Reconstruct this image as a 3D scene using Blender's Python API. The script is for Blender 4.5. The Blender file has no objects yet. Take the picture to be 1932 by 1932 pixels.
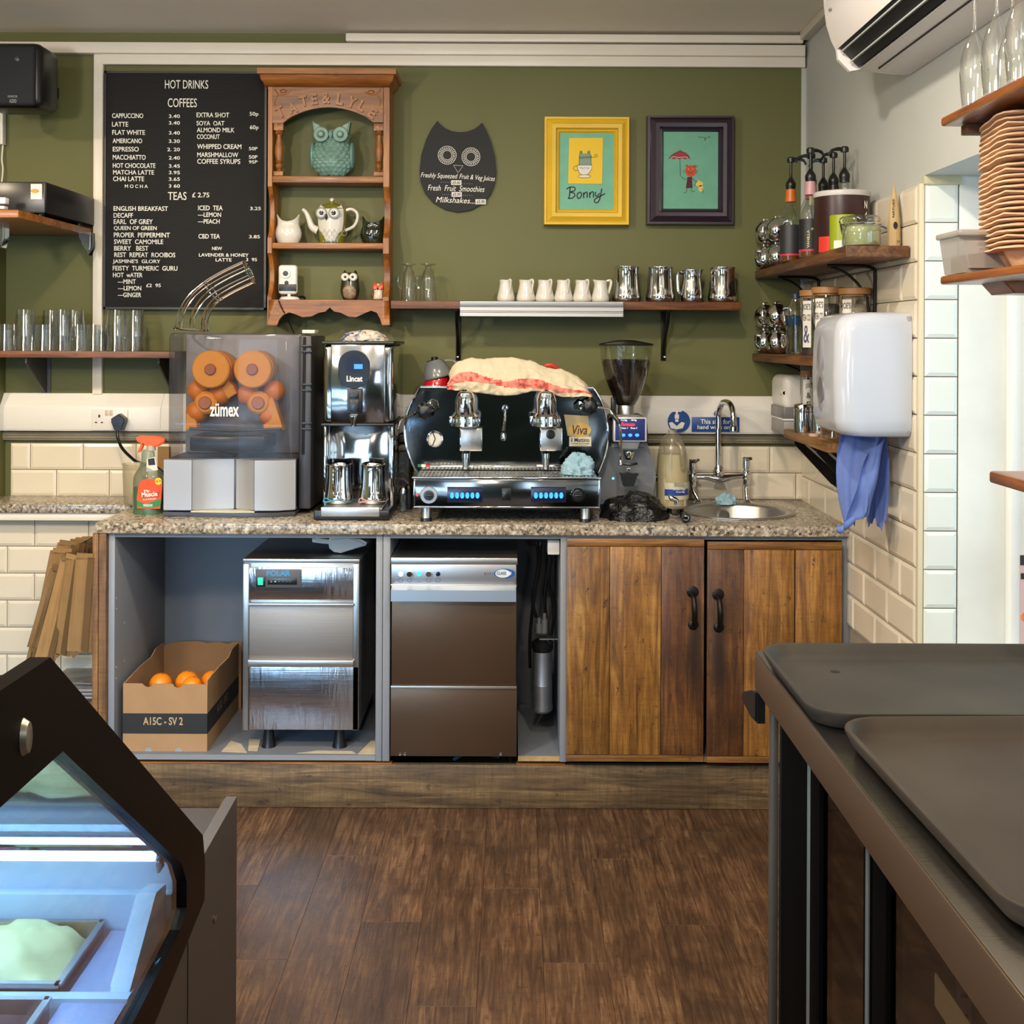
import bpy, bmesh, math, random
from mathutils import Vector, Matrix, noise
random.seed(7)
PI = math.pi
S = bpy.context.scene
COL = S.collection
# ---------------------------------------------------------------- camera
F, CX, CY, H, T = 2170.0, 968.0, 640.0, 1.48, 0.0045
YB, YF, ZT = 4.2, 3.6, 0.899            # back wall, counter front, worktop height
cam = bpy.data.objects.new('camera', bpy.data.cameras.new('camera')); COL.objects.link(cam)
cam.data.sensor_width = 36.0; cam.data.sensor_fit = 'HORIZONTAL'
cam.data.lens = 36.0 * F / 1932.0
cam.data.shift_x = (966.0 - CX) / 1932.0
cam.data.shift_y = (CY - 966.0) / 1932.0
cam.location = (0, 0, H); cam.rotation_euler = (math.radians(90), -math.atan(T), 0)
cam.data.clip_start = 0.05
S.camera = cam
# ---------------------------------------------------------------- colour management
S.view_settings.view_transform = 'Standard'; S.view_settings.look = 'None'
S.view_settings.exposure = 0.0; S.view_settings.gamma = 1.0; S.view_settings.use_curve_mapping = False
S.cycles.use_denoising = True; S.cycles.max_bounces = 10; S.cycles.transparent_max_bounces = 24
S.cycles.caustics_reflective = False; S.cycles.caustics_refractive = False
S.cycles.sample_clamp_indirect = 4.0
# ---------------------------------------------------------------- daylight outside
W = bpy.data.worlds.new('daylight'); S.world = W; W.use_nodes = True
bg = W.node_tree.nodes['Background']; bg.inputs[0].default_value = (0.62, 0.80, 1.0, 1); bg.inputs[1].default_value = 1.5
def area(name, loc, rot, sx, sy, power, col):
    l = bpy.data.lights.new(name, 'AREA'); l.shape = 'RECTANGLE'; l.size = sx; l.size_y = sy; l.energy = power; l.color = col
    o = bpy.data.objects.new(name, l); o.location = loc; o.rotation_euler = rot; COL.objects.link(o); return o
def spot(name, loc, tgt, power, col, ang=120, r=0.04, blend=0.6):
    l = bpy.data.lights.new(name, 'SPOT'); l.energy = power; l.color = col; l.spot_size = math.radians(ang); l.spot_blend = blend; l.shadow_soft_size = r
    o = bpy.data.objects.new(name, l); o.location = loc
    o.rotation_euler = (Vector(tgt) - Vector(loc)).to_track_quat('-Z', 'Y').to_euler(); COL.objects.link(o); return o
WARM = (1.0, 0.80, 0.56); NEUT = (1.0, 0.88, 0.72)
area('window_daylight', (1.75, 1.6, 1.4), (0, math.radians(90), 0), 1.5, 2.6, 24, (0.82, 0.93, 1.0))
area('shopfront_daylight', (-1.80, -3.36, 1.25), (math.radians(90), 0, 0), 1.2, 2.1, 44, (0.60, 0.79, 1.0))
area('shopfront_daylight', (0.95, -3.36, 1.65), (math.radians(90), 0, 0), 0.7, 1.3, 15, (0.66, 0.82, 1.0))
DL = [(-2.35, 2.35, 70), (-0.95, 2.25, 70), (0.30, 2.35, 48), (-2.0, 0.9, 50), (-0.6, 0.7, 66), (0.6, 0.6, 50), (-0.6, -1.2, 50)]
for i, (lx, ly, pw) in enumerate(DL):
    spot('downlight_beam', (lx, ly, 2.53), (lx + (0.1 if i < 3 else 0), ly + (0.8 if i < 3 else 0.25), 0.6), pw, WARM if i != 2 else NEUT, ang=150, r=0.035, blend=0.7)
def fill_light(loc, power, col, r=.09):
    l = bpy.data.lights.new('ceiling_fill', 'POINT'); l.energy = power; l.color = col; l.shadow_soft_size = r
    o = bpy.data.objects.new('ceiling_fill', l); o.location = loc; COL.objects.link(o)
fill_light((-1.7, 1.5, 1.98), 66, (1, .86, .68)); fill_light((-0.1, 1.3, 2.26), 52, (1, .90, .76)); fill_light((-0.6, -1.5, 2.0), 30, (1, .86, .68))  # unseen point lights added to brighten the ceiling and upper walls
# ---------------------------------------------------------------- pixel helpers (photo pixels 1932x1932 -> metres on the plane Y)
def un(px, py): return px + (py - CY) * T, py - (px - CX) * T
def PX(px, Y, py=640): return (un(px, py)[0] - CX) * Y / F
def PZ(py, Y, px=968): return H - (un(px, py)[1] - CY) * Y / F
def P(px, py, Y):
    a, b = un(px, py); return ((a - CX) * Y / F, H - (b - CY) * Y / F)
def R(x0, y0, x1, y1, Y):
    a = P(x0, (y0 + y1) / 2, Y)[0]; b = P(x1, (y0 + y1) / 2, Y)[0]
    c = P((x0 + x1) / 2, y1, Y)[1]; d = P((x0 + x1) / 2, y0, Y)[1]
    return a, b, c, d                      # x0,x1,z0,z1
def lin(c):
    if isinstance(c, str): c = [int(c[i:i + 2], 16) / 255 for i in (0, 2, 4)]
    return tuple(v / 12.92 if v <= 0.04045 else ((v + 0.055) / 1.055) ** 2.4 for v in c[:3]) + (1,)
# ---------------------------------------------------------------- materials
MATS = {}
class NT:
    def __init__(s, name):
        s.m = bpy.data.materials.new(name); s.m.use_nodes = True; s.t = s.m.node_tree; s.b = s.t.nodes['Principled BSDF']; s.out = s.t.nodes['Material Output']
    def n(s, typ, **k):
        nd = s.t.nodes.new(typ)
        for a, v in k.items():
            if a.startswith('i_'):
                q = a[2:]; nd.inputs[int(q) if q.isdigit() else q.replace('_', ' ')].default_value = v
            else: setattr(nd, a, v)
        return nd
    def l(s, a, b): s.t.links.new(a, b)
    def coords(s, scale=(1, 1, 1), rnd=False, kind='Object'):
        tc = s.n('ShaderNodeTexCoord'); mp = s.n('ShaderNodeMapping'); mp.inputs['Scale'].default_value = scale; s.l(tc.outputs[kind], mp.inputs['Vector'])
        if rnd:
            oi = s.n('ShaderNodeObjectInfo'); mu = s.n('ShaderNodeVectorMath', operation='SCALE'); mu.inputs[0].default_value = (37.0, 19.0, 53.0)
            s.l(oi.outputs['Random'], mu.inputs['Scale']); s.l(mu.outputs[0], mp.inputs['Location'])
        return mp.outputs[0]
    def noise(s, vec, scale, detail=4, rough=0.55, dist=0.0):
        nz = s.n('ShaderNodeTexNoise'); nz.inputs['Scale'].default_value = scale; nz.inputs['Detail'].default_value = detail; nz.inputs['Roughness'].default_value = rough; nz.inputs['Distortion'].default_value = dist
        s.l(vec, nz.inputs['Vector']); return nz.outputs['Fac']
    def ramp(s, fac, stops):
        r = s.n('ShaderNodeValToRGB'); e = r.color_ramp.elements
        while len(e) < len(stops): e.new(0.5)
        for q, (p, c) in zip(e, stops): q.position = p; q.color = lin(c) if not isinstance(c, (int, float)) else (c, c, c, 1)
        s.l(fac, r.inputs[0]); return r.outputs[0]
    def bump(s, h, strength=0.3, dist=0.002):
        b = s.n('ShaderNodeBump'); b.inputs['Strength'].default_value = strength; b.inputs['Distance'].default_value = dist
        s.l(h, b.inputs['Height']); s.l(b.outputs[0], s.b.inputs['Normal']); return b
    def mix(s, f, a, b, mode='MIX'):
        m = s.n('ShaderNodeMix', data_type='RGBA', blend_type=mode)
        for v, i in ((f, 0), (a, 6), (b, 7)):
            if hasattr(v, 'links'): s.l(v, m.inputs[i])
            else: m.inputs[i].default_value = v
        return m.outputs[2]
def plain(name, col, rough=0.5, metal=0.0, nz=0.0, coat=0.0, nscale=6, bump=0.0, spec=None, emis=None, estr=0.0, sss=0.0):
    if name in MATS: return MATS[name]
    q = NT(name); b = q.b; c = lin(col)
    b.inputs['Base Color'].default_value = c; b.inputs['Roughness'].default_value = rough; b.inputs['Metallic'].default_value = metal
    if coat: b.inputs['Coat Weight'].default_value = coat; b.inputs['Coat Roughness'].default_value = 0.08
    if spec is not None: b.inputs['Specular IOR Level'].default_value = spec
    if emis is not None: b.inputs['Emission Color'].default_value = lin(emis); b.inputs['Emission Strength'].default_value = estr
    if nz:
        f = q.noise(q.coords(), nscale, 4); q.l(q.mix(q.ramp(f, [(0.3, 0.0), (0.7, 1.0)]), tuple(v * (1 - nz) for v in c[:3]) + (1,), tuple(min(1, v * (1 + nz)) for v in c[:3]) + (1,)), b.inputs['Base Color'])
    if bump: q.bump(q.noise(q.coords(), nscale * 6, 3), bump, 0.003)
    MATS[name] = q.m; return q.m
def wood(name, dark, mid, light, axis=2, scale=1.0, rough=0.5, knots=0.0, coat=0.0, bump=0.25, cross=0.0, blotch=0.0, stain=()):
    q = NT(name); sc = [14 * scale] * 3; sc[axis] = 1.0 * scale
    v = q.coords(tuple(sc), rnd=True)
    f = q.noise(v, 1.6, 6, 0.62, 1.2); fine = q.noise(v, 9.0, 3, 0.6, 0.3)
    c = q.ramp(f, [(0.28, dark), (0.5, mid), (0.72, light)])
    g = q.ramp(fine, [(0.35, 0.62), (0.6, 1.0)]); c = q.mix(0.55, c, g, 'MULTIPLY')
    if knots:
        sk = [7 * scale] * 3; sk[axis] = 3.2 * scale
        vo = q.n('ShaderNodeTexVoronoi'); vo.inputs['Scale'].default_value = 1.5; vo.inputs['Randomness'].default_value = 1.0
        kv = q.coords(tuple(sk), rnd=True); nz = q.noise(kv, 6, 3); ad = q.n('ShaderNodeVectorMath', operation='ADD'); q.l(kv, ad.inputs[0]); q.l(nz, ad.inputs[1]); q.l(ad.outputs[0], vo.inputs['Vector'])
        km = q.ramp(vo.outputs['Distance'], [(0.06, 1.0), (0.17, 0.0)]); c = q.mix(q.n_mul(km, knots), c, lin('2a170b'))
    if cross:
        sc2 = [3 * scale] * 3; sc2[axis] = 60 * scale
        cr = q.ramp(q.noise(q.coords(tuple(sc2), rnd=True), 1.5, 3), [(0.42, 0.0), (0.68, 1.0)]); c = q.mix(q.n_mul(cr, cross), c, lin(dark))
    if blotch:
        bf = q.ramp(q.noise(q.coords((1, 1, 1), rnd=True), 5.5, 5, .65, .6), [(0.38, 1.0), (0.62, 0.0)]); c = q.mix(q.n_mul(bf, blotch), c, lin(dark))
        sp = q.ramp(q.noise(q.coords((1, 1, 1), rnd=True), 60, 3, .6), [(0.60, 0.0), (0.72, 1.0)]); c = q.mix(q.n_mul(sp, blotch), c, lin('1a100a'))
    for (sx_, sz_, wx, wz) in stain:
        tc = q.n('ShaderNodeTexCoord'); mp = q.n('ShaderNodeMapping', vector_type='POINT'); mp.inputs['Scale'].default_value = (1 / wx, 0, 1 / wz); mp.inputs['Location'].default_value = (-sx_ / wx, 0, -sz_ / wz)
        q.l(tc.outputs['Object'], mp.inputs['Vector']); ln = q.n('ShaderNodeVectorMath', operation='LENGTH'); q.l(mp.outputs[0], ln.inputs[0])
        c = q.mix(q.n_mul(q.ramp(ln.outputs['Value'], [(0.25, 1.0), (1.0, 0.0)]), .8), c, lin('1c120b'))
    oi = q.n('ShaderNodeObjectInfo'); hv = q.n('ShaderNodeHueSaturation'); mr = q.n('ShaderNodeMapRange'); mr.inputs[3].default_value = 0.8; mr.inputs[4].default_value = 1.15
    q.l(oi.outputs['Random'], mr.inputs[0]); q.l(mr.outputs[0], hv.inputs['Value']); q.l(c, hv.inputs['Color']); q.l(hv.outputs[0], q.b.inputs['Base Color'])
    q.b.inputs['Roughness'].default_value = rough
    if coat: q.b.inputs['Coat Weight'].default_value = coat; q.b.inputs['Coat Roughness'].default_value = 0.2
    q.bump(fine, bump, 0.002); MATS[name] = q.m; return q.m
def _nmul(q, a, k):
    m = q.n('ShaderNodeMath', operation='MULTIPLY'); q.l(a, m.inputs[0]); m.inputs[1].default_value = k; return m.outputs[0]
NT.n_mul = lambda q, a, k: _nmul(q, a, k)
def steel(name, col='c8c8c8', rough=0.25, axis=None, wob=0.0, bs=.03, ripple=0.0):
    q = NT(name); b = q.b; b.inputs['Base Color'].default_value = lin(col); b.inputs['Metallic'].default_value = 1.0; b.inputs['Roughness'].default_value = rough
    if axis is not None:
        sc = [220.0] * 3; sc[axis] = 2.5
        f = q.noise(q.coords(tuple(sc)), 1.5, 2); mr = q.n('ShaderNodeMapRange'); mr.inputs[3].default_value = rough * 0.75; mr.inputs[4].default_value = rough * 1.35
        q.l(f, mr.inputs[0]); q.l(mr.outputs[0], b.inputs['Roughness']); q.bump(f, bs, 0.0006)
    if ripple:
        bp = q.n('ShaderNodeBump'); bp.inputs['Strength'].default_value = ripple; bp.inputs['Distance'].default_value = .004; q.l(q.noise(q.coords((30, 30, 4)), 1.2, 2, .5, 1.6), bp.inputs['Height'])
        nb = [x for x in q.t.nodes if x.bl_idname == 'ShaderNodeBump'][0]; q.l(bp.outputs[0], nb.inputs['Normal'])
    if wob: q.bump(q.noise(q.coords(), 5.0, 1, 0.4, 0.6), wob, 0.03)
    MATS[name] = q.m; return q.m
def glass(name, tint='ffffff', refl=0.12, alpha=0.0, rough=0.03, diff=None):
    """thin clear sheet: straight-through tint plus facing-dependent gloss (and an optional milky share)"""
    q = NT(name); t = q.t; t.nodes.remove(q.b)
    tr = q.n('ShaderNodeBsdfTransparent'); tr.inputs[0].default_value = lin(tint)
    gl = q.n('ShaderNodeBsdfGlossy'); gl.inputs['Roughness'].default_value = rough
    lw = q.n('ShaderNodeLayerWeight'); lw.inputs[0].default_value = 0.35
    mr = q.n('ShaderNodeMapRange'); mr.inputs[3].default_value = refl * 0.35; mr.inputs[4].default_value = min(1, refl * 5); q.l(lw.outputs['Facing'], mr.inputs[0])
    mx = q.n('ShaderNodeMixShader'); q.l(mr.outputs[0], mx.inputs[0]); q.l(gl.outputs[0], mx.inputs[2])
    if alpha:
        df = q.n('ShaderNodeBsdfDiffuse'); df.inputs[0].default_value = lin(diff or tint)
        m2 = q.n('ShaderNodeMixShader'); m2.inputs[0].default_value = alpha; q.l(tr.outputs[0], m2.inputs[1]); q.l(df.outputs[0], m2.inputs[2]); q.l(m2.outputs[0], mx.inputs[1])
    else: q.l(tr.outputs[0], mx.inputs[1])
    q.l(mx.outputs[0], q.out.inputs[0]); MATS[name] = q.m; return q.m
def emit(name, col, s):
    return plain(name, col, 0.5, emis=col, estr=s)

# ---------------------------------------------------------------- mesh builder
def wloc(o):
    v = Vector((0, 0, 0))
    while o is not None: v += o.location; o = o.parent
    return v
def tag(o, label=None, cat=None, group=None, kind=None):
    if label: o['label'] = label
    if cat: o['category'] = cat
    if group: o['group'] = group
    if kind: o['kind'] = kind
    return o
def empty(name, loc, label, cat, group=None):
    o = bpy.data.objects.new(name, None); o.location = loc; o.empty_display_size = 0.05; COL.objects.link(o); return tag(o, label, cat, group)
class MB:
    def __init__(s): s.b = bmesh.new(); s.mi = 0
    def _f(s, vs):
        try:
            f = s.b.faces.new(vs); f.material_index = s.mi; return f
        except ValueError: return None
    def V(s, p): return s.b.verts.new(p)
    def poly(s, pts): return s._f([s.V(p) for p in pts])
    def box(s, x0, x1, y0, y1, z0, z1, bev=0.0, seg=2):
        if x0 > x1: x0, x1 = x1, x0
        if y0 > y1: y0, y1 = y1, y0
        if z0 > z1: z0, z1 = z1, z0
        v = [s.V((x, y, z)) for x in (x0, x1) for y in (y0, y1) for z in (z0, z1)]
        fs = [s._f([v[i] for i in q]) for q in ((0, 1, 3, 2), (4, 6, 7, 5), (0, 4, 5, 1), (2, 3, 7, 6), (0, 2, 6, 4), (1, 5, 7, 3))]
        if bev:
            bev = min(bev, 0.49 * min(x1 - x0, y1 - y0, z1 - z0))
            es = list({e for f in fs for e in f.edges}); r = bmesh.ops.bevel(s.b, geom=es, offset=bev, segments=seg, affect='EDGES', profile=0.5)
            for f in r['faces']: f.material_index = s.mi
        return s
    def pbox(s, x0, y0, x1, y1, Y, dep, bev=0.0, seg=2):    # pixel rectangle on plane Y, going dep deeper
        a, b, c, d = R(x0, y0, x1, y1, Y); return s.box(a, b, Y, Y + dep, c, d, bev, seg)
    def prism(s, pts, y0, y1, bev=0.0, axis='y', seg=2):          # polygon (a,b) extruded along axis
        def mk(a, b, t): return {'y': (a, t, b), 'x': (t, a, b), 'z': (a, b, t)}[axis]
        A = [s.V(mk(a, b, y0)) for a, b in pts]; B = [s.V(mk(a, b, y1)) for a, b in pts]
        n = len(pts); fs = [s._f(A), s._f(B[::-1])]
        for i in range(n): fs.append(s._f([A[i], B[i], B[(i + 1) % n], A[(i + 1) % n]]))
        if bev:
            es = list({e for f in fs[:1] for e in f.edges}); bmesh.ops.bevel(s.b, geom=es, offset=bev, segments=seg, affect='EDGES')
        return s
    def pprism(s, pts, Y, dep, bev=0.0): return s.prism([P(a, b, Y) for a, b in pts], Y, Y + dep, bev)
    def ring(s, c, u, v, ru, rv, n): return [s.V(c + u * (ru * math.cos(2 * PI * i / n)) + v * (rv * math.sin(2 * PI * i / n))) for i in range(n)]
    def lathe(s, prof, c=(0, 0, 0), n=24, axis='z', sx=1.0, sy=1.0, cap=True, a0=0.0):
        c = Vector(c); ax = {'z': Vector((0, 0, 1)), 'y': Vector((0, 1, 0)), 'x': Vector((1, 0, 0))}[axis]
        u = {'z': Vector((1, 0, 0)), 'y': Vector((1, 0, 0)), 'x': Vector((0, 1, 0))}[axis]; v = ax.cross(u)
        rings = []
        for r, z in prof:
            if r < 1e-6: rings.append([s.V(c + ax * z)])
            else: rings.append([s.V(c + ax * z + u * (r * sx * math.cos(a0 + 2 * PI * i / n)) + v * (r * sy * math.sin(a0 + 2 * PI * i / n))) for i in range(n)])
        for A, B in zip(rings, rings[1:]):
            for i in range(n):
                j = (i + 1) % n
                if len(A) == 1 and len(B) == 1: continue
                if len(A) == 1: s._f([A[0], B[i], B[j]])
                elif len(B) == 1: s._f([A[i], A[j], B[0]])
                else: s._f([A[i], A[j], B[j], B[i]])
        if cap:
            for q in (rings[0], rings[-1]):
                if len(q) > 1: s._f(q)
        return s
    def cyl(s, c, r, h, axis='z', n=20, r2=None, bev=0.0):
        r2 = r if r2 is None else r2
        if bev: return s.lathe([(r - bev, 0), (r, bev), (r2, h - bev), (r2 - bev, h)], c, n, axis)
        return s.lathe([(r, 0), (r2, h)], c, n, axis)
    def ball(s, c, rx, ry=None, rz=None, n=16, m=10):
        ry = rx if ry is None else ry; rz = rx if rz is None else rz
        pr = [(math.sin(PI * i / m), -math.cos(PI * i / m) * rz) for i in range(m + 1)]
        return s.lathe([(max(0, r) * rx if 0 < i < m else 0, z) for i, (r, z) in enumerate(pr)], c, n, 'z', 1.0, ry / rx)
    def tube(s, pts, r, n=8, closed=False, cap=True, flat=1.0):
        pts = [Vector(p) for p in pts]; N = len(pts); rr = r if isinstance(r, (list, tuple)) else [r] * N
        rings = []; up = None
        for i, p in enumerate(pts):
            a = pts[(i - 1) % N] if (i or closed) else p; b = pts[(i + 1) % N] if (i < N - 1 or closed) else p
            t = (b - a).normalized() if (b - a).length > 1e-9 else Vector((0, 0, 1))
            if up is None: up = t.orthogonal().normalized()
            else:
                up = up - t * up.dot(t); up = up.normalized() if up.length > 1e-6 else t.orthogonal().normalized()
            w = t.cross(up)
            rings.append([s.V(p + up * (rr[i] * math.cos(2 * PI * k / n)) + w * (rr[i] * flat * math.sin(2 * PI * k / n))) for k in range(n)])
        for i in range(N if closed else N - 1):
            A, B = rings[i], rings[(i + 1) % N]
            for k in range(n): s._f([A[k], A[(k + 1) % n], B[(k + 1) % n], B[k]])
        if cap and not closed: s._f(rings[0][::-1]); s._f(rings[-1])
        return s
    def grid(s, fn, nu, nv, thick=0.0):
        g = [[s.V(fn(i / nu, j / nv)) for j in range(nv + 1)] for i in range(nu + 1)]
        for i in range(nu):
            for j in range(nv): s._f([g[i][j], g[i + 1][j], g[i + 1][j + 1], g[i][j + 1]])
        return s
    def text(s, txt, x0, y0, x1, y1, Y, ext=0.0012, shear=0.0, keep=False, bold=0.0, rot=None, plane=None):
        """lettering fitted to a photo-pixel box on plane Y (or to plane=(origin,u,v,w,h))"""
        key = (txt, shear, bold); vs, fs = text_mesh(key)
        if not vs: return s
        ax = min(v[0] for v in vs); bx = max(v[0] for v in vs); ay = min(v[1] for v in vs); by = max(v[1] for v in vs)
        if plane: o, u, v, w, h = plane; o, u, v = Vector(o), Vector(u), Vector(v)
        else:
            a, b, c, d = R(x0, y0, x1, y1, Y); o = Vector((a, Y, c)); u = Vector((1, 0, 0)); v = Vector((0, 0, 1)); w = b - a; h = d - c
        nrm = u.cross(v).normalized()
        if rot:
            q = Matrix.Rotation(rot, 3, nrm); cc = o + u * w / 2 + v * h / 2; u = q @ u; v = q @ v; o = cc - u * w / 2 - v * h / 2
        base = [s.V(o + u * ((p[0] - ax) / (bx - ax) * w) + v * ((p[1] - ay) / max(1e-6, by - ay) * h) + nrm * ext) for p in vs]
        cnt = {}
        for f in fs:
            s._f([base[i] for i in f])
            for i in range(len(f)): k = tuple(sorted((f[i], f[(i + 1) % len(f)]))); cnt.setdefault(k, []).append((f[i], f[(i + 1) % len(f)]))
        if ext > 0.0008:
            low = {}
            for k, l in cnt.items():
                if len(l) == 1:
                    a, b = l[0]
                    for i in (a, b):
                        if i not in low: low[i] = s.V(base[i].co - nrm * ext)
                    s._f([base[b], base[a], low[a], low[b]])
        return s
    def stroke(s, pts, w, Y, th=0.001, px=True, closed=False):
        """flat ribbon along pixel points on plane Y"""
        q = [Vector((*P(a, b, Y), 0)) if px else Vector((a, b, 0)) for a, b in pts]
        N = len(q); L = []; Rr = []
        ww = w if isinstance(w, (list, tuple)) else [w] * N
        for i in range(N):
            a = q[max(0, i - 1)] if not closed else q[(i - 1) % N]; b = q[min(N - 1, i + 1)] if not closed else q[(i + 1) % N]; d = (b - a)
            d = d.normalized() if d.length > 0 else Vector((1, 0, 0)); nn = Vector((-d.y, d.x, 0)) * ww[i] / 2
            L.append(s.V((q[i].x + nn.x, Y - th, q[i].y + nn.y))); Rr.append(s.V((q[i].x - nn.x, Y - th, q[i].y - nn.y)))
        for i in range(N if closed else N - 1): s._f([L[i], Rr[i], Rr[(i + 1) % N], L[(i + 1) % N]])
        return s
    def move(s, M):
        bmesh.ops.transform(s.b, matrix=M, verts=s.b.verts); return s
    def build(s, name, mat, parent=None, label=None, cat=None, group=None, kind=None, smooth=0.6, mods=None, normals=True):
        if normals and len(s.b.faces) : bmesh.ops.recalc_face_normals(s.b, faces=s.b.faces)
        for f in s.b.faces: f.smooth = smooth > 0
        if smooth:
            for e in s.b.edges:
                if len(e.link_faces) == 2 and e.calc_face_angle(0) > smooth: e.smooth = False
        if parent is not None: off = wloc(parent)
        else:
            vs = [v.co for v in s.b.verts]; off = Vector(((min(v.x for v in vs) + max(v.x for v in vs)) / 2, (min(v.y for v in vs) + max(v.y for v in vs)) / 2, min(v.z for v in vs)))
        bmesh.ops.translate(s.b, vec=-off, verts=s.b.verts)
        me = bpy.data.meshes.new(name); s.b.to_mesh(me); s.b.free()
        for m in (mat if isinstance(mat, (list, tuple)) else [mat]): me.materials.append(m)
        o = bpy.data.objects.new(name, me); COL.objects.link(o)
        if parent is not None: o.parent = parent
        else: o.location = off
        tag(o, label, cat, group, kind)
        if mods: mods(o)
        return o
_TM = {}
def text_mesh(key):
    if key in _TM: return _TM[key]
    txt, shear, bold = key
    cu = bpy.data.curves.new('t', 'FONT'); cu.body = txt; cu.size = 1.0; cu.shear = shear; cu.offset = bold; cu.resolution_u = 3; cu.fill_mode = 'FRONT'
    o = bpy.data.objects.new('t', cu); COL.objects.link(o)
    dg = bpy.context.evaluated_depsgraph_get(); me = bpy.data.meshes.new_from_object(o.evaluated_get(dg))
    bm = bmesh.new(); bm.from_mesh(me); bmesh.ops.remove_doubles(bm, verts=bm.verts, dist=1e-4)
    bm.verts.index_update(); vs = [tuple(v.co) for v in bm.verts]; fs = [[v.index for v in f.verts] for f in bm.faces]; bm.free()
    bpy.data.objects.remove(o); bpy.data.curves.remove(cu); bpy.data.meshes.remove(me)
    _TM[key] = (vs, fs); return _TM[key]
def copy_tree(o, loc=None, label=None, parent=None, rotz=None):
    c = o.copy(); COL.objects.link(c)
    if parent is not None: c.parent = parent
    for ch in list(o.children): copy_tree(ch, parent=c)
    if loc is not None: c.location = loc
    if label: c['label'] = label
    if rotz is not None: c.rotation_euler = (0, 0, rotz)
    return c
def lerp(pts, t):
    for (a, va), (b, vb) in zip(pts, pts[1:]):
        if t <= b: return va + (vb - va) * max(0, (t - a)) / (b - a)
    return pts[-1][1]
def bez(pts, n=6):
    """Catmull-Rom through 2D/3D points"""
    q = [Vector(p) for p in pts]; out = []
    for i in range(len(q) - 1):
        a = q[max(0, i - 1)]; b = q[i]; c = q[i + 1]; d = q[min(len(q) - 1, i + 2)]
        for k in range(n):
            t = k / n; out.append(0.5 * ((2 * b) + (c - a) * t + (2 * a - 5 * b + 4 * c - d) * t * t + (3 * b - a - 3 * c + d) * t ** 3))
    out.append(q[-1]); return out
def fuse(mb, d=0.0005): bmesh.ops.remove_doubles(mb.b, verts=mb.b.verts, dist=d); return mb
# ---------------------------------------------------------------- shared materials
M_GREEN = plain('olive_wall_paint', '5f6034', 0.62, nz=0.05, nscale=2.0)
M_WHITEWALL = plain('white_wall_paint', 'b8bab6', 0.6, nz=0.03, nscale=3)
M_CEIL = plain('ceiling_paint', 'eae2d2', 0.5, nz=0.04, nscale=3)
M_TRIM = plain('white_gloss_trim', 'e6dfd2', 0.35, nz=0.03)
M_TILE = plain('cream_tile_glaze', 'ded5c2', 0.16, nz=0.03, nscale=4, coat=0.3)
M_TILEW = plain('white_tile_glaze', 'dfe3dc', 0.14, nz=0.02, nscale=4, coat=0.3)
M_GROUT = plain('grey_grout', '8a8070', 0.85, nz=0.12, nscale=20)
M_BLACK = plain('black_plastic', '0d0d0e', 0.35)
M_BLACKM = plain('matt_black', '0a0a0b', 0.6)
M_IRON = plain('black_iron', '17130f', 0.42, metal=0.6)
M_WHITE = plain('white_plastic', 'e3e1dc', 0.35, nz=0.015)
M_CERAM = plain('white_ceramic', 'd9d5cc', 0.18, coat=0.4)
M_CHROME = steel('chrome', 'dcdcdc', 0.06)
M_MIRROR = steel('polished_steel', 'bfc0c2', 0.09, wob=0.25)
M_BRUSH = steel('brushed_steel', 'c2c0bc', 0.34, axis=0, bs=.35)
M_BRUSHV = steel('brushed_steel_vertical', 'b0aeaa', 0.3, axis=2)
M_SATIN = steel('satin_aluminium', 'b9b9bb', 0.4)
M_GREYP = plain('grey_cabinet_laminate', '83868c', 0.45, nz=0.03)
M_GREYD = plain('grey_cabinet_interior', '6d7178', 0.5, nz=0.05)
M_RAW = plain('raw_chipboard', 'a58a5f', 0.85, nz=0.2, nscale=40)
M_PINE = wood('honey_pine', '5e3312', '96591f', 'b1762f', 0, 1.2, 0.42, knots=0.5, coat=0.15)
M_PINEV = wood('honey_pine_upright', '5e3312', '96591f', 'b1762f', 2, 1.2, 0.42, knots=0.5, coat=0.15)
M_SHELF = wood('rustic_shelf_wood', '331a0d', '6b3c1e', '8b5730', 0, 1.6, 0.5, knots=0.5, cross=0.15)
M_SHELFY = wood('rustic_shelf_wood_deep', '3a2010', '6d4425', '93663c', 1, 1.6, 0.5, knots=0.4, cross=0.15)
M_DOOR = wood('aged_pine_plank', '44280e', '8c5d24', 'b88a44', 2, 1.9, 0.45, knots=1.0, coat=0.15, cross=0.15, blotch=.45)
M_PLINTH = wood('worn_plinth_wood', '281c11', '6c5334', '967a52', 0, 1.6, 0.6, knots=0.8, cross=0.3, blotch=.4)
M_FLOOR = wood('worn_floor_plank', '2c1d13', '60432e', '886a4c', 1, 3.0, 0.38, knots=0.3, coat=0.08, bump=0.6, cross=0.2, blotch=.6)
M_RED = plain('red_print', 'c23a2e', 0.5)
M_CARD = plain('corrugated_cardboard', 'a07c57', 0.85, nz=0.06, nscale=15)
M_CARDIN = plain('cardboard_inside', '8c6540', 0.85, nz=0.06, nscale=15)
M_KRAFT = plain('kraft_paper', '8a6a40', 0.8, nz=0.1, nscale=9)
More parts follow.
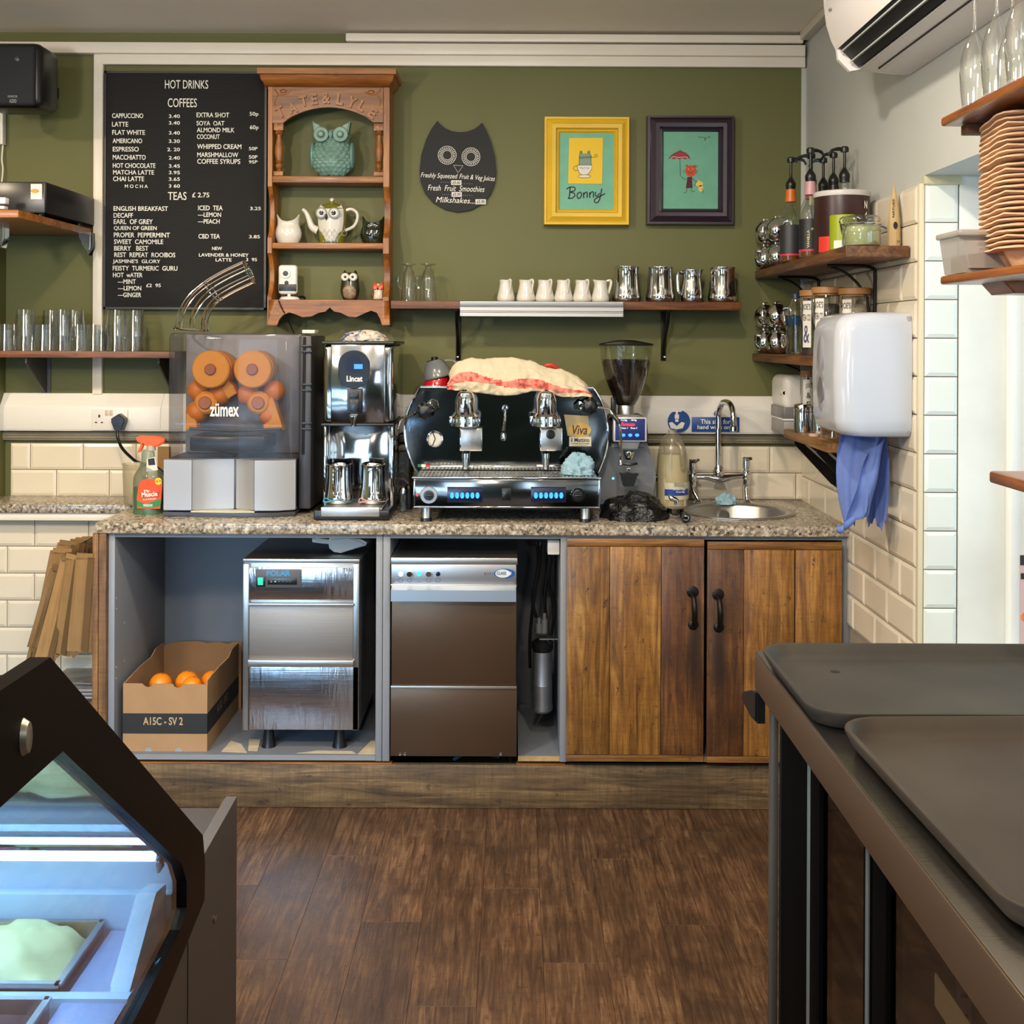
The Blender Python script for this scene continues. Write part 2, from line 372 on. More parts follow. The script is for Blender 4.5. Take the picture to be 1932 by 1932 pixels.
def vary(m, lo, hi):
    t = m.node_tree; b = t.nodes['Principled BSDF']; s = b.inputs['Base Color']; hv = t.nodes.new('ShaderNodeHueSaturation'); oi = t.nodes.new('ShaderNodeObjectInfo'); mr = t.nodes.new('ShaderNodeMapRange'); mr.inputs[3].default_value = lo; mr.inputs[4].default_value = hi
    t.links.new(oi.outputs['Random'], mr.inputs[0]); t.links.new(mr.outputs[0], hv.inputs['Value']); src = s.links[0].from_socket; t.links.new(src, hv.inputs['Color']); t.links.new(hv.outputs[0], s)
vary(M_KRAFT, .5, 1.3)
M_ORANGE = plain('orange_peel', 'e87f0c', 0.42, nz=0.08, nscale=12, bump=0.25)
M_TUMBLER = glass('clear_tumbler_glass', 'fcfdfc', 0.20)
M_CLEAR = glass('clear_glass', 'f4f8f6', 0.12)
M_SMOKE = glass('smoked_clear_plastic', 'dcdce0', 0.03, alpha=0.10, diff='77777c')
M_FROST = glass('frosted_plastic', 'e6e6e6', 0.10, alpha=0.55, rough=0.2, diff='bdb4ac')
M_PAPER = plain('white_paper', 'dedbd4', 0.7)
M_INK = plain('black_ink', '111111', 0.6)
M_WTEXT = plain('white_letters', 'eceae2', 0.5)
M_BLUECLOTH = plain('pale_blue_cloth', '8fb3c4', 0.85, nz=0.08, nscale=30)
M_BLUESIGN = plain('blue_sign', '123f86', 0.4)
M_TEAL = plain('celadon_glaze', '688a80', 0.36, nz=0.25, nscale=30, spec=.35)
def granite():
    q = NT('speckled_granite'); v = q.coords()
    a = q.noise(v, 95, 3, 0.7); b = q.noise(v, 45, 2, 0.6); vo = q.n('ShaderNodeTexVoronoi'); vo.inputs['Scale'].default_value = 110; q.l(v, vo.inputs['Vector'])
    c = q.ramp(a, [(0.36, '100e0c'), (0.45, '5a524a'), (0.53, 'a69a88'), (0.62, 'e6decf')])
    d = q.ramp(vo.outputs['Color'], [(0.25, '2b2724'), (0.5, '8a8072'), (0.8, 'd3cabb')])
    c = q.mix(0.5, c, d); c = q.mix(q.ramp(b, [(0.4, 0.0), (0.6, 0.35)]), c, lin('9a8a70')); q.l(c, q.b.inputs['Base Color'])
    q.b.inputs['Roughness'].default_value = 0.22; MATS['granite'] = q.m; return q.m
M_GRAN = granite()
# ---------------------------------------------------------------- room shell
CEIL = 2.593; XR = 1.065; XL = -3.3; YR = 3.0
def shell(name, boxes, mat, bev=0.0):
    m = MB()
    for b in boxes: m.box(*b, bev=bev)
    return m.build(name, mat, kind='structure')
wall_back = shell('wall_back', [(XL - .1, XR + .4, YB, YB + .12, 0, CEIL)], M_GREEN)
wall_right = shell('wall_right', [(XR, XR + .36, YR, YB, 0, CEIL), (XR, XR + .36, -3.3, YR, 1.91, CEIL), (XR, XR + .36, -3.3, YR, 0, 0.60), (XR, XR + .36, -3.3, 0.55, 0.60, 1.91)], M_WHITEWALL)
wall_left = shell('wall_left', [(XL - .12, XL, -3.3, YB, 0, CEIL)], M_GREEN)
wall_front = shell('wall_front', [(XL, -2.4, -3.42, -3.3, 0, CEIL), (-1.2, .6, -3.42, -3.3, 0, CEIL), (1.3, 1.5, -3.42, -3.3, 0, CEIL), (-2.4, -1.2, -3.42, -3.3, 0, .2), (-2.4, -1.2, -3.42, -3.3, 2.3, CEIL), (.6, 1.3, -3.42, -3.3, 0, 1.0), (.6, 1.3, -3.42, -3.3, 2.3, CEIL)], plain('dark_green_panelling', '2f4034', .6))
ceiling = shell('ceiling', [(XL - .1, XR + .36, -3.4, YB + .1, CEIL, CEIL + .1)], M_CEIL)
floor = shell('floor', [(XL - .1, XR + .36, -3.4, YB + .1, -.06, -.006)], plain('dark_subfloor', '1c120b', 0.8))
# floor planks, laid lengthways towards the counter
pw, pl = 0.152, 0.92; fm = {}; x = -2.05; ci = 0
def plank_mesh(w, L):
    b = bmesh.new(); g = .0003; c = .0003
    lo = [b.verts.new(p) for p in ((-w / 2 + g, g, -.006), (w / 2 - g, g, -.006), (w / 2 - g, L - g, -.006), (-w / 2 + g, L - g, -.006))]
    md = [b.verts.new((v.co.x, v.co.y, -c)) for v in lo]; tp = [b.verts.new((v.co.x * (1 - 2 * c / w), v.co.y + (c if v.co.y < L / 2 else -c), 0)) for v in lo]
    for U, V_ in ((lo, md), (md, tp)):
        for k in range(4): b.faces.new([U[k], U[(k + 1) % 4], V_[(k + 1) % 4], V_[k]])
    b.faces.new(tp); bmesh.ops.recalc_face_normals(b, faces=b.faces); me = bpy.data.meshes.new('plank'); b.to_mesh(me); b.free(); me.materials.append(M_FLOOR); return me
while x < XR - 0.01:
    w = min(pw, XR - x); y = 0.55 - (ci * 0.37) % pl
    while y < 3.7:
        L = min(pl, 3.78 - y)
        if L > .04:
            k = (round(w, 3), round(L, 3))
            if k not in fm: fm[k] = plank_mesh(w, L)
            o = bpy.data.objects.new('plank', fm[k]); COL.objects.link(o); o.parent = floor; o.location = Vector((x + w / 2, y, 0)) - wloc(floor)
        y += pl
    x += pw; ci += 1
# ---- tiles: one object each, sharing meshes
def tile_mesh(w, h, inset=0.011, t=0.008):
    b = bmesh.new(); g = .0014
    o = [(g, g), (w - g, g), (w - g, h - g), (g, h - g)]; i_ = [(inset, inset), (w - inset, inset), (w - inset, h - inset), (inset, h - inset)]
    A = [b.verts.new((a, 0, c)) for a, c in o]; B = [b.verts.new((a, -t * .55, c)) for a, c in o]; C = [b.verts.new((a, -t, c)) for a, c in i_]
    for U, V_ in ((A, B), (B, C)):
        for k in range(4): b.faces.new([U[k], U[(k + 1) % 4], V_[(k + 1) % 4], V_[k]])
    b.faces.new(C); bmesh.ops.recalc_face_normals(b, faces=b.faces)
    me = bpy.data.meshes.new('tile'); b.to_mesh(me); b.free(); return me
TM = {}
def tiles(parent, origin, rotz, length, zs, tw, phase, mat, flat=False, u0=0.0):
    """courses between consecutive zs; run length along u from origin; phase(row) gives first joint"""
    for r in range(len(zs) - 1):
        z0, z1 = zs[r], zs[r + 1]; js = [u0]; j = phase[r % len(phase)]
        while j < length - .012:
            if j > u0 + .012: js.append(j)
            j += tw
        js.append(length)
        for a, b in zip(js, js[1:]):
            k = (round(b - a, 3), round(z1 - z0, 3), mat.name)
            if k not in TM: TM[k] = tile_mesh(b - a, z1 - z0); TM[k].materials.append(mat)
            o = bpy.data.objects.new('tile', TM[k]); COL.objects.link(o); o.parent = parent
            o.location = Vector((origin[0] + math.cos(rotz) * a, origin[1] + math.sin(rotz) * a, z0)) - wloc(parent); o.rotation_euler = (0, 0, rotz)
def grout(parent, x0, x1, y0, y1, z0, z1): MB().box(x0, x1, y0, y1, z0, z1).build('grout', M_GROUT, parent)
grout(wall_back, -1.83, XR, YB - .004, YB, .86, 1.094)
tiles(wall_back, (-1.83, YB - .003, 0), 0, 2.894, [.9005, .9970, 1.0935], .1925, [.168, .0725], M_TILE)
wall_box = shell('wall_boxing', [(-2.6, -1.325, 4.036, YB - .001, 0, .872)], M_GROUT)
tiles(wall_box, (-2.6, 4.036, 0), 0, 1.275, [.084 + .0947 * i for i in range(9)], .189, [.075, .17], M_TILE)
zr = [.585 + .1003 * i for i in range(14)]
grout(wall_right, XR - .003, XR, YR, YB, .3, 1.887)
tiles(wall_right, (XR - .003, YB, 0), math.radians(-90), YB - YR - .012, zr, .2135, [.0055 + .2135, .1125], M_TILE, u0=.004)
# reveal of the window recess: tiled strip facing the camera, then painted plaster
MB().box(XR + .002, XR + .092, YR - .006, YR, .3, 1.887).build('reveal_grout', M_GROUT, wall_right)
tiles(wall_right, (XR + .004, YR - .006, 0), 0, .087, zr, .5, [.5], M_TILEW)
MB().box(XR - .009, XR + .004, YR - .009, YR + .006, .3, 1.89, bev=.002).build('corner_bead', plain('cream_edge_bead', 'd8ccae', 0.4), wall_right)
MB().box(XR, XR + .097, YR - .018, YR, 1.887, 1.912, bev=.002).build('lintel_lip', plain('yellowed_plaster', 'bdb694', 0.7, nz=.1, nscale=20), wall_right)
mb = MB(); mb.box(XR + .094, XR + .36, YR - .012, YR, .3, 1.91, bev=.001); mb.build('plaster_reveal', plain('scuffed_white_plaster', 'dfe3e0', 0.7, nz=.07, nscale=5), wall_right)
win = shell('window_1', [(XR + .215, XR + .25, YR - .05, YR - .013, .62, 1.9), (XR + .25, XR + .27, YR - .075, YR - .013, .62, 1.9), (XR + .215, XR + .27, .56, YR - .05, .60, .66), (XR + .215, XR + .27, .56, YR - .05, 1.86, 1.9), (XR + .215, XR + .27, .56, .62, .62, 1.9)], plain('window_frame_paint', 'eef3f3', 0.4), bev=.003)
MB().box(XR + .243, XR + .247, .6, YR - .06, .64, 1.88).build('pane', M_CLEAR, win)
# ---- trims along the top of the back wall and the upright batten
def trim(i, rect, Y, dep, mat=M_TRIM, bev=.003):
    return MB().pbox(*rect, Y, dep, bev).build('trim_%d' % i, mat, kind='structure')
trim(1, (-130, 81, 1520, 102), 4.155, .045)
trim(2, (190, 102, 1520, 124), 4.175, .025)
trim(3, (652, 64, 1516, 79), 4.150, .05)
trim(4, (175, 102, 193, 744), 4.178, .022)
trim(5, (1511, 128, 1521, 752), 4.192, .008, M_WHITEWALL, .001)
mb = MB(); mb.box(XR - .035, XR, 1.4, YB - .05, CEIL - .03, CEIL, bev=.004); mb.build('trim_6', M_TRIM, kind='structure')
# left pilaster strip
MB().box(-2.6, PX(11, YB), 4.10, YB, .9, 1.80).build('wall_pilaster', M_GREEN, kind='structure')
# ---- dado trunking (two runs) and the grey aluminium strip under it
def trunk(name, x0, x1, label):
    a, b = PX(x0, YB), PX(x1, YB)
    root = empty(name, ((a + b) / 2, YB - .02, 1.16), label, 'cable trunking', 'dado trunking on the back wall')
    z0, z1, z2 = 1.142, 1.232, 1.276
    MB().prism([(YB - .045, z0), (YB - .045, z1), (YB - .012, z2), (YB - .001, z2), (YB - .001, z0)], a, b, axis='x', bev=.002).build('body', M_WHITE, root)
    MB().box(a + .003, b - .003, YB - .048, YB - .045, z0 + .004, z1 - .004, bev=.001).build('cover', M_WHITE, root)
    return root
TR1 = trunk('cable_trunking', 4, 312, 'white dado trunking run behind the spray bottle and juicer')
for a, b in ((215, 243), (243, 312)):
    pass
TR2 = trunk('cable_trunking', 312, 1512, 'white dado trunking run behind the boiler, coffee machine and tap')
mb = MB(); mb.box(PX(5, YB), XR - .01, YB - .02, YB, 1.105, 1.139, bev=.002)
for z in (1.114, 1.124): mb.box(PX(5, YB), XR - .01, YB - .024, YB - .02, z, z + .004)
mb.build('trim_7', plain('dull_grey_edge_strip', '8b8370', 0.5, metal=.2, nz=.15, nscale=12), kind='structure')
# double socket in the trunking with plug
sk = empty('wall_socket', (PX(200, YB), YB - .048, 1.19), 'white double wall socket set in the trunking', 'socket')
MB().pbox(172, 772, 241, 812, YB - .052, .004, .002).build('face_plate', M_WHITE, sk)
mb = MB()
for px, py, w, h in ((187, 785, 3, 5), (181, 797, 4, 2), (192, 797, 4, 2)): mb.pbox(px - w / 2, py - h / 2, px + w / 2, py + h / 2, YB - .0535, .002)
mb.build('pin_holes', M_BLACKM, sk)
mb = MB()
for px in (201, 209): mb.pbox(px - 3, 774, px + 3, 784, YB - .0545, .003, .001)
mb.build('rocker_switch', plain('switch_pinkish', 'cbb9a8', 0.4), sk)
plug = empty('power_plug', (PX(222, YB), YB - .07, 1.16), 'black plug with cable hanging from the white double socket', 'plug')
MB().pprism([(209, 797), (209, 790), (223, 781), (235, 790), (235, 797), (229, 812), (215, 812)], YB - .088, .033, .004).build('plug_body', M_BLACK, plug)
pts = [(*[P(221, 810, 4.12)[0]], 4.125, P(221, 810, 4.12)[1]), (P(222, 825, 4.12)[0], 4.12, P(222, 825, 4.12)[1]), (P(230, 845, 4.1)[0], 4.1, P(230, 845, 4.1)[1]), (P(246, 862, 4.07)[0], 4.07, P(246, 862, 4.07)[1]), (P(262, 873, 4.05)[0], 4.05, P(262, 873, 4.05)[1]), (P(300, 885, 4.03)[0], 4.03, P(300, 885, 4.03)[1]), (P(330, 900, 4.03)[0], 4.03, .95)]
MB().tube(bez(pts), .0055).build('cable', M_BLACK, plug)
# granite ledge on the left with white front trim
led = empty('granite_ledge', (-1.9, 4.08, .87), 'narrow speckled granite ledge along the tiled wall at far left', 'ledge')
MB().box(-2.6, -1.315, 3.965, YB - .001, .873, .903, bev=.004).build('slab', M_GRAN, led)
MB().box(-2.6, -1.315, 3.975, 4.03, .846, .8725, bev=.002).build('front_trim', M_TRIM, led)
# ---- signs on the trunking
yS = YB - .05
sg = empty('round_sign', (*[PX(1277, YB)], yS, 1.18), 'round blue hand wash sign with a white tap symbol', 'sign')
c = P(1277, 793, YB); MB().cyl((c[0], yS, c[1]), .0405, -.002 if False else .002, 'y', 32).build('disc', M_BLUESIGN, sg).location.y -= .002
mb = MB(); ys = yS - .0025
for pts in ([(1273, 790), (1281, 790), (1281, 782), (1273, 782)], [(1275, 782), (1279, 782), (1279, 777), (1275, 777)], [(1268, 777), (1286, 777), (1286, 774), (1268, 774)], [(1274, 796), (1280, 796), (1280, 791), (1274, 791)],
            [(1262, 798), (1268, 796), (1275, 802), (1277, 804), (1279, 802), (1286, 796), (1292, 798), (1288, 808), (1277, 810), (1266, 808)]): mb.pprism([(a, b) for a, b in pts], ys, .001)
mb.build('tap_symbol', M_WTEXT, sg)
sg = empty('hand_wash_sign', (PX(1349, YB), yS, 1.17), 'rectangular blue hand wash sign behind the tap', 'sign')
MB().pbox(1305, 787, 1395, 815, yS - .002, .002, .001).build('plate', M_BLUESIGN, sg)
MB().text('This sink for', 1322, 791, 1378, 800, ys, .0006, bold=.01).text('hand wash only', 1316, 802, 1385, 812, ys, .0006, bold=.01).build('lettering', M_WTEXT, sg)
sg = empty('round_sticker', (PX(1349, YB), yS, 1.22), 'small round blue sticker partly hidden behind the tap spout', 'sticker')
c = P(1349, 779, YB); MB().cyl((c[0], yS - .0015, c[1]), .0125, .0015, 'y', 24).build('disc', M_BLUESIGN, sg)
MB().stroke([(1344, 781), (1347, 776), (1350, 780), (1353, 775)], .002, yS - .0018).build('symbol', M_WTEXT, sg)
# ---- air conditioner on the right wall
ac = empty('air_conditioner', (XR, 2.65, 2.19), 'white split air conditioner high on the right wall', 'air conditioner')
def acp(pts): return pts
body = [(1.063, 2.50), (.875, 2.50), (.845, 2.475), (.833, 2.43), (.833, 2.385), (.840, 2.33), (.853, 2.288), (.866, 2.262), (.905, 2.30), (.955, 2.262), (.925, 2.207), (1.063, 2.195)]
MB().prism([(a, b) for a, b in body], 2.12, 3.085, axis='y', bev=0).build('body', plain('aircon_white', 'e4dfdc', 0.3), ac, smooth=.5)
MB().prism([(.866, 2.262), (.905, 2.30), (.955, 2.262), (.925, 2.207), (.9, 2.203), (.869, 2.235)], 3.085, 3.10, axis='y').prism([(1.063, 2.50), (.875, 2.50), (.845, 2.475), (.833, 2.43), (.833, 2.385), (.840, 2.33), (.853, 2.288), (.866, 2.262), (.885, 2.228), (.925, 2.207), (1.063, 2.195)], 3.086, 3.10, axis='y', bev=.003).build('end_cap', MATS['aircon_white'], ac, smooth=.5)
MB().prism([(.870, 2.264), (.905, 2.296), (.950, 2.262), (.922, 2.212)], 2.14, 3.08, axis='y').build('outlet_recess', M_BLACKM, ac)
M_VANE = plain('louvre_grey', 'a9b0ae', 0.35)
for (x1, z1, x2, z2) in ((.872, 2.250, .902, 2.262), (.896, 2.222, .926, 2.236)):
    MB().prism([(x1, z1), (x2, z2), (x2, z2 + .003), (x1, z1 + .004)], 2.15, 3.075, axis='y').build('louvre', M_VANE, ac)
for yy in (2.35, 2.6, 2.85):
    MB().prism([(.885, 2.25), (.91, 2.27), (.925, 2.25), (.915, 2.225)], yy, yy + .004, axis='y').build('vane_bracket', M_VANE, ac)
MB().box(.932, 1.055, 2.15, 3.06, 2.2002, 2.2006).box(.97, .972, 2.2, 3.05, 2.1985, 2.2002).build('filter_seam', plain('seam_shadow_grey', '8c8884', 0.6), ac) if False else MB().box(.965, .968, 2.15, 3.05, 2.2005, 2.204).build('panel_seam', M_BLACKM, ac)
MB().prism([(.8335, 2.352), (.8335, 2.358), (.831, 2.358), (.831, 2.352)], 3.03, 3.045, axis='y').build('indicator', plain('indicator_grey', '8c8c8c', .5), ac)
# ---------------------------------------------------------------- worktop with the round sink cut into it
XW0, XW1 = PX(179, YF, 1000), XR - .004
SC = (P(1392, 963, 3.9)[0], 3.90); SR = .192
wt = empty('worktop', ((XW0 + XW1) / 2, 3.9, .866), 'long speckled granite worktop running under the juicer, coffee machine and tap', 'worktop')
mb = MB(); z0, z1 = .866, ZT; xa, xb = SC[0] - .215, SC[0] + .215; ya, yb = YF, YB - .016
mb.box(XW0, xa, ya, yb, z0, z1, bev=.003)
mb.box(xb, XW1, ya, yb, z0, z1, bev=.003)
N = 48; cir = [(SC[0] + (SR - .012) * math.cos(2 * PI * i / N), SC[1] + (SR - .012) * math.sin(2 * PI * i / N)) for i in range(N)]
sq = []
for i in range(N):
    c, s_ = math.cos(2 * PI * i / N), math.sin(2 * PI * i / N); tx = ((xb - SC[0]) if c > 0 else (xa - SC[0])) / c if abs(c) > 1e-6 else 1e9; ty = ((yb - SC[1]) if s_ > 0 else (ya - SC[1])) / s_ if abs(s_) > 1e-6 else 1e9
    t = min(tx, ty); sq.append((SC[0] + c * t, SC[1] + s_ * t))
for zz in (z1, z0):
    A = [mb.V((a, b, zz)) for a, b in cir]; B = [mb.V((a, b, zz)) for a, b in sq]
    for i in range(N): mb._f([A[i], A[(i + 1) % N], B[(i + 1) % N], B[i]])
mb.poly([(xa, ya, z1), (xa, ya, z0), (xb, ya, z0), (xb, ya, z1)]); mb.poly([(xa, ya, z1), (xb, ya, z1), (xb, ya + .02, z1), (xa, ya + .02, z1)]) if False else None
for cx_, cy_ in ((xa, ya), (xb, ya), (xa, yb), (xb, yb)):      # corner triangles of the square
    qs = sorted(sq, key=lambda p: (p[0] - cx_) ** 2 + (p[1] - cy_) ** 2)[:2]
    if min((p[0] - cx_) ** 2 + (p[1] - cy_) ** 2 for p in qs) > 1e-8: mb.poly([(cx_, cy_, z1), (*qs[0], z1), (*qs[1], z1)])
mb.build('slab', M_GRAN, wt, normals=False)
# sink: round inset steel bowl
sk = empty('round_sink', (SC[0], SC[1], ZT), 'round inset stainless steel sink bowl below the chrome tap', 'sink')
MB().lathe([(SR, .001), (SR, .004), (SR - .006, .006), (SR - .03, .003), (SR - .036, -.004), (SR - .042, -.10), (SR - .07, -.135), (.03, -.145), (.028, -.15), (.001, -.15)], (SC[0], SC[1], ZT), 56, cap=False).build('bowl', M_BRUSH, sk, smooth=1.2)
oc = Vector((SC[0] - .02, SC[1] + SR - .043, ZT - .035))
MB().lathe([(.011, -.004), (.011, -.008), (.019, -.008), (.019, -.001), (.011, -.001)], oc, 20, 'y').build('overflow_ring', M_CHROME, sk)
MB().cyl(oc + Vector((0, -.002, 0)), .011, .001, 'y').build('overflow_hole', M_BLACKM, sk)
# ---------------------------------------------------------------- cabinet carcass
cb = empty('base_cabinet', (-.1, 3.9, .147), 'long grey base cabinet with two open bays and plank doors under the granite worktop', 'cabinet')
YC = 3.62; zc0, zc1 = .150, .8655; YBK = 4.03
def xs(px, py=1220, Y=YC): return PX(px, Y, py)
def side(a, b, mat=M_GREYP, z0=zc0, z1=zc1, name='side_panel', yb=4.15): return MB().box(xs(a), xs(b), YC, yb, z0, z1, bev=.001).build(name, mat, cb)
side(204, 216); side(709, 721); side(722, 735.5); side(1057, 1069); side(1588, 1604)
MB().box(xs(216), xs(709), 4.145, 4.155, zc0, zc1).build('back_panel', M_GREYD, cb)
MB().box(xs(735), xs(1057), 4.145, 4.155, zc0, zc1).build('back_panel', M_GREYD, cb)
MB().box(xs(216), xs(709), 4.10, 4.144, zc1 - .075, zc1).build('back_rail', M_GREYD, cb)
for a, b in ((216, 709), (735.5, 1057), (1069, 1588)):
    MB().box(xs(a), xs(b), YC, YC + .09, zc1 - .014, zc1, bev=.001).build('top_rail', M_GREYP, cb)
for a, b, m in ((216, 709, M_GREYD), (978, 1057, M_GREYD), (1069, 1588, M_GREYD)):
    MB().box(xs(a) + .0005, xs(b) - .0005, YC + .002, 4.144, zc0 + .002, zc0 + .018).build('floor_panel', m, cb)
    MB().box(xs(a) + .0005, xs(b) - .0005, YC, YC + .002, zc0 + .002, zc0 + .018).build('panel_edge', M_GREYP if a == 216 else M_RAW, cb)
# peeled laminate scraps on the bay floor
mb = MB()
for q in ([(418, 1418), (436, 1398), (455, 1404), (466, 1420)], [(468, 1416), (470, 1395), (492, 1396), (486, 1417)], [(675, 1423), (700, 1398), (708, 1398), (708, 1423)], [(560, 1421), (672, 1422), (664, 1417), (600, 1416)]):
    vs = []
    for a, b in q:
        u_, w_ = un(a, b); Y_ = (H - (zc0 + .0185)) * F / (w_ - CY); vs.append(((u_ - CX) * Y_ / F, max(Y_, YC + .003)))
    mb.prism(vs, zc0 + .018, zc0 + .0188 + .0006 * (q[0][0] % 7) / 3, axis='z')
mb.build('chipped_laminate', plain('bare_pale_board', 'b5a68c', .85, nz=.15, nscale=25), cb)
mb = MB()
for px, pys in ((222, (1132, 1152, 1262, 1283)), (237, (1178, 1250, 1330))):
    for py in pys:
        Yq = -xs(216) * F / (CX - px); z = H - (py - CY) * Yq / F
        mb.cyl((xs(216) , Yq, z), .0028, .0008, 'x', 8)
mb.build('shelf_pin_holes', plain('hole_pale', 'c6c8cc', .5), cb)
# grey bracket hanging in the second bay
MB().pbox(1033, 1019, 1056, 1047, YC + .03, .05, .004).build('hanging_bracket', M_WHITE, cb)
DS = []
for hx_, hy_ in ((1307, 1117), (1355, 1122)):
    h0 = P(hx_ + 2, hy_ + 120, 3.588); DS.append((h0[0] + .1, h0[1] - .147, .035, .22))
M_DOORD = wood('aged_pine_dark_plank', '301a0b', '643d1c', '8a5c2c', 2, 1.9, 0.45, knots=1.0, coat=0.15, cross=0.15, blotch=.6, stain=DS)
def door(x0, x1, y0, y1, cuts, hx, hy):
    Yd = 3.588; th = .03
    a, b, c, d = R(x0, y0, x1, y1, Yd)
    dr = MB().box(a + .004, b - .004, Yd + .012, Yd + th, c + .004, d - .004).build('door', M_DOOR, cb)
    rt = R(x0, y0, x1, y0 + 14.5, Yd); rb = R(x0, y1 - 12.5, x1, y1, Yd)
    MB().box(a, b, Yd, Yd + .012, rt[2] + .0008, d, bev=.0015).build('door_rail', M_DOORH, dr)
    MB().box(a, b, Yd, Yd + .012, c, rb[3] - .0008, bev=.0015).build('door_rail', M_DOORH, dr)
    es = [x0] + cuts + [x1]
    for i, (e0, e1) in enumerate(zip(es, es[1:])):
        g = .0030 if (x0 > 1300 and i == 1) else .0007
        p = R(e0, y0, e1, y1, Yd)
        MB().box(p[0] + (.0007 if i else 0), p[1] - (g if i < len(cuts) else 0), Yd, Yd + .012, rb[3] + .0005, rt[2] - .0005, bev=.0016).build('plank', M_DOORD if (x0 < 1300) == (i == 2) and (i == 2 or i == 0) else M_DOOR, dr)
    # pull handle
    mb = MB(); hc = P(hx, hy, Yd)
    mb.lathe([(.0, -.0045), (.012, -.004), (.0185, -.001), (.019, 0)], (hc[0], Yd, hc[1]), 18, 'y')
    h2 = P(hx + 1, hy + 62, Yd); mb.lathe([(.0, -.006), (.009, -.005), (.016, -.001), (.0165, 0)], (h2[0], Yd, h2[1]), 18, 'y')
    pts = bez([(hc[0], Yd - .004, hc[1] - .006), (hc[0], Yd - .022, hc[1] - .018), (hc[0] + .001, Yd - .034, (hc[1] + h2[1]) / 2), (h2[0], Yd - .024, h2[1] + .018), (h2[0], Yd - .004, h2[1] + .002)], 5)
    n = len(pts); mb.tube(pts, [.0062 + .0028 * math.sin(PI * i / (n - 1)) for i in range(n)], 10)
    mb.build('handle', M_IRON, dr, label='blackened iron pull handle')
    return dr
M_DOORH = wood('aged_pine_rail', '3d230c', '7a5020', '9f7434', 0, 1.9, 0.42, knots=0.6, coat=0.2)
door(1069, 1328, 1017, 1437, [1150, 1247], 1307, 1117)
door(1334, 1588, 1023, 1440, [1403, 1500], 1355, 1122)
# wooden end panel made of two upright boards
ep = empty('end_panel', (xs(190), 3.8, .0), 'rough wooden end panel closing the left end of the base cabinet', 'panel')
M_END = wood('weathered_end_board', '2e1c0f', '7a5430', 'a4804e', 2, 1.3, 0.6, knots=0.8, cross=0.3)
MB().box(xs(177), xs(188), 3.604, 4.02, .0, .8655, bev=.002).build('board', M_END, ep)
MB().box(xs(189), xs(203), 3.604, 4.02, .0, .8655, bev=.002).build('board', M_END, ep)
# plinth
pt = empty('plinth_board', (-.1, 3.63, 0), 'long worn grey-brown plinth board standing on the floor under the cabinet', 'plinth')
MB().box(xs(204), XR - .012, YC + .005, YC + .027, .001, .138, bev=.002).build('board', M_PLINTH, pt)
MB().box(xs(204), xs(740), YC + .004, YC + .03, .138, .1425, bev=.001).build('top_batten', M_PINE, pt)
MB().box(xs(975), xs(1068), YC + .004, YC + .03, .138, .1425, bev=.001).build('top_batten', M_PINE, pt)
# ---------------------------------------------------------------- ice machine
yi = 3.66
im = empty('ice_machine', (PX(567, yi), 3.85, zc0 + .018), 'stainless steel ice machine standing in the left open bay', 'ice machine')
a, b, c, d = R(458, 1062, 677, 1378, yi)
MB().box(a, b, yi + .012, 4.05, c, d, bev=.002).build('body', M_BRUSHV, im)
MB().box(a - .001, b + .001, yi, 4.05, d, d + .012, bev=.002).build('top_panel', M_BRUSH, im)
for q in ((458, 469), (666, 677)): MB().pbox(q[0], 1064, q[1], 1378, yi, .013, .001).build('front_frame', M_BRUSHV, im)
M_PAN = steel('rippled_steel_front', 'c6c9d0', 0.2, axis=0, bs=.4, ripple=.5)
MB().pbox(470, 1071, 666, 1132, yi + .001, .012, .001).build('control_fascia', M_PAN, im)
MB().pbox(470, 1138, 666, 1246, yi + .002, .01, .001).build('hatch', steel('matt_grey_steel', '9a928b', .55, axis=0, bs=.2), im)
MB().pbox(468, 1139, 667, 1144, yi - .012, .016, .002).build('hatch_lip', M_BRUSH, im)
MB().pbox(470, 1258, 676, 1377, yi + .0, .012, .001).build('lower_panel', M_PAN, im)
MB().pbox(467, 1246, 667, 1259, yi - .010, .014, .003).build('lower_lip', M_BRUSH, im)
cp = MB().pbox(482, 1074, 569, 1109, yi - .001, .003, .002).build('control_panel', plain('control_grey', '4a4c50', .45), im)
MB().text('POLAR', 503, 1076, 548, 1087, yi - .001, .0005, bold=.03).build('lettering', plain('logo_blue', '3a8fc4', .4), cp)
MB().text('T316', 647, 1072, 665, 1078, yi, .0005, bold=.02).build('lettering', M_INK, im)
MB().pbox(483, 1088, 500, 1107, yi - .004, .003, .001).build('switch_frame', M_BLACK, cp)
MB().pbox(486, 1090, 496, 1104, yi - .006, .003, .001).build('rocker_switch', emit('green_switch', '1fb08a', 1.2), cp, label='green lit rocker switch')
MB().pbox(505, 1091, 560, 1103, yi - .0025, .0015, .0007).build('indicator_strip', M_BLACK, cp)
for i, px in enumerate((512, 519.5, 527, 534, 541, 547)):
    q = P(px, 1097, yi); MB().cyl((q[0], yi - .0035, q[1]), .0016 if i else .003, .001, 'y', 10).build('indicator', emit('green_led', '9fe88a', 2) if i == 1 else plain('led_off', '77787c', .3), cp)
for px in (506, 640):
    for yy in (3.70, 3.99):
        MB().lathe([(.024, 0), (.019, .02), (.014, .06), (.016, c - zc0 - .019)], (PX(px, 3.69, 1390), yy, zc0 + .018), 18).build('foot', M_BLACK, im)
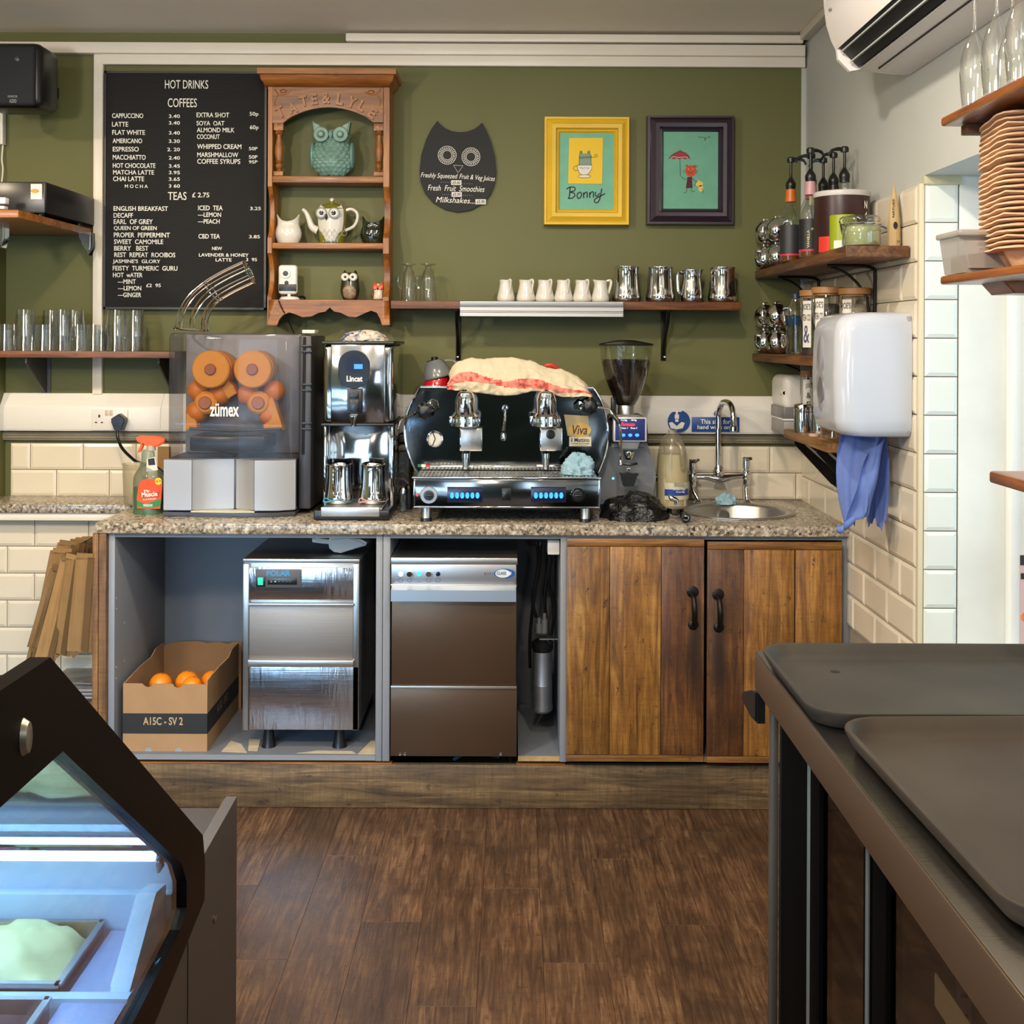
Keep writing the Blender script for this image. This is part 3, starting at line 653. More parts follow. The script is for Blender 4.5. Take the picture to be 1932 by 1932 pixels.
# white scoop lying on the ice machine
sc = empty('ice_scoop', (PX(640, 3.72), 3.76, d + .012), 'white plastic scoop lying on top of the ice machine', 'scoop')
zq = d + .0135
MB().prism([(P(px, py, 3.74)[0], P(px, py, 3.74)[1] + .006) for px, py in ((619, 1024), (621, 1038), (630, 1045), (643, 1047), (665, 1040), (690, 1033), (692, 1027), (680, 1021), (655, 1018), (622, 1018))], 3.735, 3.795, bev=.007).build('scoop_bowl', M_WHITE, sc, smooth=.9)
MB().prism([(P(px, py, 3.74)[0], P(px, py, 3.74)[1] + .006) for px, py in ((587, 1021), (598, 1020), (623, 1024), (624, 1032), (606, 1030), (588, 1028))], 3.752, 3.772, bev=.003).build('scoop_handle', M_WHITE, sc, smooth=.9)
# ---------------------------------------------------------------- cardboard box with oranges
yb0 = 3.645
bx = empty('cardboard_box', (-1.1, 3.82, zc0 + .018), 'open brown cardboard fruit box with black band in the left open bay', 'box')
xl, xr_ = PX(232, yb0, 1350), PX(391, yb0, 1350); zb = zc0 + .0185; zt = PZ(1290, yb0, 310); th = .004; yb1 = 4.06; zt2 = PZ(1213, 4.06, 400)
def wallf(pts, y): return MB().prism(pts, y, y + th)
fr = [(xl, zb), (xr_, zb), (xr_, zt - .002)]
def nt(px): return PX(px, yb0, 1290)
fr += [(nt(344), zt - .002), (nt(342), zt - .010), (nt(335), zt - .013), (nt(329), zt - .010), (nt(326), zt - .001), (nt(288), zt - .001), (nt(285), zt - .009), (nt(278), zt - .012), (nt(272), zt - .007), (nt(268), zt), (xl, zt)]
MB().prism(fr, yb0, yb0 + th).build('front_wall', M_CARD, bx)
bk = [(xl, zb), (xr_ + .01, zb), (xr_ + .01, zt2 + .004), (xr_ - .02, zt2 + .004), (xr_ - .035, zt2 - .004), (xr_ - .07, zt2 + .004), (xr_ - .11, zt2 - .002), (xr_ - .14, zt2 + .006), (xl + .05, zt2 + .004), (xl, zt2 - .01)]
MB().prism(bk, yb1, yb1 + th).build('back_wall', M_CARDIN, bx)
def sidew(x, nm, zf, mid):
    pts = [(yb0 + th, zb), (yb1, zb), (yb1, zt2), (yb1 - .09, zt2 + .004), (yb1 - .14, zt2 - .012), (yb0 + .16, mid), (yb0 + .06, zf + .004), (yb0 + th, zf)]
    return MB().prism(pts, x, x + th, axis='x').build(nm, M_CARD, bx)
sidew(xl, 'side_wall', zt, zt + .01); sidew(xr_ - th, 'side_wall', zt + .008, zt + .012)
MB().box(xl + th, xr_ - th, yb0 + th, yb1, zb, zb + .004).build('base', M_CARDIN, bx)
MB().pprism([(388, 1291), (414, 1276), (417, 1282), (392, 1296)], yb0 + .006, .004).build('flap', M_CARD, bx) if False else None
band = MB(); band.box(xl - .0006, xr_ + .0006, yb0 - .0008, yb0, PZ(1384, yb0, 310), PZ(1346, yb0, 310)); band.box(xr_, xr_ + .0008, yb0 - .0008, yb1, PZ(1384, yb0, 310), PZ(1346, yb0, 310))
band.build('printed_band', plain('black_print', '1c1b19', .7), bx)
mb = MB(); mb.text('A15C - SV 2', 270, 1353, 345, 1368, yb0 - .0008, .0004, bold=.02)
mb.text('A15C - SV 2', 0, 0, 0, 0, 0, .0004, plane=((xr_ + .0008, yb0 + .12, PZ(1368, yb0, 310)), (0, 1, 0), (0, 0, 1), .14, .026)); mb.build('lettering', plain('card_tan_print', 'b59a72', .8), bx)
mb = MB()
for px in (280, 337): q = P(px, 1417, yb0); mb.prism([(q[0] + .012 * math.cos(t * PI / 8), zb + .012 * math.sin(t * PI / 8)) for t in range(9)], yb0 - .0007, yb0 - .0002)
mb.build('hand_holes', plain('hole_grey', '8f8f92', .8), bx)
op = empty('orange', (0, 0, 0), 'x', 'orange', 'oranges in the cardboard box')
def orange(px, py, Y, r, label, group, dz=0):
    q = P(px, py, Y); o = empty('orange', (q[0], Y, q[1] - r), label, 'orange', group)
    m = MB(); m.ball((q[0], Y, q[1]), r, r, r * .95, 20, 14); m.build('peel', M_ORANGE, o)
    m = MB(); m.cyl((q[0] + r * .2, Y - r * .1, q[1] + r * .925), .003, .0015, 'z', 8); m.build('stem_scar', plain('stem_green', '6a6a2c', .7), o)
    return o
bpy.data.objects.remove(op)
orange(303, 1290, 3.76, .036, 'leftmost orange in the cardboard box', 'oranges in the cardboard box')
orange(353, 1287, 3.80, .038, 'middle rear orange in the cardboard box', 'oranges in the cardboard box')
orange(362, 1295, 3.70, .033, 'paler small orange in front of the middle one in the cardboard box', 'oranges in the cardboard box')
orange(400, 1285, 3.86, .036, 'rightmost orange in the cardboard box, half behind the side flap', 'oranges in the cardboard box')
# ---------------------------------------------------------------- dishwasher
yd = 3.60
dw = empty('dishwasher', (PX(856, yd), 3.85, .155), 'brown-fronted steel undercounter glass washer in the middle bay', 'dishwasher')
a, b, c, d = R(737, 1063, 975, 1427, yd)
MB().box(a + .002, b - .002, yd + .02, 4.10, c, d - .002).build('body', M_BRUSHV, dw)
MB().box(a - .001, b + .001, yd - .002, 4.10, d - .004, d + .018, bev=.003).build('lid', M_BRUSH, dw)
M_WASH = plain('washer_brown_panel', '54402f', 0.42, metal=.6)
MB().pbox(738, 1065, 974, 1103, yd, .02, .002).build('control_fascia', M_SATIN, dw)
MB().pbox(739, 1109, 974, 1295, yd, .02, .001).build('door', M_WASH, dw)
M_HND = steel('steel_blue_reflection', 'c9d2dc', .38); dwh = MB().prism([(yd - .03, PZ(1131, yd, 856)), (yd - .026, PZ(1131, yd, 856)), (yd - .026, PZ(1112, yd, 856)), (yd, PZ(1107, yd, 856)), (yd, PZ(1104, yd, 856)), (yd - .03, PZ(1110, yd, 856))], a + .003, b - .003, axis='x').build('door_handle', M_HND, dw)  # blue daylight reflection on the handle put into its steel colour
MB().pbox(737, 1300, 975, 1427, yd + .001, .02, .001).build('kick_panel', M_WASH, dw)
MB().pbox(737, 1295, 975, 1300, yd - .004, .02, .001).build('seam_strip', M_BRUSH, dw)
MB().pbox(737, 1103, 975, 1107, yd - .002, .02, .001).build('seam_strip', M_BRUSH, dw)
for px, k in ((756, 'w'), (773, 's'), (791, 'g'), (809, 's'), (826.5, 'd')):
    q = P(px, 1083, yd)
    if k == 's': MB().cyl((q[0], yd - .009, q[1]), .009, .009, 'y', 16, bev=.001).build('push_button', M_CHROME, dw)
    else: MB().lathe([(0, -.004), (.006, -.003), (.0075, 0)], (q[0], yd, q[1]), 16, 'y').build('indicator_lamp', {'w': emit('white_lamp', 'dff6ff', 3), 'g': emit('green_lamp', '2ecfae', 1.5), 'd': plain('dark_lamp', '16123a', .2)}[k], dw)
    mb = MB(); mb.stroke([(px + 4.3 * math.cos(t * PI / 6), 1094.5 + 4.3 * math.sin(t * PI / 6)) for t in range(13)] if k != 'g' else [(px - 5, 1098), (px + 5, 1098)], .0009, yd, .0004); mb.build('symbol', M_INK, dw)
MB().text('ECO 1', 914, 1080, 930, 1085, yd, .0004).build('lettering', M_INK, dw)
q = P(952, 1082, yd); lg = MB().lathe([(.0, -.001), (1, -.001), (1, 0)], (q[0], yd, q[1]), 28, 'y', sx=.033, sy=.0152).build('oval_badge', plain('badge_blue', '174f9c', .4), dw)
MB().lathe([(.0, -.0006), (1, -.0006), (1, 0)], (q[0] - .0055, yd - .001, q[1]), 28, 'y', sx=.0235, sy=.0130).build('badge_inset', plain('badge_pale', 'c9d4de', .4), lg)
MB().text('CLASS', 937, 1078.5, 955, 1084.5, yd - .0018, .0003, bold=.02).build('lettering', M_INK, lg)
MB().text('EQ', 956, 1078.5, 965, 1084.5, yd - .0018, .0003, bold=.02).build('lettering', M_WTEXT, lg)
mb = MB()
for px in (755, 764, 945): q = P(px, 1423, yd); mb.lathe([(0, -.003), (.004, -.002), (.005, 0)], (q[0], yd + .001, q[1]), 10, 'y')
mb.build('screws', M_CHROME, dw)
# pump canister and hoses beside the washer
pm = empty('water_filter', (PX(1023, 3.85), 3.85, .21), 'silver cylindrical water filter hanging in the gap beside the glass washer', 'water filter')
yp = 3.82; q0 = P(1023, 1342, yp); q1 = P(1023, 1228, yp); rr = .0345
MB().lathe([(.0, 0), (rr * .8, .0), (rr, .008), (rr, .022), (rr * .96, .023), (rr * .96, .09), (rr * .98, .091), (rr * .96, .093), (rr * .93, q1[1] - q0[1] - .02), (rr * .90, q1[1] - q0[1]), (0, q1[1] - q0[1])], (q0[0], yp, q0[1]), 28).build('canister', M_SATIN, pm)
MB().lathe([(rr * .9, 0), (rr * 1.05, .01), (rr * 1.05, .03), (rr * .6, .04), (0, .04)], (q0[0], yp, q1[1]), 24).build('head', M_BLACK, pm)
MB().box(q0[0] - .01, q0[0] + .055, yp - .01, yp + .03, q1[1] + .04, q1[1] + .043).box(q0[0] + .052, q0[0] + .055, yp - .01, yp + .03, q1[1] + .0, q1[1] + .11).build('mount_bracket', M_SATIN, pm)
mb = MB()
for dx, zt_ in ((-.012, .03), (.006, .045)): mb.cyl((q0[0] + dx, yp, q1[1] + .06), .011, zt_, 'z', 12).cyl((q0[0] + dx, yp, q1[1] + .06 + zt_), .006, .02, 'z', 10)
mb.build('valve_fitting', plain('valve_grey', '77797a', .4, metal=.3), pm)
mb = MB()
for pts in ([(1030, 1165), (1028, 1120), (1036, 1060), (1034, 1022)], [(1012, 1165), (1005, 1130), (1016, 1080), (1020, 1022)], [(1000, 1260), (1000, 1200), (1008, 1120), (1016, 1060), (1013, 1022)], [(1040, 1200), (1046, 1150), (1036, 1100), (1040, 1050)]):
    mb.tube(bez([(P(a, b, 3.87)[0], 3.87, P(a, b, 3.87)[1]) for a, b in pts], 5), .0055, 8)
mb.build('hose', M_BLACK, pm)
# hoses under the carcass seen in the dark gap
mb = MB(); mb.tube(bez([(PX(860, 3.7), 3.72, .12), (PX(880, 3.7), 3.70, .145), (PX(910, 3.7), 3.70, .147), (PX(945, 3.7), 3.72, .13)], 6), .006)
mb.build('drain_hose', plain('dark_blue_hose', '24455c', .5), label='dark blue drain hose in the gap above the plinth', cat='hose')
# ================================================================ things on the back wall
def z1(x, y): return (x / 3.715, y / 3.715)
def z2(x, y): return (470 + x / 3.864, 100 + y / 3.864)
def z3(x, y): return (960 + x / 3.864, 160 + y / 3.864)
# ---- letter board
yb = 4.165
a, b, c, d = R(197, 135, 503, 584, yb)
bd = empty('menu_board', ((a + b) / 2, YB, c), 'large black felt letter board with white hot drinks menu', 'menu board')
MB().box(a, b, yb, YB - .001, c, d, bev=.003).build('backing', plain('board_black', '141312', .75), bd)
mb = MB(); n = 150
for i in range(n): z = c + .012 + (d - c - .024) * i / (n - 1); mb.box(a + .012, b - .012, yb - .0018, yb, z - .0015, z + .0015)
mb.build('ribbed_felt', plain('ribbed_felt_black', '1b1918', .95), bd, kind='stuff', smooth=0)
fr = MB(); fr.box(a, b, yb - .006, yb, d - .008, d).box(a, b, yb - .006, yb, c, c + .008).box(a, a + .007, yb - .006, yb, c, d).box(b - .007, b, yb - .006, yb, c, d); fr.build('frame', plain('board_frame_grey', '232120', .4), bd)
L = [('HOT DRINKS', 311.4, 151.3, 393, 167.4), ('COFFEES', 316.8, 185.7, 371.5, 202.4), ('CAPPUCCINO', 211.6, 214, 270.5, 223), ('LATTE', 211.6, 230, 242, 239), ('FLAT WHITE', 212, 245.5, 273.8, 254.4), ('AMERICANO', 212.7, 261.4, 268.4, 270.3), ('ESPRESSO', 213, 277, 262, 286), ('MACCHIATTO', 213, 292.3, 275, 301.5), ('HOT CHOCOLATE', 213, 308, 293.4, 317), ('MATCHA LATTE', 213.5, 321, 290.7, 329.5), ('CHAI LATTE', 213.5, 333, 272, 342), ('M O C H A', 235.8, 348.3, 279, 354.8), ('TEAS', 317, 362.3, 352, 377.4), ('£ 2.75', 362.9, 363.4, 395, 372.5),
     ('EXTRA SHOT', 371, 212.6, 432.6, 221.5), ('50p', 471, 211.3, 487.8, 220.7), ('SOYA  OAT', 371, 228.3, 423.4, 237), ('60p', 471.6, 236.3, 488, 246.3), ('ALMOND MILK', 371.5, 241, 442.5, 249.8), ('COCONUT', 371.7, 253.6, 414.5, 262.4), ('WHIPPED CREAM', 372, 272, 455.5, 281.3), ('50P', 469.7, 277.3, 486, 283.7), ('MARSHMALLOW', 372.3, 287.7, 449.5, 296.6), ('50P', 469.7, 293, 486, 299.6), ('COFFEE SYRUPS', 372.3, 300, 453.3, 309.3), ('95P', 469.7, 302.6, 486, 308.7),
     ('ENGLISH BREAKFAST', 214.5, 389.2, 317, 398), ('DECAFF', 214.5, 402, 251, 410.8), ('EARL  OF GREY', 214.8, 413.7, 288.3, 422.9), ('QUEEN OF GREEN', 215, 426.6, 295.8, 435.5), ('PROPER  PEPPERMINT', 215, 439, 320.6, 448), ('SWEET  CAMOMILE', 215.3, 451.7, 308, 460.6), ('BERRY   BEST', 215.6, 464, 280.2, 473), ('REST  REPEAT  ROOIBOS', 215.9, 476.5, 330.8, 485.3), ("JASMINE'S  GLORY", 213, 489.4, 302.6, 498.5), ('FEISTY  TURMERIC  GURU', 213, 501.8, 334.9, 510.6), ('HOT  wATER', 213.3, 514.5, 269, 523.2), ('—MINT', 222.6, 527, 256.3, 535.7), ('—LEMON', 222.6, 539.4, 266.7, 548), ('—GINGER', 222.6, 552, 266.7, 560.7), ('£2  95', 276, 535.2, 303.5, 541.9),
     ('ICED  TEA', 374, 387.9, 420.2, 397), ('3.25', 472, 390.3, 492.3, 396.5), ('—LEMON', 373.6, 400.8, 417.2, 409.4), ('—PEACH', 373.6, 413.5, 414.5, 422), ('CBD TEA', 374.7, 441.5, 415, 450.3), ('3.85', 470, 443.6, 490.4, 449.8), ('NEW', 400.3, 465.7, 419, 471.9), ('LAVENDER & HONEY', 375.5, 478, 469, 484.3), ('LATTE', 407, 487.2, 437, 493.4), ('3  95', 464.3, 486.7, 485, 493)]
for t, yy in zip(('3.40', '3.40', '3.40', '3.30', '2. 20', '2.40', '3.45', '3.95', '3.65', '3 60'), (815, 862, 932, 990, 1048, 1107, 1164, 1210, 1256, 1304)): L.append((t, 318.7 - (3 if ' 2' in t else 0), yy / 3.715 - 3.3, 339.6, yy / 3.715 + 3.3))
mb = MB()
for t, x0, y0, x1, y1 in L: mb.text(t, x0, y0, x1, y1, yb - .002, .0015, bold=.009 if y1 - y0 < 12 else .0)
mb.build('lettering', M_WTEXT, bd, kind='stuff', smooth=0)
# ---- wall speaker
ys = 3.86
sp = empty('wall_speaker', (PX(20, ys), ys, PZ(200, ys)), 'black wall speaker high in the left corner', 'speaker')
a, b, c, d = R(-28, 84, 66, 200, ys)
MB().box(a - .02, b + .018, ys + .006, ys + .17, c - .002, d + .012, bev=.03, seg=4).build('cabinet', M_BLACK, sp)
MB().box(a, b, ys - .006, ys + .02, c + .002, d - .002, bev=.018, seg=4).build('grille', plain('speaker_grille', '101216', .8, nz=.2, nscale=200), sp)
q = P(33, 112, ys); MB().lathe([(0, -.004), (.006, -.001), (.0085, 0)], (q[0], ys - .006, q[1]), 16, 'y').build('tweeter_dot', plain('dot_grey', '3a3d42', .3), sp)
MB().text('MONITOR', 15, 180, 33, 184, ys - .006, .0006).text('AUDIO', 18, 187, 31, 194, ys - .006, .0006).build('lettering', plain('pale_grey_print', '9c9ca0', .5), sp)
MB().box(PX(20, ys), PX(34, ys), ys + .16, YB - .002, PZ(150, ys), PZ(130, ys)).build('wall_bracket', M_BLACK, sp)
MB().pbox(-3, 200, 5, 272, 4.165, .03, .002).build('wall_conduit', M_WHITE, label='thin white cable conduit under the wall speaker', cat='conduit')
MB().tube(bez([(*[PX(3, 4.18)], 4.185, PZ(272, 4.18, 3)), (PX(2, 4.18), 4.18, PZ(300, 4.18, 2)), (PX(4, 4.18), 4.18, PZ(320, 4.18, 3)), (PX(1, 4.18), 4.18, PZ(352, 4.18, 3))], 5), .003, 6).build('speaker_wire', M_WHITE, label='thin wire hanging below the white conduit', cat='wire')
# ---- upper left shelf with receiver
us = empty('wall_shelf', (-1.75, 3.9, 1.84), 'short wooden shelf at the upper left holding the black receiver', 'shelf')
yf = 3.556; xr = PX(35, yf, 398)
MB().box(-2.5, xr, yf, YB - .005, PZ(411, yf, 35), PZ(395.5, yf, 35), bev=.004).build('board', M_PINE, us)
for px, yy in ((166, 4.09), (2, 3.75)):
    xx = PX(px, yy); mb = MB()
    mb.prism([(xx - .035, 1.852), (xx + .012, 1.852), (xx + .012, 1.80), (xx + .002, 1.772), (xx - .008, 1.80), (xx - .03, 1.83)], yy - .01, yy + .03, bev=.004)
    mb.build('bracket', M_CHROME, us)
zs = PZ(395.5, yf, 35) + .0005
rc = empty('av_receiver', (-1.7, 3.9, zs), 'black hifi receiver on the upper left wooden shelf', 'receiver')
yv = 3.74; a, b, c, d = R(-60, 343, 87, 412, yv)
MB().box(a, b, yv, 4.17, zs + .012, d, bev=.003).build('case', plain('receiver_black', '0f0f11', .4), rc)
MB().box(a, b, yv - .008, yv, zs + .008, d - .001, bev=.004).build('front_panel', plain('receiver_front', '17171a', .3), rc)
MB().pbox(58, 347, 79, 376, yv - .0095, .001).build('sticker', M_PAPER, rc)
MB().lathe([(0, -.0006), (1, -.0005), (1, 0)], (*[P(68.5, 361, yv)[0]], yv - .010, P(68.5, 361, yv)[1]), 20, 'y', sx=.014, sy=.007).build('sticker_oval', plain('sticker_orange', 'cf8a2e', .5), rc)
mb = MB()
for xx in (a + .03, b - .03):
    for yy in (yv + .03, 4.1): mb.cyl((xx, yy, zs), .012, .013)
mb.build('feet', M_BLACK, rc, kind='stuff')
wp = MB(); wp.pbox(-8, 372, 10, 384, 3.60, .03, .003).pbox(-8, 388, 8, 394.5, 3.60, .03, .003); 
wp.build('white_remote', M_WHITE, label='white remote lying at the far left of the receiver shelf', cat='remote', kind='thing')
# ---- pine dresser shelf
yp0 = 4.062; DT = .135
ds = empty('pine_wall_unit', (PX(621, yp0), 4.13, PZ(612, yp0, 621)), 'carved honey pine wall unit holding the owl ornaments', 'wall unit')
def dpx(px, py): return P(px, py, yp0)
# crown, stepped moulding
crown = [(128.5, 485, 747, .055), (139, 485, 747, .055), (141, 490, 743, .048), (150, 492, 741, .04), (156, 497, 737, .03), (163, 499, 735, .012)]
mb = MB(); rows = []
for py, x0, x1, dd in crown:
    A = P(x0, py, yp0 - dd); B = P(x1, py, yp0 - dd); z = (A[1] + B[1]) / 2
    rows.append([mb.V((A[0], yp0 - dd, z)), mb.V((B[0], yp0 - dd, z)), mb.V((B[0], YB - .002, z)), mb.V((A[0], YB - .002, z))])
for A, B in zip(rows, rows[1:]):
    for k in range(4): mb._f([A[k], A[(k + 1) % 4], B[(k + 1) % 4], B[k]])
mb._f(rows[0]); mb._f(rows[-1]); mb.build('cornice', M_PINE, ds)
# pediment with arched underside
arch = [(512.8, 163), (512.8, 232), (533.5, 231.5)]
for t in range(13):
    u = t / 12; px = 534.7 + (704 - 534.7) * u; arch.append((px, 230.5 - 28.5 * math.sin(PI * u) ** .75))
arch += [(722.5, 230.5), (722.5, 163)]
mb = MB(); y0_, y1_ = yp0 + .002, yp0 + .018; top = PZ(163, yp0, 621)
low = [P(a_, b_, yp0) for a_, b_ in arch[1:-1]]
for (xa_, za_), (xb_, zb_) in zip(low, low[1:]):
    if abs(xb_ - xa_) < 1e-5: continue
    for yy in (y0_, y1_): mb.poly([(xa_, yy, za_), (xb_, yy, zb_), (xb_, yy, top), (xa_, yy, top)])
    mb.poly([(xa_, y0_, za_), (xb_, y0_, zb_), (xb_, y1_, zb_), (xa_, y1_, za_)])
fuse(mb).build('pediment', M_PINE, ds)
# carved letters along the arch
for ch, x_, y_, an, w_, h_ in (('T', 228, 433, 27, 60, 84), ('A', 320, 402, 20, 58, 78), ('T', 400, 352, 14, 55, 80), ('E', 477, 340, 8, 45, 78), ('&', 563, 330, 2, 60, 84), ('L', 665, 340, -8, 50, 84), ('Y', 752, 362, -22, 62, 80), ('L', 825, 390, -28, 46, 78), ('E', 900, 442, -34, 52, 76)):
    qx, qy = z2(x_, y_); hw, hh = w_ / 7.728, h_ / 7.728
    MB().text(ch, qx - hw, qy - hh, qx + hw, qy + hh, y0_, .008, bold=.035, rot=math.radians(an)).build('carved_letter', M_PINE, ds)
mb = MB()
for pts in ([(185, 262), (215, 300), (270, 300), (300, 270)], [(215, 300), (190, 345), (188, 385)], [(960, 262), (930, 300), (880, 305), (845, 282)], [(930, 300), (955, 345), (950, 385)]):
    mb.tube(bez([(P(*z2(*p), y0_)[0], y0_ - .0005, P(*z2(*p), y0_)[1]) for p in pts], 4), .0022, 6)
for p in ((250, 278), (890, 285)): q = P(*z2(*p), y0_); mb.ball((q[0], y0_, q[1]), .013, .004, .007, 14, 8)
mb.build('carved_scroll', M_PINE, ds, kind='stuff')
# sides with scalloped front edge
def zpy(py): return PZ(py, yp0, 621)
prof = [(4.198, zpy(163)), (yp0, zpy(163)), (yp0, zpy(349))] + [(yp0 + .045 * math.sin(PI * t / 8) ** .8, zpy(352 + 97 * t / 8)) for t in range(9)] + [(yp0, zpy(475))] + [(yp0 + .045 * math.sin(PI * t / 8) ** .8, zpy(478 + 82 * t / 8)) for t in range(9)] + [(yp0, zpy(613)), (4.198, zpy(613))]
for x0, x1 in ((505, 513), (723, 734)):
    MB().prism(prof, PX(x0, yp0, 390), PX(x1, yp0, 390), axis='x').build('side_panel', M_PINEV, ds)
xa_, xb_ = PX(513, yp0, 390), PX(723, yp0, 390)
for py0, py1, nm in ((332, 344.5, 'shelf'), (458, 469, 'shelf'), (565.5, 573, 'shelf')):
    MB().box(xa_, xb_, yp0 + .004, 4.197, zpy(py1), zpy(py0), bev=.002).build(nm, M_PINE, ds)
val = [(507.4, 567), (507.4, 613.5), (523, 613.5), (527, 603), (535, 594), (546, 589.5), (558, 593), (571, 598.5), (588, 597), (602, 590), (614, 588), (622.5, 580), (631, 588), (643, 590), (657, 597), (672, 598.5), (686, 592), (700, 586), (711, 590), (717, 601), (721, 613.5), (735, 613.5), (735, 567)]
low = [P(a_, b_, yp0) for a_, b_ in val[1:-1]]; top = zpy(567); mb = MB(); y0_, y1_ = yp0 - .004, yp0 + .012
for (xa2, za_), (xb2, zb_) in zip(low, low[1:]):
    for yy in (y0_, y1_): mb.poly([(xa2, yy, za_), (xb2, yy, zb_), (xb2, yy, top), (xa2, yy, top)])
    mb.poly([(xa2, y0_, za_), (xb2, y0_, zb_), (xb2, y1_, zb_), (xa2, y1_, za_)])
mb.poly([(low[0][0], y0_, top), (low[-1][0], y0_, top), (low[-1][0], y1_, top), (low[0][0], y1_, top)])
fuse(mb).build('valance', M_PINE, ds)
for cx_ in (524.3, 713.8):
    q = P(cx_, 330.5, yp0); h = zpy(232) - zpy(331.5); r = .0145; k = h
    mb = MB(); mb.box(q[0] - .017, q[0] + .017, yp0 + .004, yp0 + .034, zpy(331.5), zpy(323), bev=.001); mb.box(q[0] - .017, q[0] + .017, yp0 + .004, yp0 + .034, zpy(246), zpy(232), bev=.001)
    zz0 = zpy(323); hh = zpy(246) - zz0
    mb.lathe([(.009, 0), (.011, .02 * hh), (.008, .06 * hh), (.013, .10 * hh), (.014, .16 * hh), (.010, .21 * hh), (.014, .24 * hh), (.011, .27 * hh), (.0165, .45 * hh), (.0155, .6 * hh), (.009, .85 * hh), (.010, .9 * hh), (.016, .94 * hh), (.012, hh)], (q[0], yp0 + .019, zz0), 18)
    mb.build('turned_post', M_PINEV, ds)
SH1, SH2, SH3 = zpy(332), zpy(458), zpy(565.5)
# ---- owl ornaments
def shell_of(mb, c, prof, n, m, sy=1.0, disp=None, topz=None):
    """closed body of revolution with radial relief; prof: [(t, r, z)]"""
    rows = []
    for j in range(m + 1):
        t = j / m; r = lerp([(p[0], p[1]) for p in prof], t); z = lerp([(p[0], p[2]) for p in prof], t); row = []
        for i in range(n):
            a = 2 * PI * i / n; dz = topz(a) * max(0, (t - .7) / .3) ** 1.5 if topz else 0; dr = disp(a, t) if disp else 0
            row.append(mb.V((c[0] + (r + dr) * math.cos(a), c[1] + (r + dr) * math.sin(a) * sy, c[2] + z + dz)))
        rows.append(row)
    for A, B in zip(rows, rows[1:]):
        for i in range(n): mb._f([A[i], A[(i + 1) % n], B[(i + 1) % n], B[i]])
    mb._f(rows[0]); 
    if not topz: mb._f(rows[-1])
    return mb
def ccr(pts, n=6):
    o = bez([(p[0], p[1], p[2]) for p in pts], n); N = len(o) - 1
    return [(v.x, v.y, v.z) for v in o]
def scales(a, t, na, nt, amp):
    r = t * nt; k = math.floor(r); f = r - k; u = (a * na / (2 * PI) + .5 * (k % 2)) % 1
    return amp * max(0, 1 - ((u - .5) * 2) ** 2 - f ** 1.6 * .9)
yo = 4.125; q = P(628, 332, yo); S0 = (q[0], yo, SH1 + .0008); px2m = yo / F
ow = empty('owl_vase', S0, 'large pale celadon glazed owl vase under the carved arch', 'owl ornament')
hh = 100 * px2m; pr = ccr([(0, .030, 0), (.06, .040, .003), (.25, 40 * px2m, .22 * hh), (.45, 41.5 * px2m, .40 * hh), (.6, 36 * px2m, .58 * hh), (.7, 31 * px2m, .70 * hh), (.85, 34 * px2m, .80 * hh), (.95, 28 * px2m, .885 * hh), (1, 12 * px2m, .90 * hh)])
shell_of(MB(), S0, pr, 144, 110, .72, lambda a, t: scales(a, t, 22, 15, .0055) if t < .70 and (PI * 1.12 < a < PI * 1.88) else 0).build('body', M_TEAL, ow, smooth=1.2)
for sx in (-1, 1):
    ex = S0[0] + sx * 18 * px2m; ez = S0[2] + 78 * px2m; ey = yo - .052
    MB().lathe([(0, -.012), (.008, -.0115), (.012, -.006), (.013, -.003), (.022, -.005), (.026, -.004), (.0275, 0), (.026, .012)], (ex, ey, ez), 30, 'y').build('eye', M_TEAL, ow)
    MB().prism([(ex - sx * .012, ez + .018), (ex + sx * .026, ez + .005), (ex + sx * .033, ez + .048), (ex + sx * .012, ez + .036)], yo - .045, yo - .005, bev=.004).build('ear', M_TEAL, ow)
    MB().ball((S0[0] + sx * 37 * px2m, yo - .008, S0[2] + 42 * px2m), .012, .03, .048, 18, 12).build('wing', M_TEAL, ow)
    MB().ball((S0[0] + sx * .02, yo - .045, S0[2] + .006), .014, .012, .006, 12, 8).build('foot', M_TEAL, ow)
MB().lathe([(0, 0), (.004, .004), (.009, .016), (.004, .026), (0, .028)], (S0[0], yo - .058, S0[2] + 70 * px2m), 12, sy=.7).build('beak', M_TEAL, ow)
def owl_jug(px0, px1, pyt, pyb, mat, label, earmat=None, relief=0):
    Y = 4.13; cx_, _ = P((px0 + px1) / 2, pyb, Y); w = (px1 - px0) * Y / F / 2; h = (pyb - pyt) * Y / F; c0 = (cx_, Y, SH2 + .0008)
    r = empty('owl_jug', c0, label, 'jug')
    pr = ccr([(0, w * .6, 0), (.08, w * .75, .01 * h), (.3, w, .26 * h), (.5, w * .97, .45 * h), (.75, w * .82, .65 * h), (1, w * .86, .80 * h)])
    m = MB(); shell_of(m, c0, pr, 48, 26, .75, (lambda a, t: relief * scales(a, t, 14, 8, 1)) if relief else None, topz=lambda a: h * (.20 * abs(math.cos(a)) ** 4 - .06 * (1 - abs(math.cos(a)))))
    m.build('body', mat, r, smooth=1.0, mods=lambda o: (setattr(o.modifiers.new('s', 'SOLIDIFY'), 'thickness', -.003)))
    return r, c0, w, h
r, c0, w, h = owl_jug(521, 567, 401, 457, M_CERAM, 'small cream owl-eared jug left of the teapot', relief=.0008)
M_DKG = plain('dark_green_glaze', '1d2412', .1, nz=.5, nscale=25, coat=.6)
r, c0, w, h = owl_jug(682, 727, 405.5, 459, M_DKG, 'small dark green glazed owl jug right of the teapot', relief=.001)
mb = MB()
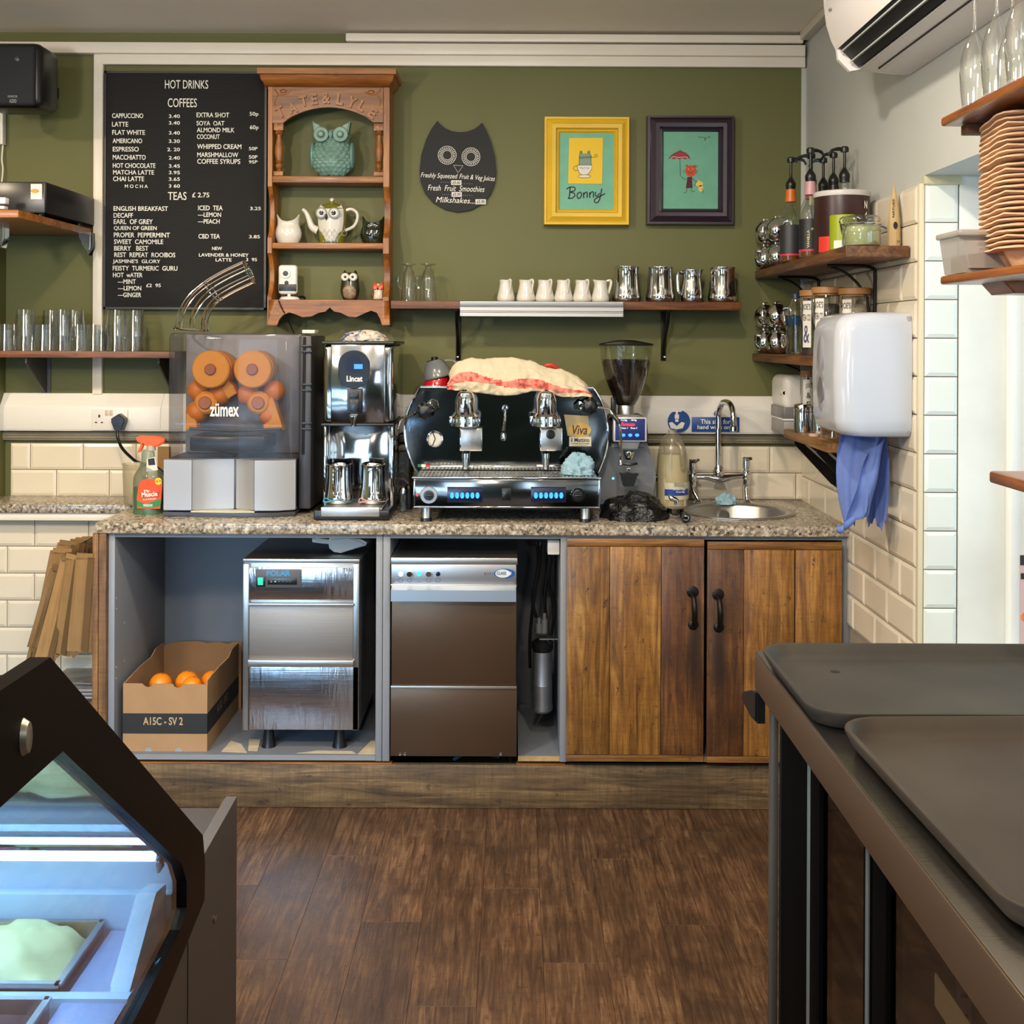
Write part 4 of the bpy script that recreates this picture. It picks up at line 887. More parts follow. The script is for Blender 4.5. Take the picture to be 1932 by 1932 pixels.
for sx in (-1, 1): mb.lathe([(0, -.003), (.006, -.002), (.008, 0)], (c0[0] + sx * .011, c0[1] - w * .66, c0[2] + h * .62), 14, 'y')
mb.build('eyes', M_DKG, r, kind='stuff')
# teapot
Y = 4.13; tx, _ = P(626, 457, Y); t0 = (tx, Y, SH2 + .0008); k = Y / F
tp = empty('owl_teapot', t0, 'olive and white owl-faced teapot on the middle pine shelf', 'teapot')
M_OLIVEG = plain('olive_glaze', '757423', .15, coat=.5)
h = 68 * k; pr = ccr([(0, 21 * k, 0), (.06, 23 * k, .01 * h), (.4, 26 * k, .4 * h), (.7, 28 * k, .7 * h), (.95, 27 * k, .97 * h), (1, 22 * k, h)])
shell_of(MB(), t0, pr, 48, 20, .85).build('body', M_OLIVEG, tp, smooth=1)
mb = MB()
def face(u, v):
    a = PI * (1.18 + .64 * u); t = v; r = lerp([(p[0], p[1]) for p in pr], t) + .0012; return (tx + r * math.cos(a) * (1.0 if t > .6 else 1 - .25 * (1 - t / .6) ** 2), Y + r * math.sin(a) * .85, t0[2] + lerp([(p[0], p[2]) for p in pr], t) * .985 + (0.012 * abs(2 * u - 1) ** 3 if v > .95 else 0))
mb.grid(face, 18, 16).build('white_face', M_CERAM, tp, smooth=1)
mb = MB()
for r_ in range(3):
    for i in range(-2, 3):
        if abs(i) + r_ > 3: continue
        cx_ = 595 + 25 + 6 + (i + (.5 if r_ % 2 else 0)) * 9.5; cy_ = 432 + r_ * 7
        mb.stroke([(cx_ + 5 * math.cos(PI * t / 6), cy_ + 6 * math.sin(PI * t / 6)) for t in range(7)], .0012, Y - .0485, .0015)
mb.build('feather_lines', plain('glaze_grey', '8d8a84', .4), tp, kind='stuff')
for px in (610.5, 634.5):
    q = P(px, 405, Y); e = MB().lathe([(0, -.010), (.012, -.009), (.0175, -.004), (.0185, 0), (.0185, .012)], (q[0], Y - .048, q[1]), 24, 'y').build('eye', plain('white_glaze', 'e0ddd4', .1, coat=.5), tp)
    MB().lathe([(0, -.004), (.0065, -.003), (.0085, 0)], (q[0] + (.001 if px < 620 else -.001), Y - .0575, q[1]), 16, 'y').build('pupil', plain('brown_black', '1a0f0a', .1), e)
    MB().lathe([(.0175, -.002), (.0205, 0), (.0175, .002)], (q[0], Y - .05, q[1]), 24, 'y', cap=False).build('eye_rim', plain('blue_grey_glaze', '7b8d99', .2), e)
q = P(620, 413, Y); MB().lathe([(0, -.012), (.005, 0), (.0035, .010), (0, .013)], (q[0], Y - .054, q[1]), 12).build('beak', M_BLACK, tp)
MB().lathe([(22 * k, 0), (19 * k, .008), (10 * k, .016), (4 * k, .018), (3.5 * k, .020), (5 * k, .026), (4 * k, .031), (0, .033)], (tx, Y, t0[2] + h), 28, sy=.85).build('lid', M_OLIVEG, tp)
MB().ball((tx, Y, t0[2] + h + .028), .0088, n=14).build('lid_knob', M_CERAM, tp)
sp_ = [z2(505, 1295), z2(462, 1270), z2(440, 1215), z2(418, 1165), z2(392, 1140)]; pts = bez([(P(a_, b_, Y)[0], Y - .004, P(a_, b_, Y)[1]) for a_, b_ in sp_], 5); n = len(pts)
MB().tube(pts, [.017 - .011 * (i / (n - 1)) ** .7 for i in range(n)], 12).build('spout', M_CERAM, tp)
hp_ = [z2(700, 1150), z2(745, 1138), z2(785, 1165), z2(788, 1215), z2(760, 1265), z2(698, 1295)]
MB().tube(bez([(P(a_, b_, Y)[0], Y, P(a_, b_, Y)[1]) for a_, b_ in hp_], 5), .0055, 10).build('handle', M_CERAM, tp)
mb = MB()
for i in range(6): mb.ball((tx - .022 + i * .009 + (.004 if i > 2 else 0), Y - .043, t0[2] + .005), .0045, .006, .0045, 8, 6)
mb.build('toes', plain('blue_toe_glaze', '7da0aa', .3), tp, kind='stuff')
# webcam
Y = 4.10; w0 = (P(541, 565, Y)[0], Y, SH3 + .0008); k = Y / F
wc = empty('security_camera', w0, 'small white indoor security camera on the lowest pine shelf', 'camera')
a, b, c, d = R(524.5, 499.5, 560, 555, Y); MB().box(a, b, Y, Y + .03, c, d, bev=.011, seg=4).build('body', M_WHITE, wc)
MB().pbox(526, 536, 558.5, 549.5, Y - .001, .01, .002).build('lower_panel', M_BLACK, wc)
q = P(539.3, 516, Y); MB().lathe([(0, -.004), (.0095, -.005), (.0165, -.006), (.0175, 0)], (q[0], Y, q[1]), 22, 'y').build('lens_ring', M_WHITE, wc); MB().lathe([(0, -.0022), (.0095, -.001), (.0095, 0)], (q[0], Y - .0052, q[1]), 18, 'y').build('lens', M_BLACK, wc)
q = P(540.5, 533.5, Y); MB().lathe([(0, -.0035), (.006, -.003), (.0075, 0)], (q[0], Y, q[1]), 16, 'y').build('sensor', M_BLACK, wc)
MB().cyl((w0[0] + .006, Y + .012, w0[2] + .008), .006, .03).build('stem', M_WHITE, wc); MB().lathe([(.036, 0), (.036, .004), (.03, .010), (.008, .013)], (w0[0] + .008, Y + .012, w0[2]), 28, sy=.8).build('base', M_WHITE, wc)
MB().tube(bez([(w0[0] + .03, Y + .03, w0[2] + .01), (w0[0] + .05, Y + .05, w0[2] + .012), (w0[0] + .055, Y + .055, w0[2] + .004)], 4), .004).build('cable_plug', M_BLACK, wc)
MB().tube(bez([(P(525, 567, 4.05)[0], 4.052, P(525, 567, 4.05)[1]), (P(533, 585, 4.05)[0], 4.052, P(533, 585, 4.05)[1]), (P(541, 597, 4.07)[0], 4.07, P(541, 597, 4.07)[1]), (P(551, 625, 4.1)[0], 4.12, P(551, 625, 4.12)[1]), (P(560, 650, 4.1)[0], 4.15, P(560, 650, 4.15)[1])], 5), .0022, 6).build('camera_cable', M_BLACK, label='thin black cable drooping below the pine wall unit', cat='cable')
# brown owl figure
Y = 4.13; o0 = (P(660.5, 565, Y)[0], Y, SH3 + .0008); k = Y / F
of = empty('owl_figurine', o0, 'speckled brown and green pottery owl figurine on the lowest shelf', 'owl ornament')
pr = ccr([(0, 11 * k, 0), (.06, 13 * k, .003), (.35, 18 * k, .3 * 52 * k), (.65, 17 * k, .62 * 52 * k), (.85, 15.5 * k, .85 * 52 * k), (.97, 11 * k, .98 * 52 * k), (1, 6 * k, 52 * k)])
shell_of(MB(), o0, pr, 32, 24, .8).build('body', plain('green_brown_glaze', '2c2f1e', .25, nz=.4, nscale=40, coat=.3), of, smooth=1)
MB().ball((o0[0], Y - .009, o0[2] + 17 * k), .0275, .022, .033, 22, 14).build('belly', plain('speckled_brown', '8a735b', .45, nz=.5, nscale=90), of)
for sx in (-1, 1):
    q = (o0[0] + sx * 7.5 * k, Y - .0265, o0[2] + 43 * k); e = MB().lathe([(0, -.007), (.011, -.006), (.0145, -.002), (.015, .006)], q, 20, 'y').build('eye', M_CERAM, of); MB().ball((q[0] - sx * .001, q[1] - .007, q[2]), .005, .002, .005, 10, 6).build('pupil', plain('pupil_brown', '3a1d10', .2), e)
    MB().lathe([(.008, 0), (.005, .007), (0, .014)], (o0[0] + sx * .019, Y, o0[2] + 50 * k), 8).build('ear', MATS['green_brown_glaze'], of)
MB().lathe([(0, 0), (.004, .006), (0, .013)], (o0[0], Y - .034, o0[2] + 34 * k), 8).build('beak', M_BLACK, of)
# red and white figurine
Y = 4.11; o0 = (P(714, 565, Y)[0], Y, SH3 + .0008); k = Y / F
of = empty('owl_figurine', o0, 'tiny red-eyed white owl figurine at the right end of the lowest shelf', 'owl ornament')
MB().lathe([(.014, 0), (.022, .004), (.0245, .018), (.019, .032), (.0205, .044), (.016, .056), (.006, .060), (0, .060)], o0, 24, sy=.8).build('body', plain('cream_glaze', 'cbbca6', .2, coat=.4), of)
for sx in (-1, 1):
    MB().ball((o0[0] + sx * .019, Y - .004, o0[2] + .020), .008, .015, .018, 12, 8).build('wing', plain('brown_glaze', '6a4a35', .3), of)
    MB().lathe([(0, -.006), (.008, -.005), (.0105, 0)], (o0[0] + sx * .0095, Y - .014, o0[2] + .046), 16, 'y').build('eye', plain('red_orange_glaze', 'c94a1f', .15, coat=.4), of)
    MB().lathe([(.007, 0), (.004, .007), (0, .011)], (o0[0] + sx * .013, Y, o0[2] + .055), 8).build('ear', MATS['red_orange_glaze'], of)
MB().lathe([(0, 0), (.003, .004), (0, .010)], (o0[0], Y - .02, o0[2] + .034), 8).build('beak', M_BLACK, of)
# ---- owl chalkboard
yk = 4.185
ok = empty('owl_chalkboard', (PX(865, yk), YB, PZ(400, yk, 865)), 'black owl-shaped chalkboard listing juices and milkshakes', 'chalkboard')
ol = [(1372, 493), (1395, 525), (1430, 553), (1480, 573), (1535, 580), (1590, 575), (1640, 557), (1675, 533), (1697, 507), (1727, 560), (1765, 650), (1793, 760), (1803, 870), (1793, 950), (1762, 1030), (1705, 1095), (1620, 1145), (1523, 1160), (1430, 1142), (1345, 1095), (1283, 1025), (1250, 940), (1242, 860), (1255, 740), (1290, 630), (1330, 550)]
MB().pprism([z2(*p) for p in ol], yk, .012, .0015).build('board', plain('chalkboard_black', '121211', .7), ok)
mb = MB(); yy = yk - .0002
for cx_, cy_ in ((1444, 745), (1617, 757)):
    for r_ in (66, 34): mb.stroke([z2(cx_ + r_ * math.cos(2 * PI * t / 28), cy_ + r_ * math.sin(2 * PI * t / 28)) for t in range(28)], .0014, yy, .0006, closed=True)
    for t in range(26): a_ = 2 * PI * t / 26; mb.stroke([z2(cx_ + 40 * math.cos(a_), cy_ + 40 * math.sin(a_)), z2(cx_ + 60 * math.cos(a_), cy_ + 60 * math.sin(a_))], .002, yy, .0006)
mb.stroke([z2(1490, 818), z2(1560, 822), z2(1523, 872)], .0014, yy, .0006, closed=True)
mb.build('owl_face_lines', M_WTEXT, ok, kind='stuff')
mb = MB()
for t, x0, y0, x1, y1, ro in (('Freshly Squeezed', 1252, 876, 1520, 922, -2), ('Fruit & Veg Juices', 1533, 890, 1793, 936, -4), ('Fresh  Fruit  Smoothies', 1303, 966, 1717, 1008, -1.5), ('Milkshakes...', 1362, 1053, 1645, 1093, -2)):
    mb.text(t, *z2(x0, y0), *z2(x1, y1), yy, .0008, shear=.25, bold=.0, rot=math.radians(ro))
for px0, px1, py in ((1400, 1465, 943), (1555, 1625, 953), (1410, 1470, 1032), (1560, 1625, 1038)):
    for t in range(5): q = P(*z2(px0 + (px1 - px0) * t / 4, py), yy); mb.box(q[0] - .0007, q[0] + .0007, yy - .0006, yy, q[1] - .0007, q[1] + .0007)
mb.build('lettering', M_WTEXT, ok, kind='stuff')
for x0, y0, x1, y1, t in ((1473, 928, 1548, 962, '£5.60'), (1476, 1013, 1550, 1048, '£5.95'), (1650, 1066, 1726, 1103, '£5.95')):
    lb = MB().pbox(*z2(x0, y0), *z2(x1, y1), yk - .001, .001).build('price_label', M_PAPER, ok)
    MB().text(t, *z2(x0 + 8, y0 + 7), *z2(x1 - 8, y1 - 7), yk - .0012, .0005, shear=.2, bold=.02).build('lettering', M_INK, lb)
# ---- picture frames
def frame(x0, y0, x1, y1, ix0, iy0, ix1, iy1, mat, artmat, label, tilt):
    Y = 4.165; O = R(x0, y0, x1, y1, Y); I = R(ix0, iy0, ix1, iy1, Y)
    root = empty('picture_frame', ((O[0] + O[1]) / 2, YB, O[2]), label, 'picture')
    steps = [(0, .0, .035), (.04, -.006, 0), (.16, -.006, 0), (.22, -.001, 0), (.5, -.014, 0), (.72, -.012, 0), (.80, .002, 0), (.88, .0, 0), (1, .012, 0)]
    mb = MB(); rings = []
    for t, dy, ex in steps:
        a, b, c, d = [O[i] + (I[i] - O[i]) * t for i in range(4)]; y = Y + dy + ex
        rings.append([mb.V((a, y, c)), mb.V((b, y, c)), mb.V((b, y, d)), mb.V((a, y, d))])
    for A, B in zip(rings, rings[1:]):
        for k in range(4): mb._f([A[k], A[(k + 1) % 4], B[(k + 1) % 4], B[k]])
    mb.build('frame', mat, root, smooth=.35)
    MB().box(I[0] - .003, I[1] + .003, Y + .010, Y + .014, I[2] - .003, I[3] + .003).build('canvas', artmat, root)
    return root, Y + .010
M_TEALP = plain('teal_paint', '6fae96', .7, nz=.06, nscale=25)
fy, Yc = frame(1026, 219.8, 1187.7, 425, 1057, 250.8, 1158, 393.5, plain('yellow_frame_paint', 'd9b22c', .5, nz=.06, nscale=8), M_TEALP, 'yellow-framed picture with a mouse in a teacup card and Bonny lettering', 0)
c = MB().pprism([z3(440, 388), z3(687, 387), z3(680, 722), z3(433, 720)], Yc - .003, .003).build('yellow_card', plain('card_yellow', 'e6bf2c', .7), fy)
def art(polys, mat, root, name, Y, h=.0004): 
    m = MB()
    for p in polys: m.pprism([z3(*q) for q in p], Y - h, h)
    return m.build(name, mat, root, kind='stuff')
def circ(x, y, rx, ry=None, n=16, a0=0, a1=2 * PI): ry = ry or rx; return [(x + rx * math.cos(a0 + (a1 - a0) * i / n), y + ry * math.sin(a0 + (a1 - a0) * i / n)) for i in range(n if a1 - a0 > 6.2 else n + 1)]
def inkl(lines, root, Y, w=.0013, name='ink_lines', mat=None, closed=False):
    m = MB()
    for l in lines: m.stroke([z3(*q) for q in l], w, Y, .0003, closed=closed)
    return m.build(name, mat or M_INK, root, kind='stuff')
y1_ = Yc - .003
art([[(512, 590), (514, 510), (530, 500), (583, 500), (600, 512), (600, 590)], circ(526, 492, 9), circ(583, 492, 9)], plain('mouse_grey_green', '7f9a86', .8), c, 'painted_mouse', y1_)
art([[(498, 585), (608, 585), (604, 615), (585, 645), (560, 655), (540, 655), (515, 645), (502, 615)], circ(551, 667, 46, 10)], plain('cup_white_paint', 'dedad2', .8), c, 'painted_cup', y1_, .0007)
inkl([[(498, 585), (608, 585), (604, 615), (585, 645), (575, 656)], [(498, 585), (502, 615), (515, 645), (528, 655)], circ(551, 667, 47, 11) + [(598, 667)], [(500, 592), (476, 595), (470, 612), (482, 628), (505, 625)], [(512, 590), (514, 510), (530, 500)], [(583, 500), (600, 512), (600, 590)], [(512, 535), (600, 532)], [(512, 527), (600, 524)], [(600, 527), (622, 530), (645, 525), (648, 512), (636, 505), (624, 512), (628, 522), (637, 518)], circ(526, 492, 9) + [(535, 492)], circ(583, 492, 9) + [(592, 492)], [(512, 603), (520, 607), (530, 603), (538, 613), (545, 605), (556, 606)], [(566, 602), (568, 612)], [(576, 602), (578, 612), (585, 604)]], c, y1_ - .0008, .0015)
# hand-lettered name
bl = [[(447, 745), (443, 800), (438, 828)], [(420, 760), (450, 745), (480, 750), (478, 772), (448, 782), (475, 790), (480, 812), (455, 828), (430, 826)],
      [(512, 785), (498, 800), (503, 826), (520, 824), (530, 800), (522, 784), (512, 785)], [(545, 785), (545, 826)], [(545, 800), (562, 783), (572, 790), (570, 824)], [(590, 783), (590, 824)], [(590, 800), (606, 780), (617, 788), (616, 822)],
      [(632, 780), (632, 806), (645, 812), (662, 790)], [(678, 757), (668, 810), (655, 850), (638, 860), (624, 850), (630, 832), (660, 815), (702, 793)]]
inkl([[tuple(v)[:2] for v in bez([(a_, b_) for a_, b_ in l], 4)] for l in bl], fy, Yc - .0002, .0046, 'brush_lettering')
fp, Yc = frame(1220.5, 217.5, 1385.5, 424, 1253, 248.5, 1355, 392.5, plain('dark_purple_frame', '2b1c2c', .35, coat=.2), plain('teal_paint_green', '68a58c', .7, nz=.07, nscale=25), 'dark purple framed picture of a red cat holding an umbrella', 0)
art([[(1165, 540), (1180, 520), (1205, 500), (1248, 480), (1290, 498), (1312, 518), (1320, 540), (1305, 534), (1285, 544), (1265, 534), (1243, 544), (1222, 534), (1202, 544), (1182, 534)]], plain('umbrella_crimson', '962838', .7), fp, 'painted_umbrella', Yc)
art([circ(1327, 628, 41, 42), [(1290, 600), (1293, 583), (1310, 592)], [(1345, 595), (1362, 585), (1362, 605)]], plain('cat_red_paint', 'bf4526', .7), fp, 'painted_head', Yc)
art([[(1303, 672), (1335, 670), (1340, 752), (1290, 754)]], plain('dress_maroon', '4d1226', .7), fp, 'painted_dress', Yc)
art([circ(1388, 722, 28, 20), circ(1400, 755, 18, 24), [(1375, 705), (1378, 692), (1392, 702)]], plain('toy_yellow', 'd6bf62', .7), fp, 'painted_toy_dog', Yc)
inkl([[(1248, 468), (1248, 482)], [(1247, 542), (1251, 665)], [(1165, 540), (1180, 520), (1205, 500), (1248, 480), (1290, 498), (1312, 518), (1320, 540)], [(1256, 668), (1285, 692), (1303, 680)], [(1335, 680), (1355, 700), (1368, 708)], [(1297, 755), (1297, 780), (1275, 788)], [(1330, 755), (1333, 778), (1355, 776)], [(1305, 632), (1315, 643), (1330, 644), (1342, 632)], [(1290, 598), (1293, 583), (1310, 592)], [(1345, 592), (1360, 588), (1378, 592), (1362, 605)], [(1282, 628), (1270, 624)], [(1282, 636), (1270, 640)], [(1366, 630), (1380, 627)], [(1366, 638), (1376, 646)], [(1408, 755), (1418, 775), (1410, 790)], [(1360, 740), (1355, 728), (1372, 702)], [(1380, 383), (1390, 378), (1400, 388), (1412, 378), (1420, 388), (1428, 380), (1432, 402), (1424, 408), (1442, 384)], [(1455, 375), (1453, 388)], [(1462, 376), (1462, 386), (1470, 378)]], fp, Yc - .0006, .0017)
inkl([[(1182, 531), (1202, 524), (1243, 530), (1285, 526), (1305, 531)], [(1308, 612), (1312, 618)], [(1340, 610), (1344, 616)]], fp, Yc - .0009, .0014, 'white_lines', M_WTEXT)
# ---- long shelf under the pictures
ls = empty('long_wall_shelf', (PX(1066, 4.02), 4.12, PZ(584, 4.02, 1066)), 'long rustic wall shelf holding milk jugs and steel pitchers', 'shelf')
yl = 4.02; x0, x1, c, d = R(737, 568.5, 1399, 584, yl); zs1 = d
MB().box(x0, x1, yl, YB - .002, c, d, bev=.003).build('board', M_SHELF, ls)
for px in (864, 1254):
    xx = PX(px, 4.16, 630); mb = MB()
    mb.box(xx - .009, xx + .009, YB - .007, YB - .001, PZ(680, YB, px), c, bev=.001).box(xx - .009, xx + .009, yl + .02, YB - .002, c - .006, c - .0005, bev=.001)
    mb.tube(bez([(xx, yl + .03, c - .004), (xx, yl + .06, c - .05), (xx, 4.15, c - .10), (xx, YB - .008, PZ(668, YB, px))], 6), .006, 8)
    mb.build('bracket', M_IRON, ls)
    q = P(px, 674, YB); MB().lathe([(0, -.004), (.004, -.003), (.005, 0)], (q[0], YB - .007, q[1]), 10, 'y').build('screw', M_CHROME, ls)
rl = empty('order_rail', (PX(1022, 4.0), 4.0, PZ(598, 4.0, 1022)), 'ribbed aluminium order ticket rail on the edge of the long shelf', 'rail')
a, b, c2, d2 = R(868, 569, 1176, 597, yl - .012)
MB().prism([(yl - .002, c2), (yl - .012, c2), (yl - .012, c2 + .012), (yl - .009, c2 + .014), (yl - .009, c2 + .017), (yl - .014, c2 + .019), (yl - .014, c2 + .031), (yl - .010, c2 + .034), (yl - .012, c2 + .040), (yl - .012, d2), (yl - .002, d2)], a, b, axis='x').build('extrusion', steel('ribbed_aluminium', 'a9a7a3', .42, axis=0), rl, smooth=.4)
for px in (871, 1173):
    for py in (572, 594): q = P(px, py, yl); MB().lathe([(0, -.002), (.003, 0)], (q[0], yl - .012, q[1]), 8, 'y').build('screw', M_SATIN, rl)
MB().text('▪ logo ▪', 0, 0, 1, 1, 0) if False else None
# glasses, creamers and pitchers on the long shelf
def irish(px0, px1, label):
    Y = 4.09; cx_ = PX((px0 + px1) / 2, Y, 530); w = (px1 - px0) / 2 * Y / F; h = 70 * Y / F
    r = empty('latte_glass', (cx_, Y, zs1 + .0005), label, 'glass', 'upturned latte glasses on the long shelf')
    MB().lathe([(w, 0), (w * .98, .01), (w * .80, .55 * h), (w * .62, .78 * h), (w * .35, .88 * h), (w * .28, .92 * h), (w * .5, .96 * h), (w * .86, .985 * h), (w * .86, h), (0, h)], (cx_, Y, zs1 + .0005), 28, cap=False).build('bowl', M_TUMBLER, r, smooth=1)
    MB().tube(bez([(cx_ - w * .85, Y, zs1 + .32 * h), (cx_ - w * 1.25, Y, zs1 + .40 * h), (cx_ - w * 1.35, Y, zs1 + .55 * h), (cx_ - w * 1.2, Y, zs1 + .68 * h), (cx_ - w * .72, Y, zs1 + .72 * h)], 5), .004, 8).build('handle', M_TUMBLER, r)
irish(756, 787, 'upturned latte glass nearest the pine wall unit'); irish(792, 824, 'upturned latte glass right of its twin on the long shelf')
def creamer(px0, px1, ang, label, i):
    Y = 4.085; cx_ = PX((px0 + px1) / 2, Y, 545); w = (px1 - px0) / 2 * Y / F; h = 41.5 * Y / F; z = zs1 + .0005
    r = empty('milk_jug', (cx_, Y, z), label, 'jug', 'small white milk jugs on the long shelf')
    pr = ccr([(0, w * .80, 0), (.08, w * .96, .03 * h), (.25, w, .18 * h), (.55, w * .80, .52 * h), (.8, w * .68, .8 * h), (1, w * .72, .97 * h)])
    la = math.radians(ang + 180)
    m = MB(); shell_of(m, (cx_, Y, z), pr, 28, 18, 1.0, lambda a, t: (.18 * w * max(0, math.cos(a - la)) ** 6 * max(0, t - .75) * 4) , topz=lambda a: .05 * h * max(0, math.cos(a - la)) ** 3)
    m.build('body', M_CERAM, r, smooth=1, mods=lambda o: setattr(o.modifiers.new('s', 'SOLIDIFY'), 'thickness', -.0022))
    u = Vector((math.cos(math.radians(ang)), math.sin(math.radians(ang)), 0)); c0 = Vector((cx_, Y, z))
    MB().tube(bez([c0 + u * w * .68 + Vector((0, 0, .93 * h)), c0 + u * w * 1.15 + Vector((0, 0, .97 * h)), c0 + u * w * 1.22 + Vector((0, 0, .82 * h)), c0 + u * w * .92 + Vector((0, 0, .38 * h))], 5), .0035, 8, flat=1.5).build('handle', M_CERAM, r)
nm = ['first', 'second', 'third', 'fourth', 'fifth', 'sixth']
for i, (a_, b_, an) in enumerate(((939, 970, -60), (975.5, 1009, -50), (1011, 1045, -55), (1046.5, 1080, -62), (1081.6, 1115, -58), (1117, 1149, 0))):
    creamer(a_, b_, an, ['small white milk jug at the left end of the row over the metal rail', 'second small white milk jug from the left in the row', 'third small white milk jug from the left in the row', 'third small white milk jug counting back from the steel pitchers', 'second small white milk jug counting back from the steel pitchers', 'small white milk jug next to the steel pitchers, handle to the side'][i], i)
def pitcher(name, px0, px1, pyt, pyb, Y, z, ang, label, group, straight=False, mat=None):
    cx_ = PX((px0 + px1) / 2, Y, (pyt + pyb) / 2); w = (px1 - px0) / 2 * Y / F; h = (pyb - pyt) * Y / F
    r = empty(name, (cx_, Y, z), label, 'pitcher', group)
    pr = ccr([(0, w * .80, 0), (.05, w * .92, .02 * h), (.2, w * (1.0 if not straight else 1), .14 * h), (.4, w * (.90 if not straight else .96), .38 * h), (.7, w * .84, .7 * h), (.94, w * .84, .95 * h), (1, w * .90, h)])
    la = math.radians(ang + 180)
    m = MB(); shell_of(m, (cx_, Y, z), pr, 40, 24, 1.0, lambda a, t: .16 * w * max(0, math.cos(a - la)) ** 8 * max(0, t - .8) * 5, topz=lambda a: .03 * h * max(0, math.cos(a - la)) ** 4)
    m.build('body', mat or M_CHROME, r, smooth=1, mods=lambda o: setattr(o.modifiers.new('s', 'SOLIDIFY'), 'thickness', -.0012))
    u = Vector((math.cos(math.radians(ang)), math.sin(math.radians(ang)), 0)); c0 = Vector((cx_, Y, z))
    MB().tube(bez([c0 + u * w * .82 + Vector((0, 0, .88 * h)), c0 + u * w * 1.22 + Vector((0, 0, .90 * h)), c0 + u * w * 1.3 + Vector((0, 0, .74 * h)), c0 + u * w * 1.22 + Vector((0, 0, .35 * h)), c0 + u * w * .92 + Vector((0, 0, .26 * h))], 5), .003, 8, flat=2.4).build('handle', mat or M_CHROME, r)
    return r
g = 'steel milk pitchers on the long shelf'
pitcher('steel_pitcher', 1155, 1209, 500, 567, 4.10, zs1 + .0005, -88, 'stainless steel pitcher next to the white milk jugs, handle facing out', g)
pitcher('steel_pitcher', 1219, 1273, 500.5, 567, 4.10, zs1 + .0005, -105, 'second stainless steel pitcher from the white milk jugs, dark handle facing out', g)
pitcher('steel_pitcher', 1285, 1326, 506, 567.5, 4.10, zs1 + .0005, 185, 'narrower straight stainless steel pitcher with its handle to the left', g, True)
pitcher('steel_pitcher', 1336, 1390, 501.5, 568, 4.10, zs1 + .0005, -130, 'stainless steel pitcher at the right end of the long shelf', g)
# ---- left shelf with tumblers
gs = empty('glass_shelf', (-1.5, 4.1, PZ(676, 4.0, 150)), 'rustic wooden shelf with upturned tumblers behind the juicer', 'shelf')
yg = 4.0; z_t = PZ(662.5, yg, 150); z_b = PZ(675, yg, 150)
MB().box(-2.4, PX(330, yg, 668), yg, YB - .002, z_b, z_t, bev=.002).build('board', M_SHELF, gs)
for px in (67, 312):
    xx = PX(px, 4.1, 700); mb = MB(); mb.prism([(yg + .02, z_b), (YB - .002, z_b), (YB - .002, z_b - .13), (YB - .02, z_b - .13), (yg + .02, z_b - .02)], xx - .003, xx + .003, axis='x').box(xx - .016, xx + .016, YB - .006, YB - .002, z_b - .135, z_b)
    mb.build('bracket', plain('grey_iron', '4b4a47', .5, metal=.4) if px < 100 else M_IRON, gs)
def tumbler(name, cx_, Y, z, h, r0, r1, label, group, first=[None]):
    r = empty(name, (cx_, Y, z), label, 'glass', group)
    if first[0] is None:
        o = MB().lathe([(r0, 0), (r0 * .99, .003), (r1, h - .012), (r1 * .97, h), (0, h)], (cx_, Y, z), 18, cap=False).lathe([(r0 - .0035, .001), (r1 - .003, h - .02), (0, h - .018)], (cx_, Y, z), 18, cap=False).build('bowl', M_TUMBLER, r, smooth=.9)
        first[0] = o.data
    else:
        o = bpy.data.objects.new('bowl', first[0]); COL.objects.link(o); o.parent = r
    return r
tl = [(12, 4.05, 1), (48, 4.05, 2), (64, 4.14, 1), (84, 4.05, 1), (98, 4.13, 2), (118, 4.05, 2), (141, 4.12, 2), (150, 4.05, 1), (180, 4.05, 1), (195, 4.13, 1), (221, 4.05, 2), (255, 4.06, 2), (240, 4.14, 1), (30, 4.13, 1)]
pos = ['at the far left end', 'beside the far left single glass', 'in the back row behind the second stack', 'standing single in the front row', 'in the middle of the back row', 'in the middle of the front row', 'in the back row left of the white batten', 'single in front near the batten', 'just left of the batten', 'in front of the white batten', 'just right of the white batten', 'nearest the juicer', 'in the back row right of the white batten', 'in the back row near the far left']
for (px, Y, n), w_ in zip(tl, pos):
    for k in range(n): tumbler('tumbler', PX(px, Y, 630), Y, z_t + .0006 + k * .052, .092, .0385, .031, 'upturned tumbler %s%s' % (w_, ', upper one of its stack' if k else (', lower one of its stack' if n > 1 else '')), 'upturned tumblers on the left shelf')
# ================================================================ things on the worktop
# ---- spray bottle
Y = 3.80
sb = empty('spray_bottle', (PX(279, Y, 970), Y, ZT), 'green and clear cleaner spray bottle with orange trigger', 'spray bottle')
k = Y / F; b0 = (PX(279, Y, 970), Y, ZT + .0005); hz = lambda py: (972 - py) * k
prb = ccr([(0, 26 * k, 0), (.03, 28.5 * k, .004), (.35, 28.5 * k, hz(925)), (.5, 27.5 * k, hz(905)), (.62, 22 * k, hz(893)), (.75, 13.5 * k, hz(878)), (.9, 12 * k, hz(858)), (1, 9 * k, hz(852))])
def trunc(pr, z0, z1): return [(r * .97, z) for t, r, z in pr if z0 <= z <= z1]
MB().lathe([(r, z) for t, r, z in prb], b0, 28, sy=.6).build('bottle', glass('clear_bottle_plastic', 'dfe6df', .14, alpha=.12, diff='b8c4b0'), sb, smooth=1)
zq = hz(921); lq = [(r * .955, z + .001) for t, r, z in prb if z <= zq]; lq.append((lq[-1][0], zq)); lq.append((0, zq))
MB().lathe([(0, .001)] + lq, b0, 28, sy=.6).build('green_liquid', plain('green_cleaner', '0a7a45', .2, coat=.3), sb, smooth=1)
yl_ = Y - 28.5 * k * .6 - .0012
